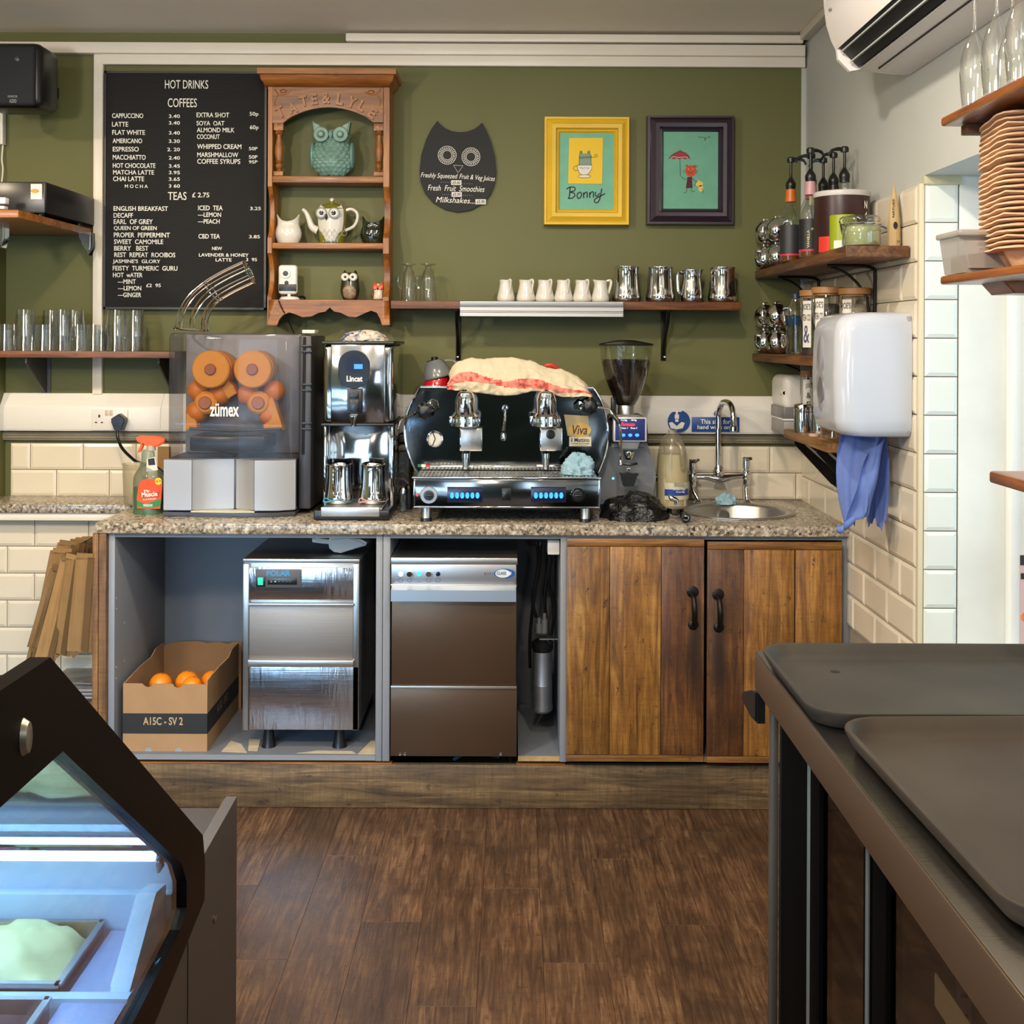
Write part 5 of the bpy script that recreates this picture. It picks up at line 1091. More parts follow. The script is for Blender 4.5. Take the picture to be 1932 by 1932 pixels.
lbm = MB(); lbm.pprism([(262, 913), (268, 906), (279, 903), (300, 906), (306, 912), (304, 945), (302, 960), (259, 959), (258, 940)], yl_, .0012).build('front_label', plain('label_orange', 'dd4c1c', .5), sb)
MB().pprism([(258, 944), (275, 951), (303, 941), (303, 955), (280, 958), (259, 955)], yl_ - .0004, .0005).build('label_band', plain('label_green', '1c7a3c', .5), sb)
q = MB().pprism([(262, 930), (276, 935), (302, 926), (300, 938), (270, 941)], yl_ - .0003, .0003)
q.build('label_panel', plain('label_red_panel', 'b9371a', .5), sb)
MB().text('Mr', 272, 924, 283, 929, yl_ - .0009, .0003, bold=.03).text('Muscle', 267, 928, 297, 937, yl_ - .0009, .0003, bold=.03, rot=.08).text('PLATINUM', 270, 940, 294, 943.5, yl_ - .0009, .0003, rot=.1).text('WINDOW', 270, 951, 288, 956, yl_ - .0009, .0003, bold=.02).build('lettering', M_WTEXT, sb, kind='stuff')
pc = P(299, 908, yl_); MB().cyl((pc[0], yl_ - .001, pc[1]), .0115, .001, 'y', 20).build('price_sticker', plain('sticker_yellow', 'f0cf2e', .5), sb); MB().text('£2.75', 293.5, 905.5, 304.5, 910, yl_ - .0012, .0002, bold=.02).build('lettering', M_INK, sb)
MB().pprism([(277, 866), (292, 862), (298, 887), (276, 890)], Y - 13.5 * k * .6 - .003, .001).build('neck_label', M_PAPER, sb); MB().pprism([(279, 866), (291, 864), (293, 877), (280, 878)], Y - 13.5 * k * .6 - .0036, .0006).build('neck_print', M_INK, sb)
MB().cyl((b0[0] + .010, Y, b0[2] + hz(853)), .0155, .016, 'z', 20, r2=.0135).build('collar', plain('collar_grey', 'a9a59a', .4), sb)
def sbp(p): return p
M_TRIG = plain('trigger_orange', 'ee5a17', .4)
MB().pprism([(256, 826), (262, 823), (300, 824), (310, 829), (309, 835), (296, 843), (283, 845), (277, 840), (268, 838), (258, 833)], Y - .012, .024, .004).build('spray_head', M_TRIG, sb)
MB().pprism([(266, 836), (271, 838), (265, 852), (258, 855), (262, 846)], Y - .007, .014, .002).build('trigger', M_TRIG, sb)
# translucent jug behind the bottle, brown card
Y = 3.98
MB().lathe([(.034, .0), (.038, .01), (.044, .135), (.046, .14)], (PX(255, Y, 930), Y, .904), 28, cap=False).build('measuring_jug', glass('milky_plastic', 'f0ead8', .12, alpha=.35, diff='d9d0b8'), label='translucent plastic jug behind the spray bottle', cat='jug')
MB().box(PX(290, 4.05), PX(312, 4.05), 4.10, 4.12, .904, 1.09).build('brown_card', M_KRAFT, label='brown card standing against the tiles behind the spray bottle', cat='card')
# ---- juicer
Y = 3.74; k = Y / F
ju = empty('orange_juicer', (PX(440, Y, 978), 3.86, ZT), 'grey orange juicing machine with clear smoked cover and wire feeder', 'juicer')
def jx(px, Yq=Y): return PX(px, Yq, 800)
def jz(py, Yq=Y): return PZ(py, Yq, 440)
M_JGREY = plain('juicer_grey', 'a6a8ad', .42, metal=.35); M_JDARK = plain('juicer_dark_grey', '37373b', .4)
MB().prism([(jx(309), Y - .006), (jx(360), Y - .010), (jx(440), Y - .022), (jx(520), Y - .012), (jx(556), Y + .016), (jx(556), 4.10), (jx(309), 4.10)], ZT + .0005, jz(966), axis='z', bev=.003).build('base', M_JDARK, ju)
zt_, zb_ = jz(868), jz(963)
def panel(pts, nm, mat=M_JGREY): return MB().prism([(jx(a), y) for a, y in pts] , zb_, zt_, axis='z', bev=.002).build(nm, mat, ju)
panel([(310, Y - .004), (363, Y - .006), (363, Y + .05), (310, Y + .05)], 'front_panel')
panel([(482, Y - .012), (525, Y - .008), (556, Y + .018), (556, Y + .06), (482, Y + .05)], 'front_panel')
cv = [(364, Y - .006), (372, Y + .010), (385, Y + .020), (402, Y + .026), (420, Y + .028), (438, Y + .029)]
panel(cv + [(438, Y + .05), (364, Y + .05)], 'concave_door')
cv = [(442, Y + .029), (455, Y + .025), (468, Y + .014), (481, Y - .010)]
panel(cv + [(481, Y + .05), (442, Y + .05)], 'concave_door')
MB().prism([(jx(362), Y - .008), (jx(400), Y - .014), (jx(440), Y - .018), (jx(482), Y - .013), (jx(482), Y + .03), (jx(362), Y + .03)], jz(966.5), jz(963.5), axis='z').build('drip_lip', plain('pale_tray', 'c6c3a8', .4), ju)
MB().box(jx(311), jx(556), Y + .03, 4.10, jz(963), jz(866), bev=.004).build('cabinet', M_JDARK, ju)
MB().box(jx(318), jx(560), 3.93, 4.10, jz(866), jz(630), bev=.008).build('rear_housing', plain('juicer_mid_grey', '8e8e92', .4, metal=.2), ju)
MB().box(jx(556) + .002, jx(581), 3.80, 4.08, jz(965), jz(632), bev=.006).build('side_housing', M_JDARK, ju)
# smoked cover (open-backed shell)
def cover():
    m = MB(); x0, x1, za, zb2 = jx(314), jx(556), jz(866), jz(628); yf_, yb_ = Y + .0, 3.93; r = .03
    pts = [(x0, yb_)] + [(x0 + r - r * math.cos(t * PI / 10), yf_ + r - r * math.sin(t * PI / 10)) for t in range(6)] + [(x1 - r + r * math.sin(t * PI / 10), yf_ + r - r * math.cos(t * PI / 10)) for t in range(6)] + [(x1, yb_)]
    cx_ = (x0 + x1) / 2; cy_ = (yf_ + yb_) / 2; rows = []
    for z, s_ in [(za, 1), (za + .03, 1), (za + .1, 1), (zb2 - .02, 1), (zb2 - .006, .985), (zb2, .955)]: rows.append([m.V((cx_ + (a - cx_) * s_, cy_ + (b - cy_) * s_ if b < yb_ else b, z)) for a, b in pts])
    for A, B in zip(rows, rows[1:]):
        for i in range(len(pts) - 1): m._f([A[i], A[i + 1], B[i + 1], B[i]])
    m._f(rows[-1]); return m
cover().build('smoked_cover', M_SMOKE, ju, smooth=.9)
mb = MB()
for py in (652, 663, 726, 737, 800, 811): mb.box(jx(563), jx(583), 3.79, 3.80, jz(py) - .003, jz(py) + .003, bev=.001)
mb.build('hinge_clip', M_BLACK, ju, kind='stuff')
MB().tube([(jx(566), 3.795, jz(860)), (jx(568), 3.795, jz(635))], .004).build('hinge_rod', M_BLACK, ju)
MB().box(jx(552), jx(577), 3.90, 3.99, jz(628), jz(621), bev=.002).build('white_clip', M_WHITE, ju)
# drums, squeezing parts
M_JO = plain('juicer_orange_plastic', 'f09a1c', .5); Yd_ = 3.80
for px, py, nm in ((397, 697, 'upper_drum'), (476, 697, 'upper_drum')):
    q = P(px, py, Yd_); o = MB().lathe([(.0, 0), (.058, 0), (.0625, .004), (.0625, .022), (.055, .026), (.055, .04), (.0615, .044), (.0615, .115), (0, .115)], (q[0], Yd_, q[1]), 40, 'y').build(nm, M_JO, ju)
    MB().lathe([(0, -.008), (.016, -.008), (.0195, -.004), (.0195, 0)], (q[0], Yd_, q[1]), 22, 'y').build('drum_knob', plain('knob_brown_orange', 'a8592a', .3), o)
for px, py in ((387, 760), (487, 760)):
    q = P(px, py, Yd_ + .03); o = MB().lathe([(.0, 0), (.03, 0), (.038, .006), (.038, .09), (0, .09)], (q[0], Yd_ + .03, q[1]), 30, 'y').build('lower_drum', M_JO, ju)
    MB().lathe([(0, -.008), (.019, -.008), (.022, -.004), (.022, 0)], (q[0], Yd_ + .03, q[1]), 22, 'y').build('drum_knob', plain('knob_orange_dark', 'bd6a35', .3), o)
for pts in ([(418, 735), (430, 718), (440, 728), (446, 742), (430, 752)], [(352, 780), (366, 778), (372, 808), (350, 812)], [(512, 745), (528, 790), (534, 812), (498, 812), (496, 800), (510, 796), (502, 770)]): MB().pprism(pts, Yd_ + .035, .05, .003).build('knife_wedge', M_JO, ju)
MB().tube([(jx(347), Yd_ + .005, jz(812)), (jx(430), Yd_ + .005, jz(816)), (jx(525), Yd_ + .005, jz(812))], .005).build('guard_bar', M_JDARK, ju)
for px, py, r, lb in ((370, 737, .036, 'upper left'), (412, 745, .036, 'upper middle left'), (466, 745, .038, 'centre right'), (515, 738, .035, 'upper right'), (368, 778, .037, 'lower left'), (505, 785, .034, 'lower right')):
    q = P(px, py, Yd_ + .04); o = empty('orange', (q[0], Yd_ + .065, q[1] - r), 'whole orange behind the smoked cover at its %s' % lb, 'orange', 'oranges inside the juicer'); MB().ball((q[0], Yd_ + .065, q[1]), r, n=20, m=14).build('peel', M_ORANGE, o)
MB().box(jx(356), jx(500), Y + .006, 3.92, jz(852), jz(823), bev=.008).build('juice_tray', plain('dark_clear_plastic', '1c1c1f', .25), ju)
MB().lathe([(.004, 0), (.012, .012), (.058, .022), (.062, .026)], (jx(434), Y + .06, jz(867)), 28, sy=.8, cap=False).build('funnel', MATS['dark_clear_plastic'], ju, smooth=1)
MB().text('zümex', 396, 761, 451, 786, Y - .001, .0008, bold=.022).build('lettering', M_WTEXT, ju)
# wire feeder basket
path = bez([(361, 622), (364, 598), (378, 571), (400, 550), (432, 531), (470, 513)], 6); Yr = 3.86; kr = Yr / F
mb = MB(); N = len(path); nr = 8; C3 = [Vector((P(p[0], p[1], Yr)[0], Yr, P(p[0], p[1], Yr)[1])) for p in path]; Rr_ = [.055 - .014 * min(1, i / (N * .5)) for i in range(N)]
def frame_at(i):
    a, b = C3[max(0, i - 1)], C3[min(N - 1, i + 1)]; t = (b - a).normalized(); n_ = t.cross(Vector((0, 1, 0))).normalized(); return n_
for j in range(nr):
    an = 2 * PI * (j + .5) / nr; mb.tube([C3[i] + frame_at(i) * Rr_[i] * math.cos(an) + Vector((0, 1, 0)) * Rr_[i] * math.sin(an) for i in range(N)], .0029, 6)
mb.build('feeder_rods', M_CHROME, ju, kind='stuff')
for i in (N * 6 // 10, N - 1, 0):
    n_ = frame_at(i); mb = MB(); mb.tube([C3[i] + n_ * Rr_[i] * math.cos(2 * PI * t / 28) + Vector((0, 1, 0)) * Rr_[i] * math.sin(2 * PI * t / 28) for t in range(28)], .0026 if i else .004, 6, closed=True)
    if i == N - 1: mb.tube([C3[i] + n_ * Rr_[i], C3[i] - n_ * Rr_[i]], .002, 6).tube([C3[i] + Vector((0, 1, 0)) * Rr_[i], C3[i] - Vector((0, 1, 0)) * Rr_[i]], .002, 6)
    mb.build('feeder_ring', M_CHROME, ju)
# ---- water boiler
Y = 3.76; k = Y / F
bo = empty('water_boiler', (PX(672, Y, 980), 3.9, ZT), 'tall chrome automatic water boiler with black oval display', 'water boiler')
def bx_(px, py=800): return PX(px, Y, py)
def bz_(py): return PZ(py, Y, 672)
MB().box(bx_(608), bx_(741), Y + .003, 4.12, bz_(800), bz_(649), bev=.018, seg=4).build('upper_body', M_MIRROR, bo)
MB().box(bx_(606), bx_(743), Y - .002, 4.122, bz_(650), bz_(644), bev=.004).build('top_cap', M_BLACK, bo)
MB().box(bx_(606), bx_(743), Y - .001, 4.10, bz_(804), bz_(799), bev=.002).build('black_gasket', M_BLACK, bo)
MB().box(bx_(610), bx_(740), 3.90, 4.12, ZT + .02, bz_(804), bev=.004).build('rear_column', M_MIRROR, bo)
for a_, b_ in ((609, 614), (736, 741)): MB().box(bx_(a_), bx_(b_), Y + .02, 3.91, ZT + .03, bz_(804), bev=.002).build('side_rail', M_CHROME, bo)
MB().box(bx_(624), bx_(726), Y - .004, Y + .01, bz_(798), bz_(650), bev=.004).build('front_plate', M_MIRROR, bo)
q = P(669, 697, Y); c4 = []
for t in range(40):
    a_ = 2 * PI * t / 40; c4.append((q[0] + 29.5 * k * math.cos(a_), q[1] + 27 * k * math.sin(a_) + (9 * k if math.sin(a_) > 0 else -9 * k)))
MB().prism(c4, Y - .016, Y - .004, bev=.003).build('display_oval', plain('gloss_black', '08080a', .3, spec=.25), bo, smooth=.9)
rr_ = P(669, 688, Y); ds_ = MB().cyl((rr_[0], Y - .0168, rr_[1]), .028, .0012, 'y', 32).build('display_ring', plain('display_navy', '0d1730', .4, spec=.2), bo)
MB().pbox(668, 687, 684, 696, Y - .0178, .001).build('screen', emit('blue_screen', '2b6cf0', 2.0), bo)
MB().text('Lincat', 654, 709, 684, 720, Y - .0168, .0008, bold=.03).build('lettering', M_WTEXT, bo)
MB().pbox(655, 734, 682, 781, Y - .03, .04, .003).pbox(659, 738, 677, 752, Y - .034, .005, .002).pbox(659, 754, 677, 776, Y - .034, .005, .002).build('tap_body', M_BLACK, bo)
MB().lathe([(.006, 0), (.007, .018), (.013, .03), (.013, .036)], (PX(667, Y, 790), Y - .012, bz_(805)), 16).build('nozzle', M_CHROME, bo)
yf_ = 3.665
MB().box(PX(591, yf_, 975), PX(735, yf_, 975), yf_, 3.93, ZT + .001, PZ(963, yf_, 663), bev=.006).build('drip_tray_base', M_BLACK, bo)
MB().pbox(605, 957, 716, 975, yf_ - .003, .006, .003).build('tray_front', M_BRUSH, bo)
MB().box(PX(604, yf_, 960), PX(720, yf_, 960), yf_ + .012, 3.90, PZ(963, yf_, 663), PZ(960, yf_, 663), bev=.001).build('tray_grille', M_BRUSH, bo)
zp = PZ(960, yf_, 663) + .0005
for a_, b_, lb in ((613, 665, 'left steel pitcher standing under the boiler tap, blue tie on its base'), (679, 729, 'right steel pitcher under the boiler, pink tie round its base')):
    r = pitcher('steel_pitcher', a_, b_, 872, 946, 3.79, zp, -95 if a_ < 640 else -60, lb, 'steel pitchers under the boiler')
    c0 = r.location; w = (b_ - a_) / 2 * 3.79 / F
    col = plain('blue_tie', '4aa0c4', .6) if a_ < 640 else plain('pink_tie', 'd9a4a0', .6)
    pts = [(c0.x + w * 1.0 * math.cos(2 * PI * t / 24), 3.79 + w * 1.0 * math.sin(2 * PI * t / 24), zp + .012 + .004 * math.sin(3 * 2 * PI * t / 24)) for t in range(24)]
    MB().tube(pts, .0017, 6, closed=True).tube(bez([(c0.x - w * .3, 3.79 - w, zp + .012), (c0.x - w * .8, 3.79 - w * 1.05, zp + .022), (c0.x - w * .9, 3.79 - w * 1.0, zp + .008), (c0.x - w * .2, 3.79 - w * 1.05, zp + .014), (c0.x + w * .4, 3.79 - w * 1.05, zp + .018)], 5), .0018, 6).build('elastic_tie', col, r)
def crumple(name, cx_, cy_, z, rx, ry, h, mat, label, cat, seed=0, amp=.35, fr=9, nu=40, nv=22, face=None, group=None):
    m = MB(); off = Vector((seed * 7.3, seed * 3.1, 0))
    rows = []
    for j in range(nv + 1):
        v = j / nv; row = []
        for i in range(nu):
            a_ = 2 * PI * i / nu; d = Vector((math.cos(a_) * math.sin(PI * (.5 * v + .0)), math.sin(a_) * math.sin(PI * .5 * v), math.cos(PI * .5 * v)))
            nz = noise.noise(d * 1.3 + off) * .5 - abs(noise.noise(d * fr * .25 + off)) * .8 + .15 - abs(noise.noise(d * fr * .6 + off)) * .3
            s_ = 1 + amp * nz; row.append(m.V((cx_ + d.x * rx * s_, cy_ + d.y * ry * s_, z + max(0.0005, d.z * h * s_))))
        rows.append(row)
    for A, B in zip(rows, rows[1:]):
        for i in range(nu): m._f([A[i], A[(i + 1) % nu], B[(i + 1) % nu], B[i]])
    m._f(rows[-1]); fuse(m, .0002)
    return m.build(name, mat, label=label, cat=cat, smooth=1.2, group=group)
def printed_cloth():
    q = NT('printed_tea_cloth'); f = q.noise(q.coords(), 22, 2, .5, .8); g = q.noise(q.coords((1, 1, 3)), 9, 1)
    c = q.ramp(f, [(.40, '3a4f8c'), (.47, 'cfc9bd'), (.60, 'd8d2c6'), (.68, 'a23a44')]); c2 = q.mix(q.ramp(g, [(.45, 0.0), (.55, .8)]), c, lin('d2ccc0')); q.l(c2, q.b.inputs['Base Color']); q.b.inputs['Roughness'].default_value = .9; MATS['ptc'] = q.m; return q.m
crumple('tea_towel', PX(682, 3.82, 640), 3.86, bz_(644) + .0005, .082, .085, .036, printed_cloth(), 'crumpled blue and red patterned tea towel on top of the water boiler', 'towel', 3, .30, 16, 72, 30)
# power cables between juicer and boiler
MB().tube(bez([(PX(590, 4.1), 4.12, 1.15), (PX(598, 4.1), 4.12, 1.05), (PX(600, 4.1), 4.13, 1.0), (PX(603, 4.1), 4.10, .95), (PX(590, 4.1), 4.11, .905)], 5), .005, 8).build('power_cable', plain('grey_cable', '8e8a82', .5), label='grey power cable hanging between the juicer and the boiler', cat='cable')
# small things left of the coffee machine
pb = empty('patterned_box', (PX(768, 4.1, 900), 4.12, ZT), 'grey tin with a chevron pattern behind the coffee machine', 'tin')
a, b, c, d = R(748, 852, 772, 940, 4.08); MB().box(a, b, 4.08, 4.14, ZT + .0005, d, bev=.003).build('tin', plain('tin_grey', '5d5d5a', .4, metal=.3), pb)
mb = MB()
for py in (872, 887, 902, 917): mb.stroke([(749, py + 10), (760, py), (771, py + 10)], .005, 4.08, .0006)
mb.build('chevron_pattern', plain('chevron_pale', 'a5a5a0', .5), pb, kind='stuff')
for px, yy, lb in ((761, 3.86, 'small glass shaker between the boiler and the coffee machine'), (771, 3.93, 'black-topped shaker tucked beside the coffee machine')):
    r = empty('shaker', (PX(px, yy, 950), yy, ZT + .0005), lb, 'shaker'); x_ = PX(px, yy, 950)
    MB().lathe([(.013, 0), (.014, .01), (.0125, .055), (.0125, .062)], (x_, yy, ZT + .0005), 18).build('body', M_TUMBLER if yy < 3.9 else M_BLACK, r); MB().lathe([(.0135, 0), (.0135, .012), (.008, .02), (0, .021)], (x_, yy, ZT + .0625), 18).build('cap', M_CHROME if yy < 3.9 else M_BLACK, r)
# ---- espresso machine
em = empty('espresso_machine', (PX(956, 3.67, 985), 3.86, ZT), 'wide polished two-group espresso machine in the middle of the worktop', 'coffee machine')
Ya, Yb_ = 3.85, 3.63
M_ESP = steel('smoked_mirror_steel', '6d7274', .08, wob=.12); M_ESPF = steel('smoked_mirror_front', '85888a', .12, wob=.08)
out = [(793, 731), (1120, 733), (1134, 757), (1143, 788), (1147, 820), (1143, 852), (1133, 880), (1128, 892), (786, 890), (775, 868), (767, 840), (764, 812), (768, 785), (778, 757)]
pts = [P(*p, Ya) for p in out]; MB().prism(pts, Ya, 4.13, bev=.004).build('body', M_ESP, em, smooth=.5)
ins = [(800, 736), (1114, 738), (1127, 760), (1135, 790), (1138, 820), (1134, 850), (1124, 884), (792, 884), (782, 862), (775, 838), (772, 812), (776, 786), (786, 760)]
MB().prism([P(*p, Ya) for p in ins], Ya - .003, Ya, bev=.001).build('splash_back', M_ESP, em, smooth=.5)
for side_ in (0, 1):
    l_ = [(793, 731), (778, 757), (768, 785), (764, 812), (767, 840), (775, 868), (786, 890)] if not side_ else [(1120, 733), (1134, 757), (1143, 788), (1147, 820), (1143, 852), (1133, 880), (1128, 892)]
    MB().tube(bez([(P(*p, Ya)[0], Ya - .003, P(*p, Ya)[1]) for p in l_], 4), .0042, 8).build('side_trim', M_CHROME, em)
MB().pbox(793, 729, 1120, 733, Ya - .004, .01, .001).build('top_trim', M_CHROME, em)
MB().pbox(790, 878, 1012, 882, Ya - .012, .009, .001).pbox(1012, 877, 1060, 881, Ya - .012, .009, .001).build('lower_trim', M_CHROME, em)
MB().pbox(788, 876, 795, 881, Ya - .014, .002).build('flag_green', plain('flag_green', '1f6b3a', .4), em); MB().pbox(795, 876, 803, 881, Ya - .014, .002).build('flag_white', M_WTEXT, em); MB().pbox(803, 876, 811, 881, Ya - .014, .002).build('flag_red', plain('flag_red', 'b3261e', .4), em)
a, b, c, d = R(781, 903, 1131, 958, Yb_)
zt_ = d
MB().box(a, b, Yb_ + .006, 4.10, c, d - .002, bev=.002).build('lower_body', M_ESPF, em)
MB().pbox(783, 905, 1129, 956, Yb_, .007, .0015).build('front_panel', M_ESPF, em)
MB().pbox(777, 900.5, 1134, 904, Yb_ - .004, .02, .001).pbox(780, 956, 1131, 959, Yb_ - .002, .012, .001).pbox(780, 904, 783, 956, Yb_ - .002, .012, .001).pbox(1129, 904, 1132, 956, Yb_ - .002, .012, .001).build('edge_trim', M_CHROME, em)
mb = MB(); x_ = a + .006
while x_ < b - .008: mb.box(x_, x_ + .0085, Yb_ + .006, Ya - .016, d - .001, d + .0015); x_ += .0125
for yy in (Yb_ + .02, 3.73, Ya - .03): mb.box(a + .004, b - .004, yy, yy + .008, d - .0015, d + .001)
mb.build('drip_grille', M_BRUSH, em, kind='stuff')
MB().box(a + .004, b - .004, Yb_ + .006, Ya - .01, d - .006, d - .0035).build('tray_well', M_BLACKM, em)
for px in (804, 1104):
    for yy in (3.67, 4.04): MB().lathe([(.017, 0), (.017, .008), (.0165, .009), (.0165, c - ZT)], (PX(px, 3.67, 970), yy, ZT + .0003), 20).build('foot', M_BRUSHV if yy < 4 else M_BLACK, em); MB().lathe([(.019, 0), (.018, .011)], (PX(px, 3.67, 970), yy, ZT + .0003), 20).build('foot_pad', M_BLACK, em)
for px in (809, 1090):
    q = P(px, 934, Yb_); di = MB().lathe([(.0, -.003), (.026, -.003), (.0275, -.001), (.0275, 0)] if px < 900 else [(.0, -.003), (.021, -.003), (.0225, 0)], (q[0], Yb_, q[1]), 36, 'y').build('dial', M_SATIN if px < 900 else M_ESPF, em)
    MB().lathe([(.0, -.018), (.014, -.017), (.016, -.010), (.0165, -.003)], (q[0], Yb_, q[1]), 24, 'y').build('dial_knob', M_BLACK, di); MB().box(q[0] - .011, q[0] + .011, Yb_ - .023, Yb_ - .016, q[1] - .003, q[1] + .003, bev=.002).build('knob_bar', M_BLACK, di)
for px in (877, 1035):
    a_, b_ = px - 33, px + 33; pn = MB().pbox(a_, 920, b_, 947, Yb_ - .003, .004, .001).build('button_panel', plain('panel_navy', '0a1238', .3), em)
    MB().pbox(a_, 919, b_, 920.5, Yb_ - .004, .005).pbox(a_, 946.5, b_, 948, Yb_ - .004, .005).build('panel_rim', M_CHROME, pn)
    for i in range(6):
        q = P(a_ + 9 + i * 9.6, 934.5, Yb_); MB().lathe([(1, 0), (1, -.0012), (0, -.0012)], (q[0], Yb_ - .003, q[1]), 14, 'y', sx=.0062, sy=.0095).build('button', emit('blue_button', '2c95e8', 1.6), pn)
        MB().stroke([(a_ + 7 + i * 9.6, 937), (a_ + 7 + i * 9.6, 932), (a_ + 11 + i * 9.6, 932), (a_ + 11 + i * 9.6, 937)], .0009, Yb_ - .0042, .0003).build('button_symbol', plain('symbol_navy', '123a8a', .4), pn)
MB().pbox(947, 922, 964, 944, Yb_ - .003, .004, .001).pbox(951, 925, 960, 939, Yb_ - .005, .003, .001).build('rocker_switch', M_BLACK, em)
q = P(787, 934, Yb_); MB().lathe([(0, -.003), (.0035, -.002), (.0045, 0)], (q[0], Yb_, q[1]), 14, 'y').build('red_lamp', emit('red_lamp', 'd2452f', .8), em)
# group heads
for gx in (878.5, 1030):
    q = P(gx, 770, 3.78); gc = Vector((PX(gx, 3.76, 770), 3.755, 0)); z = lambda py: PZ(py, 3.755, gx); kk = 3.755 / F
    g_ = MB().lathe([(0, z(806)), (19 * kk, z(806)), (26.5 * kk, z(803)), (26.5 * kk, z(785)), (22 * kk, z(781)), (19.5 * kk, z(778)), (19.5 * kk, z(755)), (14 * kk, z(741)), (9 * kk, z(738)), (0, z(738))], gc, 36).build('group_head', M_CHROME, em, smooth=.7)
    MB().box(gc.x - 8.5 * kk, gc.x + 8.5 * kk, 3.755 - 21.5 * kk, 3.79, z(782), z(741), bev=.003).build('group_spine', M_CHROME, g_)
    MB().lathe([(.009, 0), (.009, .012), (.0, .012)], (gc.x, 3.755, z(742)), 6).build('hex_cap', M_CHROME, g_)
    MB().box(gc.x - 30 * kk, gc.x - 20 * kk, 3.74, 3.77, z(800), z(785), bev=.002).build('lock_lug', M_CHROME, g_)
    for t in range(9):
        an = PI * 1.08 + t * PI * .84 / 8; MB().box(-.0022, .0022, -.003, .001, -.009, .009, bev=.001).move(Matrix.Translation((gc.x + 27 * kk * math.cos(an), 3.755 + 27 * kk * math.sin(an), z(794))) @ Matrix.Rotation(an + PI / 2, 4, 'Z')).build('flange_rib', M_CHROME, g_)
    MB().lathe([(0, -.002), (.0022, -.001), (.003, .001)], (gc.x, 3.755 - 22 * kk, z(773)), 10, 'y').build('screw', M_BLACK, g_)
    MB().box(gc.x - .03, gc.x + .03, 3.78, Ya + .01, z(790), z(745), bev=.006).build('group_neck', M_CHROME, g_)
    pp = MB().pbox(gx - 11, 808, gx + 31, 851, 3.815, .008, .002).build('drip_plate', M_CHROME, em); MB().pbox(gx - 9, 810, gx + 29, 849, 3.8135, .002, .001).build('plate_face', M_BRUSHV, pp)
    yy = 3.80; MB().lathe([(.0105, 0), (.0105, 20 * kk), (.0125, 21 * kk), (.0125, 30 * kk), (0, 30 * kk)], (PX(gx, yy, 870), yy, PZ(885, yy, gx)), 20).build('drain_spout', M_CHROME, em)
q = P(1039, 820, 3.79); MB().lathe([(0, -.012), (.009, -.011), (.010, -.004), (.0145, -.003), (.0155, .004), (.013, .012), (0, .012)], (q[0], 3.79, q[1]), 20, 'y').build('lever_knob', M_BLACK, em); MB().cyl((q[0], 3.774, q[1]), .007, .004, 'y', 16).build('lever_cap', M_CHROME, em)
q = P(953, 770, Ya); MB().lathe([(0, -.02), (.009, -.019), (.0125, -.012), (.0125, 0)], (q[0], Ya - .003, q[1]), 8, 'y').build('water_valve', M_CHROME, em)
MB().tube(bez([(q[0], Ya - .02, q[1] - .003), (P(953, 785, Ya)[0], Ya - .024, P(953, 785, Ya)[1]), (P(950, 812, Ya)[0], Ya - .024, P(950, 812, Ya)[1])], 5), .0052, 10).lathe([(.0075, 0), (.0085, .006), (.0085, .02), (.005, .026)], (P(950, 830, Ya)[0], Ya - .024, P(950, 830, Ya)[1]), 14).build('water_spout', M_CHROME, em)
for kx, ky, hx_, hy_ in ((802, 775, 817, 765), (1113, 766, 1093, 765)):
    q = P(hx_, hy_, Ya); MB().lathe([(0, -.016), (.016, -.015), (.022, -.006), (.0235, 0)], (q[0], Ya - .003, q[1]), 6, 'y', a0=.3).build('valve_body', M_CHROME, em)
    q2 = P(kx, ky, Ya - .05); kn = MB().tube([(q[0], Ya - .01, q[1]), (q2[0], Ya - .045, q2[1])], .008).build('valve_stem', M_CHROME, em)
    m = MB(); n = 48; rows = []
    for r_, y_ in ((.0, -.02), (.014, -.019), (.019, -.016), (1, -.011), (1, .002), (.012, .004)):
        rows.append([m.V((q2[0] + rr0 * math.cos(2 * PI * i / n), Ya - .052 + y_, q2[1] + rr0 * math.sin(2 * PI * i / n))) for i in range(n) for rr0 in [(.026 + .0025 * math.cos(8 * 2 * PI * i / n)) if r_ == 1 else max(r_, .0005)]])
    for A, B in zip(rows, rows[1:]):
        for i in range(n): m._f([A[i], A[(i + 1) % n], B[(i + 1) % n], B[i]])
    m.build('steam_knob', M_BLACK, em, smooth=.8)
q = P(821, 828, Ya); ga = MB().lathe([(.0225, -.003), (.0235, -.012), (.027, -.010), (.028, 0)], (q[0], Ya - .003, q[1]), 32, 'y', cap=False).build('pressure_gauge', M_CHROME, em)
MB().cyl((q[0], Ya - .010, q[1]), .0225, .003, 'y', 32).build('gauge_face', plain('gauge_white', 'd4d2c8', .4), ga)
mb = MB(); mb.stroke([(817, 817), (821, 828), (816, 841)], .0034, Ya - .0105, .0008)
for t in range(20): an = math.radians(-60 + 300 * t / 19 + 180 - 90); mb.stroke([(821 + 10.5 * math.cos(an), 828 - 10.5 * math.sin(an)), (821 + 12 * math.cos(an), 828 - 12 * math.sin(an))], .0006, Ya - .0105, .0005)
mb.build('gauge_marks', M_INK, ga, kind='stuff')
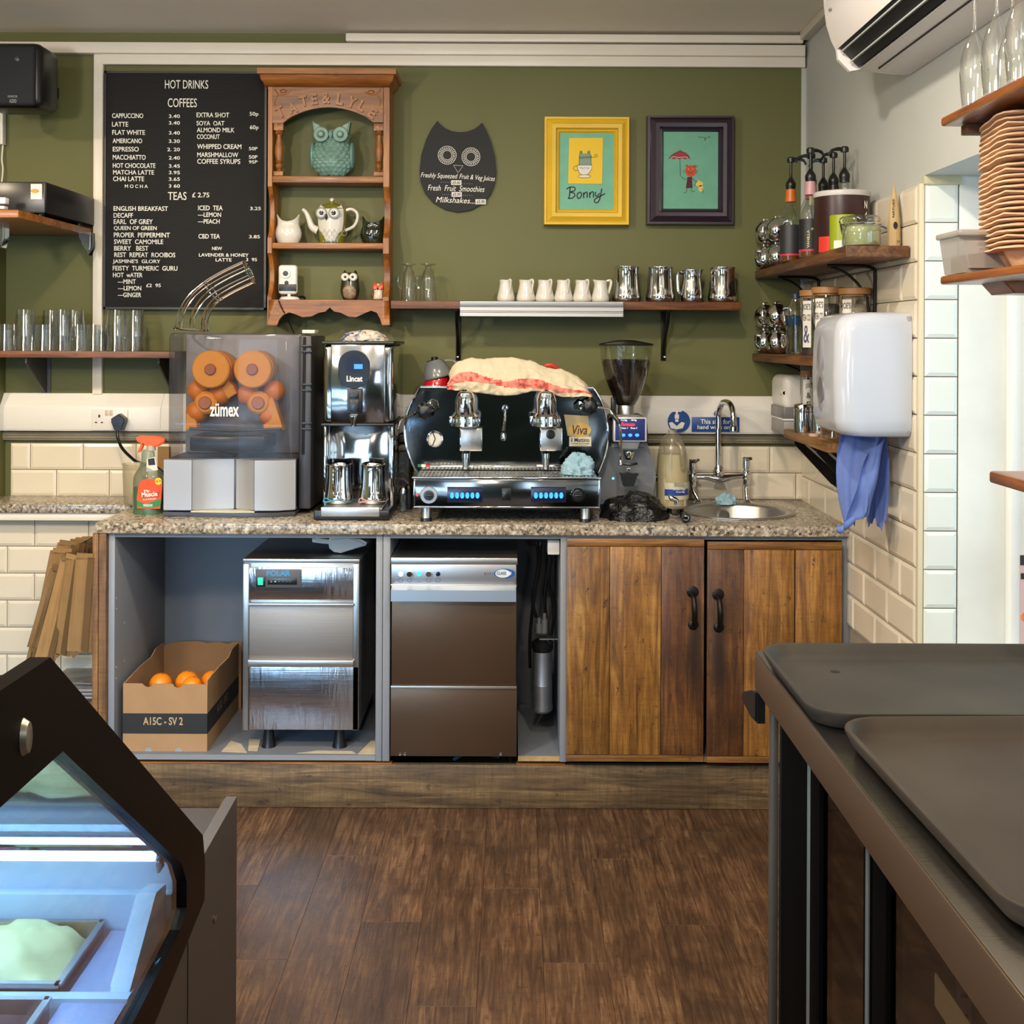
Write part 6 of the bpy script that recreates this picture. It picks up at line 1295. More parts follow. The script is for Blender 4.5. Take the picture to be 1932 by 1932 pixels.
for pts, nm in (([(784, 780, 3.80), (770, 786, 3.78), (757, 793, 3.76), (752, 806, 3.75), (749, 818, 3.75), (746, 830, 3.75)], 'l'), ([(1128, 768, 3.79), (1148, 772, 3.77), (1158, 785, 3.76), (1168, 800, 3.75), (1172, 830, 3.75), (1171, 868, 3.75)], 'r')):
    P3 = bez([(P(a_, b_, y_)[0], y_, P(a_, b_, y_)[1]) for a_, b_, y_ in pts], 5); wnd = MB().tube(P3, .0042, 8).build('steam_wand', M_CHROME, em)
    i0, i1 = (len(P3) - 5, len(P3) - 1) if nm == 'l' else (9, 15); MB().tube(P3[i0:i1 + 1], .0075, 10).build('wand_grip', M_BLACK, wnd)
    e = P3[-1]; MB().lathe([(.004, 0), (.0065, .003), (.0065, .016), (.004, .02)], (e.x, e.y, e.z - (.018 if nm == 'r' else .02)), 12).build('wand_tip', M_CHROME if nm == 'r' else M_BLACK, wnd)
ys_ = Ya - .0042
MB().pprism([(1064, 782), (1110, 785), (1111, 829), (1071, 822)], ys_, .001).build('beige_note', plain('beige_note', 'a99871', .6), em)
q = P(1093.5, 811, ys_); st = MB().lathe([(1, 0), (1, -.001), (0, -.001)], (q[0], ys_, q[1]), 32, 'y', sx=.0385, sy=.0225).build('oval_sticker', plain('sticker_gold', 'cba452', .5), em)
MB().text('Viva', 1080, 802, 1108, 820, ys_ - .0012, .0004, shear=.25, bold=.01).build('lettering', plain('dark_plum_print', '2a1624', .5), st)
st = MB().pbox(1074, 824, 1115.5, 842, ys_ - .001, .001).build('white_sticker', plain('sticker_cream', 'cfc8ae', .5), em)
MB().text('il Mattino', 1077, 826, 1112, 834, ys_ - .0012, .0004, bold=.02).text('COFFEE ROASTERS', 1077, 836, 1112, 838, ys_ - .0012, .0004, bold=.03).text('www.ilmattino', 1080, 839, 1110, 841, ys_ - .0012, .0004).build('lettering', M_INK, st, kind='stuff')
# towel draped over the machine top
tw_top = [(846, 706), (853, 692), (862, 682), (875, 676), (890, 673.5), (915, 675), (940, 674.5), (970, 674.5), (1000, 678), (1020, 688), (1035, 693), (1060, 696), (1078, 704), (1092, 712), (1103, 719), (1114, 733)]
tw_bot = [(846, 735), (862, 736), (880, 737), (900, 740), (925, 744), (952, 747), (975, 745), (1000, 739), (1015, 737), (1035, 740), (1058, 748), (1080, 749), (1100, 747), (1114, 750)]
def interp(l, px):
    for (a_, b_), (c_, d_) in zip(l, l[1:]):
        if px <= c_: return b_ + (d_ - b_) * max(0, (px - a_)) / (c_ - a_)
    return l[-1][1]
ztm = PZ(731, Ya, 956)
def towel(u, v, e=0.0):
    px = 846 + 269 * u; Yf_ = Ya - .034 - e; t_ = interp(tw_top, px); b_ = interp(tw_bot, px)
    zt2, zb2 = PZ(t_, Ya + .02, px), PZ(b_, Yf_, px); fold = .5 * noise.noise(Vector((u * 9, v * 4, 3.3))) + .3 * noise.noise(Vector((u * 26, v * 7, 8))) - .9 * abs(noise.noise(Vector((u * 7 + v * 3, v * 4 - u * 4, 5.1)))) - .35 * abs(noise.noise(Vector((u * 22, v * 14, 1.7))))
    if v < .55:
        s_ = v / .55; z = zb2 + (zt2 - zb2) * (s_ ** 1.0); y = Yf_ + .055 * s_ ** 2.2 - .022 * fold * (1.2 - s_) + .006 * math.sin(u * 40 + 3 * math.sin(u * 9)) * (1 - s_) ** 2
        z += .004 * fold
    else:
        s_ = (v - .55) / .45; z = zt2 + (ztm + .002 - zt2) * s_ ** 2 + .008 * fold * (1 - s_); y = Yf_ + .055 + .2 * s_
    x = PX(px, Ya, 710) + .004 * math.sin(v * 12) * (1 if u > .5 else -1) * abs(2 * u - 1) ** 4
    return (x, y, z)
m = MB(); g_ = []
NU, NV = 110, 56
for i in range(NU + 1): g_.append([m.V(towel(i / NU, j / NV)) for j in range(NV + 1)])
for i in range(NU):
    for j in range(NV):
        u, v = i / NU, j / NV; px = 846 + 269 * u; lo = .10 + .06 * math.sin(u * 7); w_ = .13 + .05 * math.sin(u * 11 + 1)
        m.mi = 1 if (lo < v < lo + w_ and u > .0) or (u > .985 and v < .4) or (u < .04 and v < .2) else 0; m._f([g_[i][j], g_[i + 1][j], g_[i + 1][j + 1], g_[i][j + 1]])
def redcloth():
    q = NT('red_towel_band'); f = q.noise(q.coords(), 38, 2, .5, 1.2); q.l(q.ramp(f, [(.42, 'c4453a'), (.56, 'd98a7c')]), q.b.inputs['Base Color']); q.b.inputs['Roughness'].default_value = .9; return q.m
tw = m.build('draped_towel', [plain('cream_towel', 'd3c6aa', .9, nz=.05, nscale=12, bump=.2), redcloth()], label='cream towel with a red band draped over the coffee machine', cat='towel', smooth=2, mods=lambda o: setattr(o.modifiers.new('s', 'SOLIDIFY'), 'thickness', .0025))
MB().tube(bez([(PX(1026, 3.93, 692), 3.93, PZ(691, 3.93, 1026)), (PX(1040, 3.93, 690), 3.93, PZ(689, 3.93, 1040)), (PX(1056, 3.93, 695), 3.94, PZ(697, 3.93, 1056))], 4), [.003, .006, .007, .008, .008, .008, .007, .006, .003], 8).build('towel_fold', M_RED, tw)
# cups on the machine
Yc_ = 3.93; zc_ = PZ(732, Ya, 820) + .0012
def cup(px, pyb, w, h, z, mat, label, tilt, handle, flip):
    x_ = PX(px, Yc_, pyb); r = empty('cup', (x_, Yc_, z), label, 'cup', 'cups stacked on the coffee machine')
    pr = [(w, 0), (w * .99, .1 * h), (w * .9, .5 * h), (w * .62, .87 * h), (w * .5, .95 * h), (w * .45, h), (0, h)]
    MB().lathe(pr, (x_, Yc_, z), 32, cap=False).build('bowl', mat, r, smooth=.9, mods=lambda o: setattr(o.modifiers.new('s', 'SOLIDIFY'), 'thickness', .003))
    MB().tube(bez([(x_ + w * .88, Yc_ - .01, z + .2 * h), (x_ + w * 1.35, Yc_ - .015, z + .28 * h), (x_ + w * 1.35, Yc_ - .015, z + .68 * h), (x_ + w * .72, Yc_ - .01, z + .85 * h)], 5), .005, 8).build('handle', mat, r)
    r.rotation_euler = (0, tilt, 0); return r
cup(825, 731, .048, .06, zc_, plain('red_glaze', 'b3161e', .15, coat=.5), 'red cup upturned on the coffee machine under the grey cup', 0, 0, 0)
cup(827, 710, .050, .062, zc_ + .030, plain('grey_glaze', '6c6f72', .2, coat=.4), 'grey cup upturned over the red cup on the coffee machine', math.radians(-14), 0, 0)
MB().lathe([(.012, 0), (.012, .01), (0, .012)], (PX(820, 4.0, 678), 4.0, zc_ + .09), 14).lathe([(.03, 0), (.03, .085), (.012, .09)], (PX(820, 4.0, 678), 4.04, zc_), 18).build('black_shaker', M_BLACK, label='black object just behind the stacked cups', cat='shaker')
crumple('blue_cloth', PX(1091, 3.74, 890), 3.74, d + .002, .053, .045, .062, M_BLUECLOTH, 'crumpled pale blue cloth on the right of the drip tray', 'cloth', 5, .55, 9, 64, 34)
# ---- coffee grinder
Yg = 3.93; kg = Yg / F
gr = empty('coffee_grinder', (PX(1185, Yg, 960), 3.98, ZT), 'grey coffee grinder with a clear hopper of dark beans', 'coffee grinder')
gx = PX(1181, Yg, 700); gz = lambda py: PZ(py, Yg, 1181)
MB().lathe([(51 * kg, 0), (51.5 * kg, .004), (49 * kg, .007), (30 * kg, .014), (14 * kg, .019), (0, .020)], (gx, Yg, gz(652)), 44).build('hopper_lid', M_BLACK, gr, smooth=.7)
hp = [(17 * kg, gz(764)), (24 * kg, gz(752)), (34 * kg, gz(728)), (42 * kg, gz(705)), (47 * kg, gz(680)), (48.5 * kg, gz(660)), (49 * kg, gz(652))]
MB().lathe(hp, (gx, Yg, 0), 48, cap=False).build('hopper', M_CLEAR, gr, smooth=1)
def beansmat():
    q = NT('coffee_beans'); vo = q.n('ShaderNodeTexVoronoi'); vo.inputs['Scale'].default_value = 130; q.l(q.coords(), vo.inputs['Vector']); q.l(q.ramp(vo.outputs['Distance'], [(.0, '4a2a1a'), (.55, '0c0705')]), q.b.inputs['Base Color']); q.b.inputs['Roughness'].default_value = .35; q.bump(vo.outputs['Distance'], -.9, .004); return q.m
zs_ = gz(682)
be = [(r * .97, z) for r, z in hp if z < zs_]; be = [(0, be[0][1])] + be + [(46 * kg, zs_), (30 * kg, zs_ + .003), (0, zs_ + .004)]
MB().lathe(be, (gx, Yg, 0), 48, cap=False).build('bean_mass', beansmat(), gr, kind='stuff', smooth=1)
m = MB()
for i in range(110):
    a_ = random.random() * 2 * PI; r_ = math.sqrt(random.random()) * 43 * kg; m.ball((gx + r_ * math.cos(a_), Yg + r_ * math.sin(a_), zs_ + .004), .0052, .0036, .003, 7, 5)
m.build('loose_beans', MATS.get('coffee_bean_single') or plain('coffee_bean_single', '23130b', .35), gr, kind='stuff')
MB().lathe([(.028, 0), (.028, .03), (.0255, .034), (0, .034)], (gx, Yg, gz(781)), 30).build('steel_collar', M_BRUSH, gr)
MB().box(gx - .05, gx - .032, Yg + .0, Yg + .02, gz(786), gz(750), bev=.003).build('hopper_bracket', M_BLACK, gr)
M_GRB = plain('grinder_grey', '7b7e82', .4, metal=.35)
MB().lathe([(0, gz(792)), (.055, gz(792)), (.058, gz(788)), (.052, gz(784)), (0, gz(784))], (gx, Yg, 0), 32).build('burr_plate', M_CHROME, gr)
MB().prism([P(*p, 3.92) for p in ((1143, 836), (1147, 800), (1157, 786), (1215, 786), (1222, 800), (1224, 836))], 3.92, 4.10, bev=.01).build('upper_housing', plain('grinder_dark', '2d2b29', .4), gr)
bp = [(1122, 952), (1128, 900), (1136, 862), (1146, 836), (1222, 836), (1232, 866), (1238, 900), (1240, 952)]
MB().prism([P(*p, 3.93) for p in bp], 3.93, 4.12, bev=.016).build('body', M_GRB, gr, smooth=.8)
ym = 3.83; M_SCRB = plain('screen_bezel', 'c8c9cb', .35, metal=.3)
MB().pbox(1157, 787, 1221, 834, ym, .035, .005).build('head_frame', M_SCRB, gr)
scn = MB().pbox(1161, 790, 1217, 831, ym - .001, .003, .001).build('screen', emit('screen_navy', '0a1a55', .5), gr)
q = [(1167, 804, 1182, 810), (1187, 804, 1200, 810)]
MB().text('Fiorenzato', 1172, 797, 1198, 804, ym - .0018, .0004, shear=.2, bold=.03).build('lettering', emit('screen_red', 'e0303c', 1.2), scn)
MB().text('12.5g', 1172, 791, 1183, 795, ym - .0018, .0004).text('18.0g', 1191, 791, 1201, 795, ym - .0018, .0004).text('Dose 1', 1171, 806, 1184, 809, ym - .0018, .0004).text('Dose 2', 1190, 806, 1202, 809, ym - .0018, .0004).build('screen_text', emit('screen_white', 'dfe6ff', 1.5), scn)
for px in (1176, 1189, 1202): q = P(px, 821, ym); MB().lathe([(1, 0), (0, -.0006)], (q[0], ym - .001, q[1]), 14, 'y', sx=.007, sy=.0055).build('screen_button', emit('screen_blue', '2f7df5', 2.2), scn)
MB().pprism([(1167, 834), (1207, 834), (1203, 848), (1171, 848)], ym + .004, .03, .003).build('chute_housing', M_GRB, gr)
q = P(1187, 860, ym); MB().lathe([(.010, 0), (.012, .004), (.018, .022), (.0175, .028)], (q[0], ym + .015, PZ(868, ym, 1187)), 22, cap=False).build('chute', M_CHROME, gr, smooth=.9)
MB().tube([(PX(1172, ym, 872), ym - .005, PZ(874, ym, 1172)), (PX(1187, ym, 872), ym - .014, PZ(876, ym, 1187)), (PX(1202, ym, 872), ym - .005, PZ(874, ym, 1202))], .004, 8).build('chute_bracket', M_BLACK, gr)
q = P(1186, 885, ym); MB().lathe([(0, -.004), (.005, -.003), (.006, .05)], (q[0], ym, q[1]), 14, 'y').build('screw', M_CHROME, gr)
MB().pprism([(1170, 894), (1178, 896), (1186, 893), (1196, 896), (1206, 895), (1200, 901), (1196, 918), (1177, 918), (1174, 903)], ym - .004, .05, .003).build('portafilter_fork', M_BLACK, gr)
q = P(1233, 906, 3.93); MB().lathe([(0, 0), (.012, .001), (.014, .012), (.008, .016), (.007, .03), (0, .03)], (q[0] + .012, 4.0, q[1]), 20, 'x').build('adjust_knob', M_BLACK, gr)
for px, py in ((1157, 903), (1143, 820)): q = P(px, py, 3.925); MB().lathe([(0, -.003), (.003, -.002), (.004, 0)], (q[0], 3.929, q[1]), 10, 'y').build('blue_led', emit('blue_led', '58b4ff', 4), gr)
# ---- black plastic bag with portafilter
def bagmat():
    q = NT('black_bin_bag'); q.b.inputs['Base Color'].default_value = (.004, .004, .004, 1); q.b.inputs['Roughness'].default_value = .22; v = q.coords((1, 1, 2.4)); q.bump(q.noise(v, 22, 3, .6, 1.5), .9, .012); return q.m
M_BAG = bagmat()
crumple('black_bag', PX(1196, 3.74, 955), 3.755, ZT, .112, .095, .086, M_BAG, 'crumpled black plastic bag lying in front of the coffee grinder', 'bag', 2, .30, 6, 90, 40)
pf = empty('portafilter', (PX(1276, 3.70, 960), 3.70, ZT), 'chrome double-spout portafilter lying beside the black bag', 'portafilter')
mb = MB(); y_ = 3.70; pz = lambda px, py: (PX(px, y_, py), y_, PZ(py, y_, px))
mb.tube(bez([pz(1262, 934), pz(1268, 940), pz(1276, 944), pz(1277, 952)], 5), [.002, .004, .006, .008, .009, .0095, .009, .0085, .008, .008, .008, .008, .008, .008, .008, .008][:16], 12)
mb.build('spout', M_CHROME, pf)
MB().lathe([(0, -.001), (.012, 0), (.028, .010), (.030, .024), (0, .026)], (PX(1276, 3.72, 965), 3.73, ZT + .013), 26).build('basket', plain('dark_chrome', '56524d', .2, metal=1), pf)
q = pz(1290, 977); MB().lathe([(0, -.004), (.009, -.004), (.010, -.001), (.0145, 0), (.016, .03), (.011, .06), (0, .06)], (q[0], y_ - .05, ZT + .0165), 20, 'y').build('handle', M_BLACK, pf); MB().lathe([(0, -.002), (.0085, -.001), (.009, 0)], (q[0], y_ - .054, ZT + .0165), 16, 'y').build('handle_cap', M_CHROME, pf)
# ---- milk bottle
Ym = 4.0; km = Ym / F
mk = empty('milk_bottle', (PX(1268, Ym, 950), Ym, ZT), 'half-full plastic milk bottle with blue label beside the tap', 'milk bottle')
c0 = (PX(1268, Ym, 950), Ym, ZT + .0005); hm = lambda py: (953 - py) * km
prm = ccr([(0, 27 * km, 0), (.03, 30 * km, .004), (.3, 30.5 * km, hm(905)), (.55, 29 * km, hm(870)), (.75, 26 * km, hm(845)), (.9, 18 * km, hm(823)), (.97, 8.5 * km, hm(814)), (1, 8.5 * km, hm(808))])
MB().lathe([(r, z) for t, r, z in prm], c0, 32, sy=.85).build('bottle', glass('milk_bottle_plastic', 'f4f1e8', .10, alpha=.16, rough=.15, diff='d8d2bf'), mk, smooth=1)
zq = hm(853); lq = [(r * .96, z + .001) for t, r, z in prm if z <= zq]
MB().lathe([(0, .001)] + lq + [(lq[-1][0] * .99, zq), (0, zq)], c0, 32, sy=.85).build('milk', plain('milk_cream', 'd9cfa4', .5, sss=.1), mk, smooth=1)
MB().tube(bez([(P(1272, 832, Ym)[0], Ym - .03, P(1272, 832, Ym)[1]), (P(1281, 842, Ym)[0], Ym - .047, P(1281, 842, Ym)[1]), (P(1283, 862, Ym)[0], Ym - .050, P(1283, 862, Ym)[1]), (P(1285, 884, Ym)[0], Ym - .042, P(1285, 884, Ym)[1])], 5), [.008] * 16, 10).build('grip', MATS['milk_bottle_plastic'], mk, smooth=1)
yl_ = Ym - 30.5 * km * .85 - .003
def wrap(px0, px1, py0, py1, mat, nm, e):
    m = MB()
    def f(u, v):
        px = px0 + (px1 - px0) * u; py = py0 + (py1 - py0) * v; x = PX(px, Ym, py) ; dx = (x - c0[0]) / (30.9 * km); y = Ym - .85 * 30.9 * km * math.sqrt(max(0, 1 - dx * dx)) - e; return (x, y, PZ(py, Ym, px))
    return m.grid(f, 12, 2).build(nm, mat, mk, smooth=1)
wrap(1251, 1297, 908, 940, plain('milk_label', 'd3ceb9', .5), 'label', .0006); wrap(1251, 1297, 920, 932, plain('milk_label_blue', '24449c', .4), 'label_band', .0012)
MB().text('ESSENTIAL', 1272, 911, 1290, 914, yl_, .0005).text('SEMI SKIMMED', 1272, 915, 1292, 918, yl_, .0005).build('lettering', M_INK, mk)
MB().text('British Milk', 1270, 921.5, 1293, 925, yl_ - .0008, .0005).text('Whole Milk', 1275, 926.5, 1292, 930, yl_ - .0008, .0005).build('lettering', M_WTEXT, mk)
# ---- bridge tap
Yt = 4.11
tp2 = empty('bridge_tap', (PX(1358, Yt, 940), Yt, ZT), 'chrome bridge mixer tap with tall swan neck over the sink', 'tap')
t3 = lambda px, py, dy=0: (PX(px, Yt + dy, py), Yt + dy, PZ(py, Yt + dy, px))
MB().tube(bez([t3(1355, 884), t3(1355, 850), t3(1355, 810), t3(1356, 778), t3(1362, 762, -.03), t3(1370, 759, -.07), t3(1378, 764, -.11), t3(1383, 780, -.14), t3(1385, 808, -.15)], 6), .0105, 14).build('swan_neck', M_CHROME, tp2)
e = t3(1384, 814, -.15); MB().lathe([(.011, 0), (.0135, .002), (.0135, .016), (.011, .018)], (e[0], e[1], e[2]), 18).build('aerator', M_CHROME, tp2)
MB().lathe([(.010, 0), (.019, .004), (.021, .018), (.017, .03), (.013, .036), (.013, .04)], (t3(1356, 898)[0], Yt, t3(1356, 898)[2]), 20).build('neck_base', M_CHROME, tp2)
MB().tube(bez([t3(1309, 900), t3(1332, 900), t3(1357, 903), t3(1382, 900), t3(1408, 897)], 5), [.008, .0085, .009, .0095, .010, .011, .012, .013, .014, .015, .016, .015, .014, .013, .012, .011, .010, .0095, .009, .0085, .008], 12).build('bridge_bar', M_CHROME, tp2)
for px, py in ((1307, 900), (1408, 896)):
    x_, _, z_ = t3(px, py); kk = Yt / F
    MB().lathe([(.009, -.036), (.012, -.034), (.012, -.016), (.015, -.014), (.0165, .004), (.015, .012), (.0105, .016), (.0105, .022), (.014, .026), (.014, .06), (.011, .064), (0, .065)], (x_, Yt, z_), 20).build('pillar_valve', M_CHROME, tp2)
    MB().tube(bez([(x_, Yt - .01, z_ + .056), (x_ + .008, Yt - .03, z_ + .058), (x_ + .012, Yt - .045, z_ + .066)] if px < 1350 else [(x_, Yt - .01, z_ + .056), (x_ + .003, Yt - .03, z_ + .058), (x_ + .006, Yt - .045, z_ + .063)], 4), [.007, .006, .005, .005, .004, .004, .004, .005, .006], 10).build('lever', M_CHROME, tp2)
    dx = .018 if px < 1350 else 0
    MB().tube(bez([(x_, Yt, z_ - .034), (x_ + dx * .2, Yt, z_ - .05), (x_ + dx * .9, Yt - .01, z_ - .075), (x_ + dx, Yt - .012, ZT + .008)], 5), .0075, 12).build('leg', M_CHROME, tp2)
    MB().lathe([(.026, 0), (.026, .002), (.014, .008), (.010, .014)], (x_ + dx, Yt - .012, ZT + .0005), 22).build('foot_rose', M_CHROME, tp2)
crumple('blue_cloth', PX(1372, 4.06, 945), 4.07, ZT + .001, .036, .026, .042, M_BLUECLOTH, 'crumpled pale blue cloth at the back edge of the sink', 'cloth', 11, .6, 9, 48, 26)
# ================================================================ right wall
def wy(px): return XR * F / (px - CX)
TS0, TS1 = 1.702, 1.733
cs = empty('corner_shelf', (.97, 3.6, TS0), 'thick rustic corner shelf on the right wall holding syrup bottles', 'shelf')
def board(name, x0, x1, y0, y1, z0, z1, root): return MB().box(x0, x1, y0, y1, z0, z1, bev=.004).build(name, M_SHELFY, root)
board('board', .881, XR - .013, 3.05, YB - .004, TS0, TS1, cs)
def rodbracket(Y, z, root, x0=.90):
    m = MB(); m.tube(bez([(x0 + .01, Y, z - .004), (x0 + .10, Y, z - .004), (XR - .022, Y, z - .012), (XR - .017, Y, z - .03), (XR - .017, Y, z - .10), (XR - .017, Y, z - .22)], 5), .005, 8)
    m.tube(bez([(x0 + .02, Y, z - .008), (x0 + .07, Y, z - .03), (x0 + .12, Y, z - .09), (XR - .022, Y, z - .20)], 6), .004, 8)
    m.build('bracket', M_IRON, root)
rodbracket(3.335, TS0, cs); rodbracket(3.95, TS0, cs)
LS0, LS1 = 1.405, 1.432
l2 = empty('corner_shelf', (.97, 3.6, LS0), 'lower rustic corner shelf holding the water bottle and wooden-lidded jars', 'shelf')
board('board', .872, XR - .013, 3.325, YB - .004, LS0, LS1, l2); rodbracket(3.88, LS0, l2, .90)
BS0, BS1 = 1.160, 1.188
l3 = empty('corner_shelf', (.97, 3.5, BS0), 'short wooden shelf with slotted black brackets under the towel dispenser', 'shelf')
MB().box(.895, XR - .013, 3.27, 3.80, BS0, BS1, bev=.004).build('board', wood('light_rustic_shelf', '4e3018', '8a6236', 'aa8450', 1, 1.4, .5, knots=.4), l3)
for Yq in (3.73, 3.46):
    mb = MB(); x0 = .915; x1 = XR - .013
    mb.prism([(x0, BS0 - .001), (x1, BS0 - .001), (x1, BS0 - .155), (x1 - .018, BS0 - .145), (x0, BS0 - .018)], Yq, Yq + .004); mb.box(x1 - .004, x1, Yq - .012, Yq + .016, BS0 - .155, BS0 - .001)
    b_ = mb.build('bracket', M_IRON, l3)
    mb = MB()
    for o_ in (.022, .045): mb.prism([(x0 + o_ + .012, BS0 - .02), (x0 + o_ + .020, BS0 - .018), (x1 - .012, BS0 - .105 + o_ * .9), (x1 - .016, BS0 - .115 + o_ * .9)], Yq - .0006, Yq)
    mb.build('slots', plain('slot_pale', 'a9a398', .7), b_, kind='stuff')
# steel pots stacked on their sides
def pot(x, y, z, r, label, a):
    ro = empty('steel_teapot', (x, y, z), label, 'teapot', 'small round steel teapots stacked in the corner')
    MB().lathe([(0, 0), (r * .5, .002), (r * .86, r * .35), (r, r * .9), (r * .9, r * 1.45), (r * .6, r * 1.8), (r * .55, r * 1.9), (r * .35, r * 2.02), (0, r * 2.06)], (x, y, z), 28).build('body', M_CHROME, ro, smooth=1)
    MB().box(x - .010, x + .010, y - .006, y + .006, z + r * 1.98, z + r * 2.22, bev=.002).build('lid_tab', M_CHROME, ro)
    u = Vector((math.cos(a), math.sin(a), 0)); c0 = Vector((x, y, z))
    MB().tube(bez([c0 + u * r * .8 + Vector((0, 0, r * 1.6)), c0 + u * r * 1.35 + Vector((0, 0, r * 1.55)), c0 + u * r * 1.4 + Vector((0, 0, r * .8)), c0 + u * r * .95 + Vector((0, 0, r * .5))], 5), .004, 8, flat=1.8).build('handle', M_CHROME, ro)
    MB().tube([c0 - u * r * .85 + Vector((0, 0, r * .9)), c0 - u * r * 1.3 + Vector((0, 0, r * 1.5))], [.010, .006], 10).build('spout', M_CHROME, ro)
for zb_, nm in ((TS1, 'upper'), (LS1, 'lower')):
    for i, (x, y, k_) in enumerate(((.905, 4.13, 0), (.925, 4.03, 0), (.905, 4.13, 1), (.925, 4.03, 1))):
        pot(x, y, zb_ + .0008 + k_ * .092, .041, 'round steel teapot on the %s corner shelf, %s layer, %s' % (nm, 'top' if k_ else 'bottom', 'at the back' if i % 2 == 0 else 'in front'), [-2.4, -1.2, -1.9, -.9][i])
# syrup bottles with pumps
def syrup(x, y, cap, liquid, label, hd, lab=None, nk=None, clear=False):
    z = TS1 + .0008; r = empty('syrup_bottle', (x, y, z), label, 'bottle', 'syrup bottles with black pumps')
    pr = [(0, .0), (.031, .0), (.0345, .006), (.0345, .135), (.030, .158), (.017, .185), (.0135, .205), (.0135, .236)]
    MB().lathe(pr, (x, y, z), 24, cap=False).build('bottle', M_CLEAR, r, smooth=.9)
    if liquid: MB().lathe([(0, .002), (.030, .002), (.0325, .008), (.0325, .10), (0, .10)], (x, y, z + .001), 22).build('syrup', liquid, r, smooth=.9)
    if lab is not None:
        m = MB()
        def f(u, v): a_ = math.pi * (1.0 + u * 1.0); return (x + .0352 * math.cos(a_), y + .0352 * math.sin(a_), z + .022 + .098 * v)
        m.grid(f, 16, 1).build('label', lab, r, smooth=1)
        m = MB(); m.grid(lambda u, v: (lambda p: (p[0] * 1 + (p[0] - x) * .01, p[1] + (p[1] - y) * .01, z + .020 + .006 * v))(f(u, 0)), 16, 1).build('label_stripe', plain('stripe_crimson', 'c42c44', .5), r, smooth=1)
    if cap: MB().lathe([(.0165, 0), (.0185, .002), (.0155, .042), (0, .042)], (x, y, z + .195), 22).build('neck_sleeve', cap, r)
    if nk: MB().box(x - .011, x + .004, y - .0185, y - .0175, z + .175, z + .232).build('neck_label', nk, r)
    MB().lathe([(.0155, 0), (.0155, .012), (.0165, .014), (.0165, .024), (.011, .034), (.006, .042), (.0045, .046), (.0045, .092), (.012, .093), (.0125, .098), (.0125, .106), (.009, .110), (0, .110)], (x, y, z + .232), 18).build('pump', M_BLACK, r, smooth=.7)
    u = Vector((math.cos(hd), math.sin(hd), 0)); c0 = Vector((x, y, z + .333))
    MB().tube(bez([c0, c0 + u * .022 + Vector((0, 0, .002)), c0 + u * .040 - Vector((0, 0, .004)), c0 + u * .048 - Vector((0, 0, .018))], 4), [.006] * 5 + [.005] * 4 + [.0035] * 4, 8).build('pump_nozzle', M_BLACK, r)
M_LBL = plain('label_charcoal', '26272c', .5); M_CARAM = plain('caramel_syrup', '7a4520', .2, coat=.3)
syrup(.901, 3.74, plain('sleeve_orange', 'c0621c', .4), M_CARAM, 'syrup bottle with an orange neck sleeve nearest the steel teapots', -.4, M_LBL)
syrup(.917, 3.555, plain('sleeve_pink', 'b98d92', .4), M_CARAM, 'vanilla syrup bottle with pink neck sleeve and dark label beside the brown tub', .3, plain('label_black', '17161a', .5))
syrup(.947, 3.66, plain('sleeve_red', 'a8323a', .4), None, 'syrup bottle with a cream neck label just behind the pink-sleeved one', 2.8, None, plain('neck_cream', 'd6c993', .5))
syrup(1.008, 3.745, None, plain('dark_syrup', '1d130d', .2), 'syrup bottle at the back against the wall, pump turned away', 2.6)
syrup(1.012, 3.64, plain('sleeve_black', '131314', .4), plain('dark_syrup', '1d130d', .2), 'syrup bottle with black sleeve, second nearest along the wall', -2.7)
syrup(1.015, 3.53, None, None, 'clear syrup bottle against the wall directly behind the brown tub', 3.0)
mb = MB(); o = (.9345 - .004, 3.5185, TS1 + .04)
mb.text('VANILLA', 0, 0, 0, 0, 0, .0006, bold=.03, plane=((.905, 3.516, TS1 + .03), (0, 0, 1), (-1, 0, 0), .055, .008))
mb.text('SYRUP', 0, 0, 0, 0, 0, .0006, bold=.02, plane=((.910, 3.5175, TS1 + .085), (1, 0, 0), (0, 0, 1), .022, .007)).build('lettering', plain('cream_print', 'd9cf9a', .5), bpy.data.objects['syrup_bottle.001'])
# brown tub, green tin, clip jar, paper cone
tb = empty('powder_tub', (.963, 3.375, TS1), 'large dark brown powder tub with white rim and red base panel on the top shelf', 'tub')
MB().lathe([(.078, 0), (.080, .003), (.079, .165), (0, .165)], (.963, 3.375, TS1 + .0008), 44).build('drum', plain('tub_brown', '31191a', .35), tb)
MB().lathe([(.081, .165), (.082, .168), (.082, .178), (.078, .181), (0, .179)], (.963, 3.375, TS1 + .0008), 44).build('lid', plain('tub_lid', 'c4c0bd', .35), tb)
m = MB(); m.grid(lambda u, v: (.963 + .0806 * math.cos(PI * (1.12 + .34 * u)), 3.375 + .0806 * math.sin(PI * (1.12 + .34 * u)), TS1 + .003 + .045 * v), 12, 1).build('red_panel', plain('tub_red', 'd2342a', .4), tb, smooth=1)
m = MB(); m.grid(lambda u, v: (.963 + .0808 * math.cos(PI * (1.40 + .06 * u)), 3.375 + .0808 * math.sin(PI * (1.40 + .06 * u)), TS1 + .055 + .03 * v), 3, 1).build('barcode_patch', M_PAPER, tb, smooth=1)
MB().text('N', 0, 0, 0, 0, 0, .0006, bold=.03, plane=((.963 + .045, 3.375 - .0675, TS1 + .128), (.78, .62, 0), (0, 0, 1), .014, .022)).text('4', 0, 0, 0, 0, 0, .0006, bold=.03, plane=((.963 + .045, 3.375 - .0675, TS1 + .10), (.78, .62, 0), (0, 0, 1), .014, .018)).build('lettering', M_WTEXT, tb)
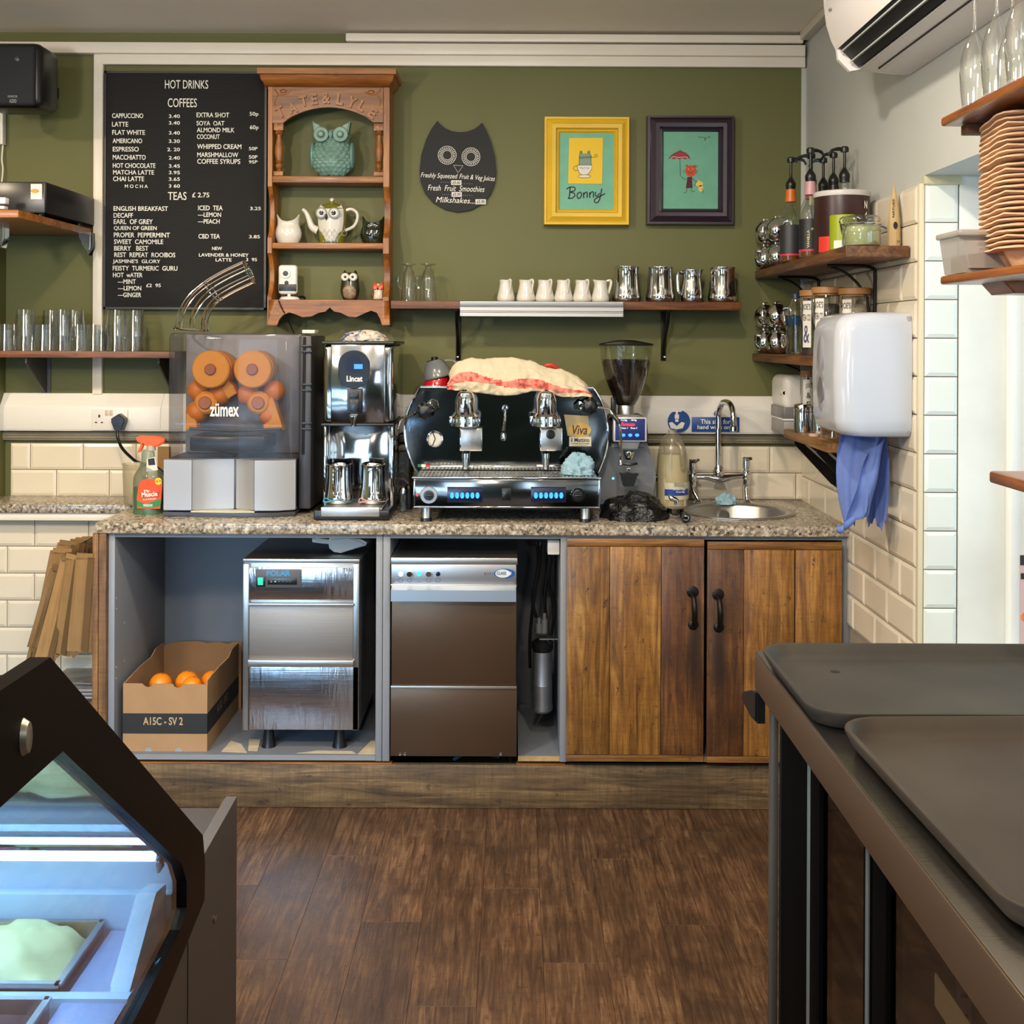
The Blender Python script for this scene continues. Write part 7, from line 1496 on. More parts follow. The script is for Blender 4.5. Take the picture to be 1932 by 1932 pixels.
gt = empty('green_tin', (.913, 3.215, TS1), 'lime green tin half hidden behind the glass clip jar', 'tin')
MB().lathe([(.037, 0), (.037, .094), (.035, .096), (0, .096)], (.921, 3.215, TS1 + .0008), 30).build('tin', plain('tin_lime', '8c9a1c', .35), gt)
m = MB(); m.grid(lambda u, v: (.921 + .0374 * math.cos(PI * (1.18 + .2 * u)), 3.215 + .0374 * math.sin(PI * (1.18 + .2 * u)), TS1 + .003 + .022 * v), 6, 1).build('barcode_patch', M_PAPER, gt, smooth=1)
jr = empty('clip_jar', (.945, 3.125, TS1), 'glass clip-top jar of pale green powder at the front of the top shelf', 'jar'); c0 = (.945, 3.125, TS1 + .0008)
MB().lathe([(0, 0), (.046, 0), (.0505, .008), (.0505, .058), (.047, .066), (.050, .070), (.050, .078), (.045, .084), (0, .086)], c0, 36).build('jar', M_TUMBLER, jr, smooth=.9)
MB().lathe([(0, .004), (.047, .004), (.0485, .01), (.0485, .053), (.03, .060), (0, .056)], c0, 32).build('powder', plain('pale_green_powder', 'a3ab7c', .9), jr, smooth=1)
MB().tube([(c0[0] + .0515 * math.cos(2 * PI * t / 36), c0[1] + .0515 * math.sin(2 * PI * t / 36), c0[2] + .062) for t in range(36)], .002, 6, closed=True).build('wire_ring', M_CHROME, jr)
MB().tube(bez([(c0[0] - .052, c0[1] - .01, c0[2] + .05), (c0[0] - .064, c0[1] - .015, c0[2] + .07), (c0[0] - .052, c0[1] - .01, c0[2] + .082)], 4), .0022, 6).tube([(c0[0] - .054, c0[1] - .01, c0[2] + .035), (c0[0] - .062, c0[1] - .02, c0[2] + .062)], .003, 6).tube([(c0[0] + .05, c0[1], c0[2] + .06), (c0[0] + .068, c0[1] - .005, c0[2] + .052)], .003, 6).build('clasp', M_CHROME, jr, kind='stuff')
pcn = empty('paper_cone', (1.032, 3.12, TS1), 'tall pointed kraft paper cone bag standing near the wall', 'paper bag'); c0 = (1.032, 3.12, TS1 + .0008)
MB().lathe([(.017, 0), (.0185, .01), (.0165, .07), (.011, .12), (.004, .155), (.0015, .166), (.0008, .18), (0, .182)], c0, 12).build('cone', plain('cone_kraft', 'b39a70', .8, nz=.08), pcn, smooth=.5)
q = Vector((c0[0] - .002, c0[1] - .0185, c0[2])); MB().lathe([(1, -.0006), (0, -.0008)], (q.x, q.y + .001, q.z + .058), 16, 'y', sx=.0058, sy=.010).build('black_oval', M_INK, pcn)
MB().text('NATURE', 0, 0, 0, 0, 0, .0004, bold=.02, plane=((c0[0] - .004, c0[1] - .0150, c0[2] + .08), (0, 0, 1), (-1, 0, 0), .05, .006)).text('BAG 3', 0, 0, 0, 0, 0, .0004, plane=((c0[0] + .002, c0[1] - .0192, c0[2] + .012), (1, 0, 0), (0, 0, 1), .011, .006)).build('lettering', M_INK, pcn)
# ---- lower corner shelf
z = LS1 + .0008
wb = empty('water_bottle', (.914, 3.72, z), 'ribbed clear plastic water bottle with dark blue cap and label', 'bottle')
pr = [(0, 0), (.028, 0), (.031, .008)] + [(.0315 - .002 * (i % 2), .015 + .009 * i) for i in range(8)] + [(.031, .092), (.031, .132), (.029, .142), (.018, .165), (.012, .178), (.012, .186)]
MB().lathe(pr, (.914, 3.72, z), 26, cap=False).build('bottle', M_TUMBLER, wb, smooth=.7)
MB().lathe([(.0316, .096), (.0316, .128)], (.914, 3.72, z), 26, cap=False).build('label', glass('label_navy_clear', '9ab0c0', .1, alpha=.6, diff='27405c'), wb, smooth=1)
MB().lathe([(.0145, .184), (.0145, .198), (0, .200)], (.914, 3.72, z), 20).build('cap', plain('cap_blue', '18254f', .4), wb)
def labeljar(x, y, h, rr, label, fill, seed):
    r = empty('tea_jar', (x, y, z), label, 'jar', 'glass tea jars with wooden lids')
    MB().lathe([(0, 0), (rr - .004, 0), (rr, .006), (rr, h), (rr - .003, h + .004)], (x, y, z), 32, cap=False).build('jar', M_TUMBLER, r, smooth=.9)
    if fill: MB().lathe([(0, .003), (rr - .006, .003), (rr - .0045, .01), (rr - .0045, h * .8), (rr * .5, h * .86), (0, h * .84)], (x, y, z), 26).build('tea_bags', fill, r, kind='stuff')
    MB().lathe([(rr - .005, h - .002), (rr - .004, h + .004), (rr + .001, h + .005), (rr + .001, h + .022), (rr - .003, h + .024), (0, h + .024)], (x, y, z), 32).build('wooden_lid', plain('lid_wood', '9c6f42', .5, nz=.1, nscale=20), r)
    a0 = PI * 1.14; sp_ = .20 * PI; m = MB(); m.grid(lambda u, v: (x + (rr + .0006) * math.cos(a0 + sp_ * u), y + (rr + .0006) * math.sin(a0 + sp_ * u), z + h * .14 + h * .80 * v), 6, 1).build('label', M_PAPER, r, smooth=1)
    p0 = Vector((x + (rr + .001) * math.cos(a0 + .02), y + (rr + .001) * math.sin(a0 + .02), 0)); p1 = Vector((x + (rr + .001) * math.cos(a0 + sp_ - .02), y + (rr + .001) * math.sin(a0 + sp_ - .02), 0)); uu = (p1 - p0); w_ = uu.length; uu.normalize(); nn = Vector((uu.y, -uu.x, 0)) * .003
    mb = MB()
    mb.text("JOE'S", 0, 0, 0, 0, 0, .0003, bold=.0, plane=((p0.x + nn.x, p0.y + nn.y, z + h * .76), tuple(uu), (0, 0, 1), w_, h * .13)); mb.text('TEA CO', 0, 0, 0, 0, 0, .0003, plane=((p0.x + nn.x, p0.y + nn.y, z + h * .60), tuple(uu), (0, 0, 1), w_, h * .11))
    mb.build('lettering', M_INK, r)
    MB().text(['&', 'S', '%'][seed % 3], 0, 0, 0, 0, 0, .0003, bold=.0, plane=((p0.x + nn.x + uu.x * w_ * .15, p0.y + nn.y + uu.y * w_ * .15, z + h * .22), tuple(uu), (0, 0, 1), w_ * .7, h * .30)).build('label_print', plain(['print_navy', 'print_pink', 'print_crimson'][seed % 3], ['3a4266', 'b0566a', 'b03038'][seed % 3], .6), r)
labeljar(.950, 3.62, .182, .047, 'tea jar with blue-printed label, furthest along the lower corner shelf', plain('tea_dark', '2b2622', .8, nz=.4, nscale=40), 0)
labeljar(.945, 3.455, .184, .047, 'tea jar with pink-printed label in the middle of the lower corner shelf', plain('tea_dark', '2b2622', .8), 1)
labeljar(1.003, 3.375, .178, .047, 'tea jar with red-printed label nearest the towel dispenser', plain('tea_pale', 'a0937c', .8, nz=.3, nscale=30), 2)
# ---- shelf under the dispenser
z = BS1 + .0008
for x, y, lb in ((.925, 3.665, 'polished steel canister at the front of the short shelf'), (.962, 3.60, 'second steel canister half behind the front one')):
    r = empty('steel_canister', (x, y, z), lb, 'canister', 'steel canisters on the short shelf'); MB().lathe([(0, 0), (.0285, 0), (.029, .003), (.029, .064), (.0275, .066)], (x, y, z), 28).build('body', M_CHROME, r); MB().lathe([(.0295, .066), (.0295, .080), (.026, .088), (.020, .090), (0, .091)], (x, y, z), 28).build('lid', M_CHROME, r)
r = empty('tea_tube', (.955, 3.74, z), 'slim glass tube with a cork and white label behind the canisters', 'jar')
MB().lathe([(0, 0), (.020, 0), (.0205, .18)], (.955, 3.74, z), 22, cap=False).build('tube', M_TUMBLER, r); MB().lathe([(.0195, .172), (.0195, .194), (0, .195)], (.955, 3.74, z), 20).build('cork', plain('cork', '9c7550', .8), r)
MB().grid(lambda u, v: (.955 + .021 * math.cos(PI * (1.25 + .35 * u)), 3.74 + .021 * math.sin(PI * (1.25 + .35 * u)), z + .07 + .095 * v), 6, 1).build('label', M_PAPER, r, smooth=1)
MB().text("JOE'S", 0, 0, 0, 0, 0, .0003, plane=((.955 - .009, 3.74 - .0225, z + .135), (1, 0, 0), (0, 0, 1), .022, .018)).text('&', 0, 0, 0, 0, 0, .0003, plane=((.955 - .006, 3.74 - .0225, z + .105), (1, 0, 0), (0, 0, 1), .014, .018)).text('F', 0, 0, 0, 0, 0, .0003, plane=((.955 - .005, 3.74 - .0225, z + .078), (1, 0, 0), (0, 0, 1), .012, .016)).build('lettering', M_INK, r)
MB().lathe([(.016, 0), (.0165, .003), (.0165, .008), (0, .009)], (.918, 3.50, z), 22).build('pink_lid', plain('lid_pink', 'c6a39c', .4), label='small pink plastic lid at the edge of the short shelf', cat='lid')
for i, (x, y, lb) in enumerate(((.948, 3.44, 'clear plastic pot nearest the steel canisters on the short shelf'), (.968, 3.36, 'clear plastic pot in the middle of the group under the dispenser'), (1.0, 3.32, 'clear plastic pot furthest right under the dispenser'))):
    MB().lathe([(0, 0), (.022, 0), (.027, .03), (.029, .031), (.02, .036), (0, .037)], (x, y, z), 20).build('plastic_pot', M_TUMBLER, label=lb, cat='pot', group='clear plastic pots on the short shelf', smooth=.9)
# ---- towel dispenser with blue paper
dp = empty('towel_dispenser', (.96, 3.17, 1.222), 'large glossy white paper towel dispenser on the right wall', 'towel dispenser')
m = MB(); x0, x1, y0, y1, za, zb_ = .858, XR - .012, 3.035, 3.315, 1.224, 1.556
rows = []; N = 40
for t, ins, zz in [(0, .05, za), (.02, .02, za + .006), (.06, .006, za + .02), (.12, 0, za + .045), (.5, -.004, (za + zb_) / 2), (.86, 0, zb_ - .05), (.94, .008, zb_ - .025), (.98, .024, zb_ - .008), (1, .055, zb_)]:
    row = []; a, b, c, d = x0 + ins, x1, y0 + ins * .5, y1 - ins * .5; r = .05
    pts = [(b, c)] + [(a + r - r * math.sin(q * PI / 16), c + r * .8 - r * .8 * math.cos(q * PI / 16)) for q in range(9)] + [(a + r - r * math.cos(q * PI / 16), d - r * .8 + r * .8 * math.sin(q * PI / 16)) for q in range(9)] + [(b, d)]
    rows.append([m.V((p[0], p[1], zz)) for p in pts])
for A, B in zip(rows, rows[1:]):
    for i in range(len(A)): m._f([A[i], A[(i + 1) % len(A)], B[(i + 1) % len(A)], B[i]])
m._f(rows[0]); m._f(rows[-1]); m.build('cover', plain('dispenser_white', 'bfc4d0', .14, coat=.4), dp, smooth=1)
MB().box(x1 - .012, x1 + .001, y0 + .004, y1, za + .01, zb_ - .01, bev=.004).build('back_plate', plain('dispenser_grey_back', '9a9ba3', .4), dp)
MB().lathe([(1, 0), (.9, -.004), (0, -.005)], (x0 + .0005, 3.20, 1.39), 30, 'x', sx=.045, sy=.11).build('side_window', plain('window_grey_lilac', '9b9ba6', .25), dp)
MB().lathe([(1, 0), (.9, -.005), (0, -.006)], (x0 - .001, 3.19, 1.345), 24, 'x', sx=.03, sy=.04).build('lock_window', plain('window_dark_grey', '6e6e78', .25), dp)
def paper(u, v):
    x = .905 + .125 * u + .02 * math.sin(v * 3.0) * (u - .5) - .012 * v; y = 3.15 + .03 * math.sin(u * 7.5 + v * 2.0) + .015 * math.sin(u * 15 + 1 + v * 3) - .02 * v
    edge = 1.0 - .16 * math.exp(-((u - .42) / .2) ** 2) + (.05 * math.sin(u * 37) + .03 * math.sin(u * 91)) * v
    w = 1 - .22 * v ** 2 * (1 if u < .5 else .2); x = .97 + (x - .97) * w
    return (x, y, 1.232 - .255 * v * edge)
M_BLUEP = plain('blue_paper_towel', '5c73b4', .85, nz=.04, nscale=60, bump=.1)
MB().grid(paper, 44, 30).build('paper_towel', M_BLUEP, dp, smooth=2, mods=lambda o: setattr(o.modifiers.new('s', 'SOLIDIFY'), 'thickness', .0006))
def curl(u, v): 
    t = u; x = .925 - .045 * t + .0 * v; zc = .995 - .028 * t; r = .014 * (1 - .35 * abs(2 * t - 1)) ; a_ = PI * (.2 + 1.3 * v); return (x + .006 * math.sin(9 * t + v), 3.12 + r * math.cos(a_), zc - r * math.sin(a_) + .004 * math.sin(13 * t))
MB().grid(curl, 20, 12).build('torn_paper_end', M_BLUEP, dp, smooth=2, mods=lambda o: setattr(o.modifiers.new('s', 'SOLIDIFY'), 'thickness', .0006))
MB().grid(lambda u, v: (.955 - .06 * v * (1 - u * .3) + .05 * u, 3.105 + .01 * math.sin(6 * u) + .006 * math.sin(9 * v), 1.17 - .19 * v + .05 * u - .02 * u * v), 12, 18).build('paper_fold', M_BLUEP, dp, smooth=2, mods=lambda o: setattr(o.modifiers.new('s', 'SOLIDIFY'), 'thickness', .0006))
# ---- white wall heater in the corner
ht = empty('hand_dryer', (1.0, 4.0, 1.12), 'white rounded wall unit with a grey band in the corner by the tap', 'hand dryer')
a = PX(1477, 3.93, 770); zt_, zm, zl = PZ(708, 3.92, 1500), PZ(775, 3.92, 1500), PZ(822, 3.92, 1500)
MB().box(a, XR - .012, 3.92, 4.12, zm, zt_, bev=.028, seg=5).build('cover', M_WHITE, ht, smooth=1)
MB().box(a + .001, XR - .012, 3.921, 4.119, zm - .028, zm + .012, bev=.004).build('grey_band', plain('band_grey', '6b6a68', .3), ht)
MB().box(a, XR - .012, 3.919, 4.12, zm - .034, zm - .028, bev=.001).build('white_strip', M_WHITE, ht)
MB().box(a + .002, XR - .012, 3.922, 4.118, zl, zm - .034, bev=.006).build('lower_cover', plain('lower_grey', '8f8d8a', .35), ht)
q = P(1473, 741, 3.95); MB().lathe([(.0, -.018), (.009, -.017), (.010, .0), (.010, .02)], (q[0] + .008, 3.95, q[1]), 16, 'y').build('knob', M_WHITE, ht); MB().cyl((q[0] + .008, 3.93, q[1]), .006, .003, 'y', 14).build('knob_hole', M_BLACK, ht)
# ================================================================ hanging shelves in the window
def wshelf(name, z0, z1, x0, y1, label, mat):
    r = empty(name, (x0 + .1, (y1 + .9) / 2, z0), label, 'shelf'); MB().box(x0, 1.20, .9, y1, z0, z1, bev=.005).build('board', mat, r); return r
M_TEAK = wood('varnished_teak', '4c2109', '8a4a18', 'a8642a', 1, 1.3, .35, coat=.3); US0, US1 = 1.899, 1.917; MS0, MS1 = 1.590, 1.607
w1 = wshelf('window_shelf', US0, US1, .834, 2.25, 'upper varnished shelf across the window holding upturned flutes', M_TEAK)
MB().box(.868, 1.19, 2.205, 2.235, US0 - .02, US0 - .0005, bev=.002).build('batten', plain('batten_brown', '4a2c18', .6), w1)
w2 = wshelf('window_shelf', MS0, MS1, .834, 2.25, 'middle varnished shelf across the window holding the cardboard carriers', M_TEAK)
MB().prism([(.895, MS0 - .0005), (.915, MS0 - .022), (1.19, MS0 - .022), (1.19, MS0 - .0005)], 2.10, 2.20, bev=.002).build('batten', MATS['varnished_teak'], w2)
MB().box(.983, .992, 2.12, 2.13, MS0 - .045, MS0 - .022).box(.96, 1.2, 2.12, 2.126, MS0 - .026, MS0 - .022).tube([(.985, 2.125, MS0 - .036), (1.2, 2.125, MS0 - .036)], .003).build('hanger', M_IRON, w2)
w3 = wshelf('window_shelf', 1.232, 1.253, .836, 2.02, 'lowest small varnished shelf at the right edge by the window', M_TEAK)
MB().prism([(.86, 1.2315), (.90, 1.205), (1.19, 1.20), (1.19, 1.2315)], 1.85, 1.90).build('bracket', M_IRON, w3)
# upright posts carrying the shelves outside the view
MB().box(1.17, 1.20, 1.20, 1.23, .60, CEIL).build('shelf_post', M_IRON, label='black steel post carrying the window shelves', cat='post')
# flutes
fl = None
for i, (x, y, lb) in enumerate(((.856, 2.14, 'upturned flute at the far end of the upper window shelf'), (.853, 2.035, 'second upturned flute from the far end of the upper window shelf'), (.850, 1.93, 'third upturned flute from the far end of the upper window shelf'), (.905, 2.09, 'upturned flute in the back row nearest the far end'), (.905, 1.98, 'upturned flute in the back row nearer the camera'))):
    if fl is None:
        fl = empty('flute_glass', (x, y, US1 + .0006), lb, 'glass', 'upturned flutes on the upper window shelf')
        MB().lathe([(.0215, 0), (.0245, .03), (.026, .06), (.024, .09), (.016, .118), (.007, .134), (.004, .142), (.0035, .20), (.006, .208), (.030, .212), (.031, .214)], (x, y, US1 + .0006), 28, cap=False).build('bowl', M_TUMBLER, fl, smooth=1)
    else: copy_tree(fl, Vector((x, y, US1 + .0006)), lb)
# clear tub with brown contents
tb = empty('lidded_tub', (.90, 2.18, MS1), 'translucent lidded plastic tub on the far end of the middle window shelf', 'tub')
MB().prism([(.838, MS1 + .0008), (.985, MS1 + .0008), (.995, MS1 + .068), (.828, MS1 + .068)], 2.13, 2.235, bev=.008).build('tub', M_FROST, tb, smooth=.8)
MB().box(.845, .98, 2.137, 2.228, MS1 + .003, MS1 + .036, bev=.006).build('contents', plain('grey_brown_contents', '6a5d54', .8), tb)
MB().box(.822, 1.0, 2.122, 2.243, MS1 + .0685, MS1 + .080, bev=.004).build('lid', M_FROST, tb)
# moulded pulp carriers, one by one
def carrier_mesh(seed):
    m = MB(); n = 44; L = .205; off = seed * 5.1; r0 = .022
    def ring(s, z, amp):
        row = []
        for i in range(n):
            t = i / n * 4; k = int(t); f = t - k; a_ = (f - .5) * 2 * s; b_ = s
            x, y = [(a_, -b_), (b_, a_), (-a_, b_), (-b_, -a_)][k]
            m_ = max(abs(x), abs(y)); d = math.hypot(x, y); c_ = 1 - .12 * max(0, (d / m_ - 1.18)) * 2
            nz = noise.noise(Vector((x * 28 + off, y * 28, off))); row.append(m.V((x * c_, y * c_, z + .55 * amp * nz + .0007 * math.sin((x + y) * 70 + seed * 2))))
        return row
    h = L / 2; rows = [ring(h * .96, .0, .002), ring(h, .0015, .002), ring(h * .995, .0045, .002), ring(h * .90, .0062, .003), ring(h * .55, .0035, .001)]
    for A, B in zip(rows, rows[1:]):
        for i in range(n): m._f([A[i], A[(i + 1) % n], B[(i + 1) % n], B[i]])
    m._f(rows[-1]); m._f(rows[0]); return m
M_PULP = plain('moulded_pulp', 'cda886', .92, nz=.12, nscale=18, bump=.5)
pro = []
zc = MS1 + .036; cx_, cy_ = .972, 2.095
for i in range(25):
    z = zc + i * .0097 + (.004 if i > 15 else 0); lb = 'moulded cardboard cup carrier in the tall stack, %s' % ('lowest, standing on its cup pockets' if i == 0 else 'topmost under the upper shelf' if i == 24 else 'lifted above the dark gap' if i == 16 else 'one of those below the dark gap' if i < 16 else 'one of those above the dark gap')
    if i < 4:
        r = empty('cup_carrier', (0, 0, 0), lb, 'cup carrier', 'moulded cup carriers in the tall stack'); o = carrier_mesh(i).build('rim', M_PULP, r, smooth=1.2); pro.append(o.data)
    else:
        r = empty('cup_carrier', (0, 0, 0), lb, 'cup carrier', 'moulded cup carriers in the tall stack'); o = bpy.data.objects.new('rim', pro[i % 4]); COL.objects.link(o); o.parent = r
    r.location = (cx_ + random.uniform(-.002, .002), cy_ + random.uniform(-.002, .002), z); r.rotation_euler = (0, 0, math.radians(-9 + random.uniform(-1.5, 1.5)))
    if i == 0:
        for dx, dy in ((-.048, -.048), (.048, -.048), (-.048, .048), (.048, .048)):
            o = MB().lathe([(.020, 0), (.0225, .004), (.040, .038)], (dx, dy, -.0355), 22, cap=False); o = o.build('cup_pocket', M_PULP, None, smooth=1); l_ = o.location.copy(); o.parent = r; o.location = l_
# leaflet by the window
lf = empty('leaflet', (1.29, 2.88, .72), 'printed leaflet in pink and orange at the right edge by the window', 'leaflet')
MB().box(1.272, 1.312, 2.88, 2.883, .72, .945).build('sheet', plain('leaflet_pink', 'c9a9a6', .6), lf)
MB().box(1.272, 1.312, 2.879, 2.880, .92, .945).box(1.274, 1.285, 2.879, 2.880, .885, .90).build('dark_print', M_INK, lf, kind='stuff'); MB().cyl((1.287, 2.879, .79), .012, .001, 'y', 16).build('orange_print', plain('leaflet_orange', 'd9772e', .6), lf)
# ================================================================ bags hanging on the end panel
bg_ = []
def bag(x, y, z_top, w, h, rot, lean, label, fan=0.0, d=.008):
    r = empty('paper_bag', (x, y, z_top), label, 'paper bag', 'brown paper bags hanging beside the cabinet')
    m = MB(); n = 6
    def f(u, v, s): return ((u - .5) * w * (1 + fan * v), s * (d * (1 - v * .5)) * (1 if 0 < u < 1 else .3) + .002 * math.sin(u * 9 + v * 5), -h * v)
    for s in (-1, 1): m.grid(lambda u, v: f(u, v, s), 6, 6)
    for u in (0, 1): m.grid(lambda q, v: tuple(a + (b - a) * q for a, b in zip(f(u, v, -1), f(u, v, 1))), 2, 6)
    m.grid(lambda u, q: tuple(a + (b - a) * q for a, b in zip(f(u, 1, -1), f(u, 1, 1))), 6, 2)
    fuse(m, .0003); m.b.verts.ensure_lookup_table()
    m.box(-w * .5, w * .5, -d - .0015, -d + .002, -h * .62, -h * .615) if False else None
    bmesh.ops.recalc_face_normals(m.b, faces=m.b.faces)
    for fc in m.b.faces: fc.smooth = False
    me = bpy.data.meshes.new('sack'); m.b.to_mesh(me); m.b.free(); me.materials.append(M_KRAFT); o = bpy.data.objects.new('sack', me); COL.objects.link(o); o.parent = r
    m = MB(); m.box(-w * .42, w * .42, -d - .003, -d + .001, -.004, .012); me = bpy.data.meshes.new('folded_lip'); m.b.to_mesh(me); m.b.free(); me.materials.append(M_KRAFT); o = bpy.data.objects.new('folded_lip', me); COL.objects.link(o); o.parent = r
    r.rotation_euler = (lean[0], lean[1], rot); return r
bags = [(162, 3.61, 1050, .060, .30, 4, (.02, .07), 'front flat brown bag pressed against the end panel'), (140, 3.635, 1052, .055, .315, -14, (.02, .17), 'brown bag just behind the front flat one'), (130, 3.665, 1056, .05, .335, 12, (0, .22), 'brown bag at the left of the front group, crease across it'),
        (112, 3.72, 1075, .06, .25, 40, (0, .26), 'short leaning brown bag at the left of the bundle'), (104, 3.76, 1070, .04, .32, 50, (0, .25), 'outermost left brown bag with its lower corner flaring out'), (116, 3.80, 1040, .07, .34, 34, (0, .16), 'brown bag with pale folded top at the back left'),
        (128, 3.84, 1026, .065, .33, 20, (0, .19), 'taller brown bag with slanted top in the back row'), (144, 3.88, 1023, .055, .36, 36, (0, .13), 'tall brown bag in the middle of the back row'), (154, 3.92, 1020, .05, .36, 22, (0, .10), 'tall brown bag second from the tiled wall'), (165, 3.96, 1018, .05, .36, 34, (0, .06), 'tallest brown bag nearest the tiled wall')]
M_KDARK = plain('kraft_gusset', '5c4322', .85, nz=.1, nscale=9)
for n_, (px, Y, py, w, h, ro, ln, lb) in enumerate(bags):
    r = bag(PX(px, Y, py), Y, PZ(py, Y, px), w, h, math.radians(ro), ln, lb, fan=.25)
    for nm, q, mt in (('gusset', [(.12 * w, -.001, -h * .98), (.48 * w, -.001, -h * .98), (.48 * w, -.001, 0), (.16 * w, -.001, 0)], M_KDARK), ('bottom_fold', [(-.5 * w, -.001, -h * 1.0), (.1 * w, -.001, -h * 1.0), (-.25 * w, .004, -h * 1.07)], M_KRAFT)):
        m = MB(); vs = [(a_, b_ - .010, c_) for a_, b_, c_ in q]; A = [m.V(v) for v in vs]; B = [m.V((v[0], v[1] + .0015, v[2])) for v in vs]; m._f(A); m._f(B[::-1])
        for i in range(len(A)): m._f([A[i], B[i], B[(i + 1) % len(A)], A[(i + 1) % len(A)]])
        me = bpy.data.meshes.new(nm); m.b.to_mesh(me); m.b.free(); me.materials.append(mt); o = bpy.data.objects.new(nm, me); COL.objects.link(o); o.parent = r
MB().tube([(xs(177) - .001, 3.60, PZ(1026, 3.6, 170)), (xs(177) - .03, 3.60, PZ(1024, 3.6, 170)), (xs(177) - .03, 3.98, PZ(1024, 3.6, 170)), (xs(177) - .001, 3.98, PZ(1024, 3.6, 170))], .002, 6).build('bag_rail', M_IRON, label='thin wire rail holding the paper bags', cat='rail')
# clear plastic boxes with a knife lying below the bags
pbx = empty('plastic_container', (-1.42, 3.9, .37), 'stack of clear plastic lids below the hanging paper bags', 'lids')
MB().box(-1.9, -1.325, 3.72, 4.02, .0, .30, bev=.004).build('low_cupboard', plain('cupboard_dark', '4a4038', .6), label='low dark cupboard standing under the paper bags', cat='cupboard')
for i in range(3): MB().box(-1.56 + .01 * i, -1.335, 3.74, 3.98, .302 + .012 * i, .311 + .012 * i, bev=.003).build('lid', M_FROST, pbx)
MB().tube([(PX(110, 3.78, 1252), 3.78, .345), (PX(145, 3.78, 1256), 3.78, .343)], .003, 6).build('blade', M_CHROME, kn := empty('knife', (-1.45, 3.78, .34), 'grey-handled knife lying on the clear lids', 'knife')); MB().tube([(PX(145, 3.78, 1256), 3.78, .343), (PX(174, 3.78, 1263), 3.78, .341)], .006, 8).build('handle', plain('handle_grey', '5a5854', .4), kn)
# ================================================================ steel-topped bottle cooler with trays
ct = empty('bottle_cooler', (.72, 1.3, 0), 'steel-topped glass-doored cooler at the right foreground carrying two trays', 'cooler')
M_COOLB = plain('cooler_frame_black', '040404', .8, spec=.04); M_TOP = steel('worn_steel_top', 'b8b2aa', .2, axis=0, bs=.15); M_TAUPE = plain('taupe_steel_edge', '6a5848', .35, metal=.7)
MB().box(.452, 1.03, .2, 2.14, .832, .900, bev=.003).build('worktop', M_TAUPE, ct); MB().box(.4535, 1.028, .205, 2.138, .9002, .9022, bev=.0008).build('top_sheet', M_TOP, ct)
MB().box(.49, 1.03, 2.085, 2.10, .0, .831).box(1.0, 1.03, .3, 2.085, .0, .831).box(.49, 1.0, .3, 2.085, 0, .12).build('cabinet', plain('cooler_black', '0b0b0c', .4), ct)
MB().box(.49, .503, 1.905, 2.084, .12, .831, bev=.002).build('corner_post', M_COOLB, ct)
MB().box(.489, .502, 1.870, 1.900, .12, .831, bev=.001).build('seal_strip', plain('seal_grey_blue', '555f60', .5), ct)
def cdoor(y0, y1):
    d_ = MB().box(.486, .502, y1 - .055, y1, .13, .829, bev=.001).box(.486, .502, y0, y0 + .03, .13, .829, bev=.001).box(.486, .502, y0, y1, .13, .17).build('sliding_door', M_COOLB, ct)
    MB().box(.493, .497, y0 + .03, y1 - .055, .17, .829).build('pane', glass('cooler_glass', 'cfc8c0', .06), d_)
    MB().box(.484, .487, y0 + .001, y0 + .014, .13, .829).build('edge_strip', plain('edge_grey', '555c5e', .5), d_); return d_
cdoor(1.555, 1.868); cdoor(.62, 1.575 - .03)
MB().box(.56, .999, .31, 2.08, .46, .464).build('wire_shelf', M_BRUSH, ct); MB().box(.99, .999, .31, 2.08, .12, .83).box(.51, .99, 2.07, 2.084, .12, .83).build('liner', plain('cooler_liner', '8d8072', .5, metal=.3), ct)
ld = MB(); ld.box(.60, .62, 1.545, 1.549, .13, .66).build('rack_strip', M_SATIN, ct)
mb = MB()
for i in range(18): mb.box(.605, .615, 1.5445, 1.5452, .15 + .028 * i, .156 + .028 * i)
mb.build('rack_slots', M_BLACKM, ct, kind='stuff')
MB().prism([(2.13, .831), (2.17, .82), (2.26, .79), (2.26, .772), (2.17, .765), (2.13, .77)], .452, .47, axis='x', bev=.004).build('end_handle', M_BLACK, ct)
MB().box(.476, .489, 2.10, 2.128, .05, .80, bev=.003).build('end_panel', plain('end_panel_grey', '3f3b37', .45), ct)
cr = MB().box(.66, .80, 1.30, 1.44, .4645, .62, bev=.004).build('drink_carton', plain('carton_red', '8c3527', .5), label='dark red carton inside the cooler behind the glass', cat='carton')
MB().lathe([(0, 0), (.05, 0), (.062, .05), (.066, .052), (.066, .058), (.0, .066)], (.64, 1.18, .4648), 28).build('white_pot', M_WHITE, label='white lidded pot inside the cooler below the price strip', cat='pot')
MB().prism([(1.18, .66), (1.42, .66), (1.42, .70), (1.18, .70)], .524, .526, axis='x').build('price_strip', plain('strip_cream', 'e0dcc0', .5), label='cream printed strip behind the cooler glass', cat='strip')
MB().text('GLUTEN FREE SNACKS', 0, 0, 0, 0, 0, .0004, plane=((.5238, 1.41, .668), (0, -1, 0), (0, 0, 1), .22, .02)).build('lettering', plain('strip_teal_print', '3f8f98', .5), bpy.data.objects['price_strip']) if False else None
def rr(cx_, cy_, w, h, r, n=10):
    o = []
    for qx, qy, a0 in ((1, 1, 0), (-1, 1, PI / 2), (-1, -1, PI), (1, -1, 1.5 * PI)):
        for i in range(n + 1): a_ = a0 + PI / 2 * i / n; o.append((cx_ + qx * (w / 2 - r) + r * math.cos(a_), cy_ + qy * (h / 2 - r) + r * math.sin(a_)))
    return o
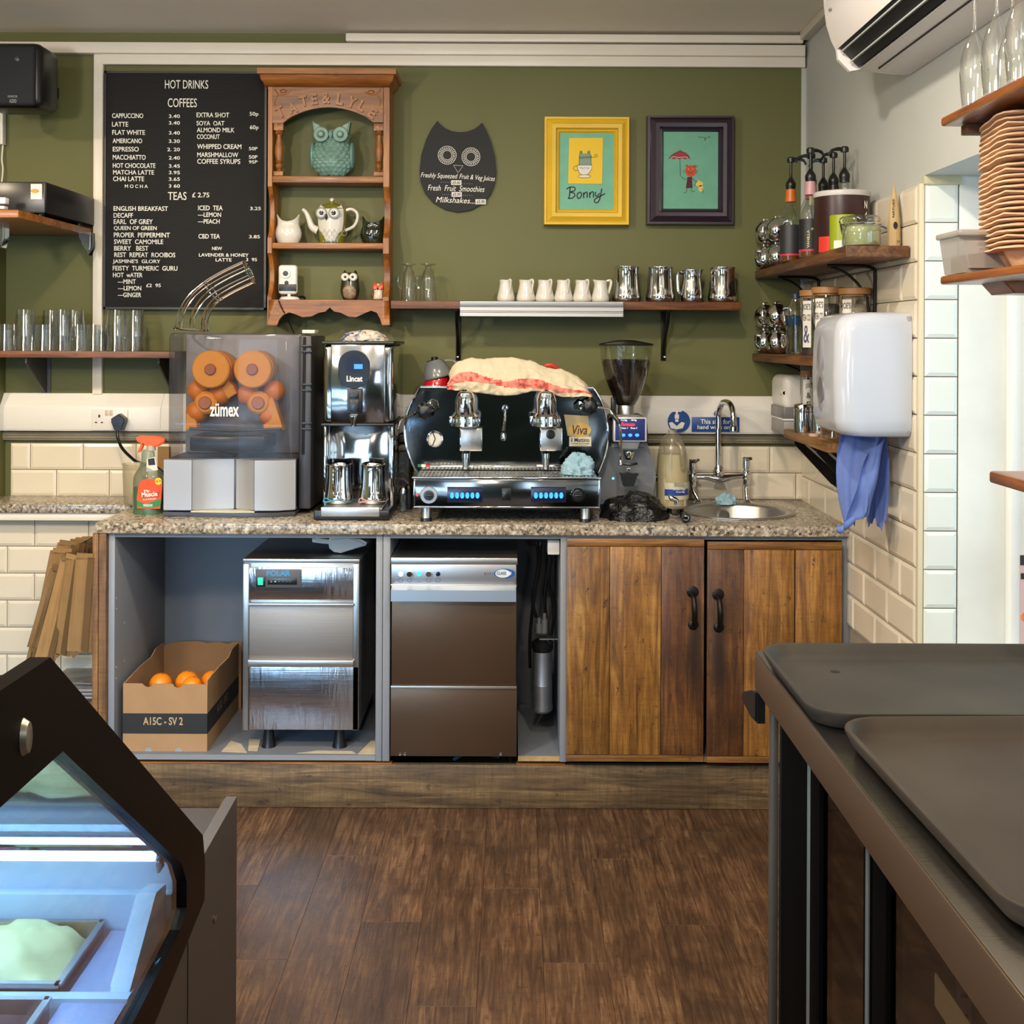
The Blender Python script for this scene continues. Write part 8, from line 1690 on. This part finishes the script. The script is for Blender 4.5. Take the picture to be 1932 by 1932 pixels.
def tray(cx_, cy_, w, h, z, rot, label, mat):
    root = empty('serving_tray', (cx_, cy_, z), label, 'tray', 'brown non-slip trays on the cooler'); m = MB(); rows = []
    for ins, dz in ((.018, 0), (.012, .002), (.004, .016), (.0, .024), (.0005, .0275), (.004, .0285), (.008, .0265), (.015, .012), (.022, .006), (.032, .0045)):
        rows.append([m.V((a, b, z + dz)) for a, b in rr(cx_, cy_, w - 2 * ins, h - 2 * ins, max(.012, .062 - ins))])
    for A, B in zip(rows, rows[1:]):
        for i in range(len(A)): m._f([A[i], A[(i + 1) % len(A)], B[(i + 1) % len(A)], B[i]])
    m._f(rows[0]); m._f(rows[-1]); m.build('tray', mat, root, smooth=1); root.rotation_euler = (0, 0, rot); return root
def traymat(n, c):
    q = NT(n); f = q.noise(q.coords(), 5, 4); q.l(q.mix(f, lin(c), lin('45413b')), q.b.inputs['Base Color']); q.b.inputs['Roughness'].default_value = .5; q.b.inputs['Specular IOR Level'].default_value = .12; q.bump(q.noise(q.coords(), 400, 2), .12, .0006); return q.m
t1 = tray(.715, 1.893, .54, .40, .9025, 0, 'dark grey serving tray at the far end of the cooler top', traymat('tray_rubber_grey', '262626'))
MB().cyl((.56, 1.99, .9071), .008, .0004, 'z', 16).build('dark_spot', M_BLACKM, t1)
tray(.725, 1.385, .50, .585, .9025 + .004, math.radians(1.5), 'browner serving tray in front, nearer the camera on the cooler', traymat('tray_rubber_brown', '2e2620'))
# ================================================================ chilled display case, left foreground
dc = empty('display_case', (-1.1, 1.45, 0), 'black-framed ice cream display case lit blue-white in the left foreground', 'display case')
XE = -.5
outer = [(.7, 1.137), (1.247, 1.133), (1.868, .672), (1.882, .62), (1.880, .562), (1.62, .514), (.7, .44)]
inner = [(.78, 1.022), (1.283, 1.018), (1.748, .680), (1.776, .640), (1.776, .60), (1.742, .583), (.78, .530)]
m = MB()
def pair(x): return [m.V((x, a, b)) for a, b in outer], [m.V((x, a, b)) for a, b in inner]
O1, I1 = pair(XE); O2, I2 = pair(XE - .022); n = len(outer)
for i in range(n):
    j = (i + 1) % n; m._f([O1[i], O1[j], I1[j], I1[i]]); m._f([O2[i], O2[j], I2[j], I2[i]]); m._f([O1[i], O1[j], O2[j], O2[i]]); m._f([I1[i], I1[j], I2[j], I2[i]])
m.build('end_frame', plain('frame_glossy_black', '040303', .35, spec=.12), dc, smooth=.4)
M_CASEG = glass('case_glass', 'eaf4fa', .16); M_CASEI = plain('case_white_enamel', 'c3cfdb', .35); M_CASEB = plain('case_blue_grey', '9fb4cf', .4)
MB().prism([(a, b) for a, b in inner], XE - .012, XE - .008, axis='x').build('end_glass', M_CASEG, dc)
XL_ = -2.3
m = MB(); m.prism([(1.262, 1.06), (1.268, 1.068), (1.800, .676), (1.795, .668)], XL_, XE - .023, axis='x').build('sloping_glass', M_CASEG, dc)
MB().prism([(.7, 1.06), (1.262, 1.06), (1.266, 1.068), (.7, 1.068)], XL_, XE - .023, axis='x').build('top_glass', M_CASEG, dc)
MB().prism([(1.20, 1.055), (1.262, 1.055), (1.262, 1.03), (1.20, 1.03)], XL_, XE - .024, axis='x', bev=.003).build('top_rail', M_CHROME, dc)
MB().prism([(1.795, .668), (1.82, .668), (1.82, .575), (1.795, .575)], XL_, XE - .024, axis='x', bev=.002).build('front_rail', M_CASEI, dc)
MB().tube([(XL_ + .02, 1.745, .694), (XE - .04, 1.745, .694)], .008, 12).build('light_tube', emit('cold_tube', 'a9d8ff', 30), dc); MB().tube([(XL_ + .02, 1.24, 1.018), (XE - .04, 1.24, 1.018)], .007, 12).build('light_tube', emit('cold_tube2', '9accff', 30), dc)
MB().prism([(1.74, .708), (1.765, .708), (1.765, .703), (1.74, .703)], XL_, XE - .03, axis='x').build('tube_holder', M_CHROME, dc)
area('case_light', (-1.4, 1.45, 1.0), (0, 0, 0), 1.5, .25, 130, (.42, .70, 1.0))
MB().box(XL_, XE - .024, .75, 1.795, .50, .508).build('deck', M_CASEB, dc)
MB().box(XL_, XE - .024, 1.775, 1.794, .508, .62).box(XL_, XE - .024, 1.575, 1.592, .508, .574).box(XL_, XE - .024, 1.33, 1.345, .508, .574).build('pan_rail', M_CASEI, dc)
MB().box(-.615, XE - .026, .80, 1.77, .560, .568, bev=.002).build('side_deck', plain('side_deck_lilac', '9aa0bd', .35), dc)
MB().prism([(1.60, .568), (1.77, .568), (1.77, .64), (1.72, .65)], -.560, -.530, axis='x', bev=.003).build('glass_clamp', M_CASEI, dc)
for yy, zz in ((1.27, 1.022), (1.735, .70)): MB().box(XE - .03, XE - .023, yy - .02, yy + .005, zz - .02, zz, bev=.003).build('corner_bolt', M_CHROME, dc)
for i in range(4):
    for yy, nm in ((1.345, 'near'), (1.592, 'far')):
        a = -.625 - .235 * (i + 1) + .012; b = -.625 - .235 * i; d_ = .175 if nm == 'far' else .215; r = empty('gelato_pan', ((a + b) / 2, yy + d_ / 2, .512), 'steel gelato pan in the %s row of the lit case, %s' % (nm, ['nearest the end glass', 'second from the end glass', 'third from the end glass', 'fourth from the end glass'][i]), 'gelato pan', 'gelato pans in the display case')
        m = MB(); m.box(a, b, yy + .004, yy + d_, .5095, .512); 
        for q in ((a, a + .002, yy + .004, yy + d_), (b - .002, b, yy + .004, yy + d_), (a, b, yy + .004, yy + .006), (a, b, yy + d_ - .002, yy + d_)): m.box(q[0], q[1], q[2], q[3], .5095, .582)
        for q in ((a - .003, a + .006, yy, yy + d_ + .002), (b - .006, b + .003, yy, yy + d_ + .002), (a, b, yy, yy + .008), (a, b, yy + d_ - .006, yy + d_ + .003)): m.box(q[0], q[1], q[2], q[3], .582, .585)
        m.build('pan', M_BRUSH, r)
        mat = [plain('gelato_cream', 'd9cf93', .6, nz=.08, nscale=30), plain('gelato_pale_green', 'b9cf9c', .6, nz=.08), plain('gelato_yellow', 'e0cf7a', .6, nz=.08), plain('gelato_white', 'dcdcd2', .6)][i] if nm == 'far' else [plain('gelato_brown', '4f3230', .7, nz=.2, nscale=30), plain('gelato_berry', '7a4458', .6, nz=.2), plain('gelato_brown', '4f3230', .7), plain('gelato_cream', 'd9cf93', .6)][i]
        m = MB(); nu = 26
        m.grid(lambda u, v: (a + .003 + (b - a - .006) * u, yy + .008 + (d_ - .012) * v, .550 + .062 * (math.sin(PI * u) * math.sin(PI * v)) ** .5 + .016 * noise.noise(Vector((u * 4 + i, v * 4, 2.0 if nm == 'far' else 7.0))) + .006 * noise.noise(Vector((u * 16 + i, v * 16, 1)))), nu, nu).build('gelato', mat, r, kind='stuff', smooth=1)
M_CBODY = plain('case_body_grey', '423b35', .5, nz=.04)
MB().box(-2.4, XE - .023, .7, 1.85, .02, .498).box(-2.4, XE - .023, 1.85, 2.10, .02, .622, bev=.002).build('body', plain('case_body_dark', '38332f', .5), dc)
MB().prism([(.7, .0), (2.107, .0), (2.107, .640), (2.095, .640), (1.885, .634), (1.885, .56), (1.62, .511), (.7, .437)], XE - .0225, XE - .002, axis='x', bev=.0015).build('end_panel', M_CBODY, dc)
MB().box(XE - .0021, XE - .0008, 1.788, 1.790, .02, .54).build('panel_seam', M_BLACKM, dc)
q = Vector((XE, .5 * F / (968 - 411), 0)); zz = 1.48 - (1735 - 640) * q.y / F
MB().lathe([(.005, 0), (.006, .003), (0, .005)], (XE - .002, q.y, zz), 12, 'x').build('panel_bolt', M_CHROME, dc)
yy = .5 * F / (968 - 48); zz = 1.48 - (1395 - 640) * yy / F; MB().lathe([(1, 0), (.8, .006), (0, .008)], (XE, yy, zz), 16, 'x', sx=.010, sy=.020).build('frame_stud', plain('stud_grey', '8a7f70', .3, metal=.8), dc)
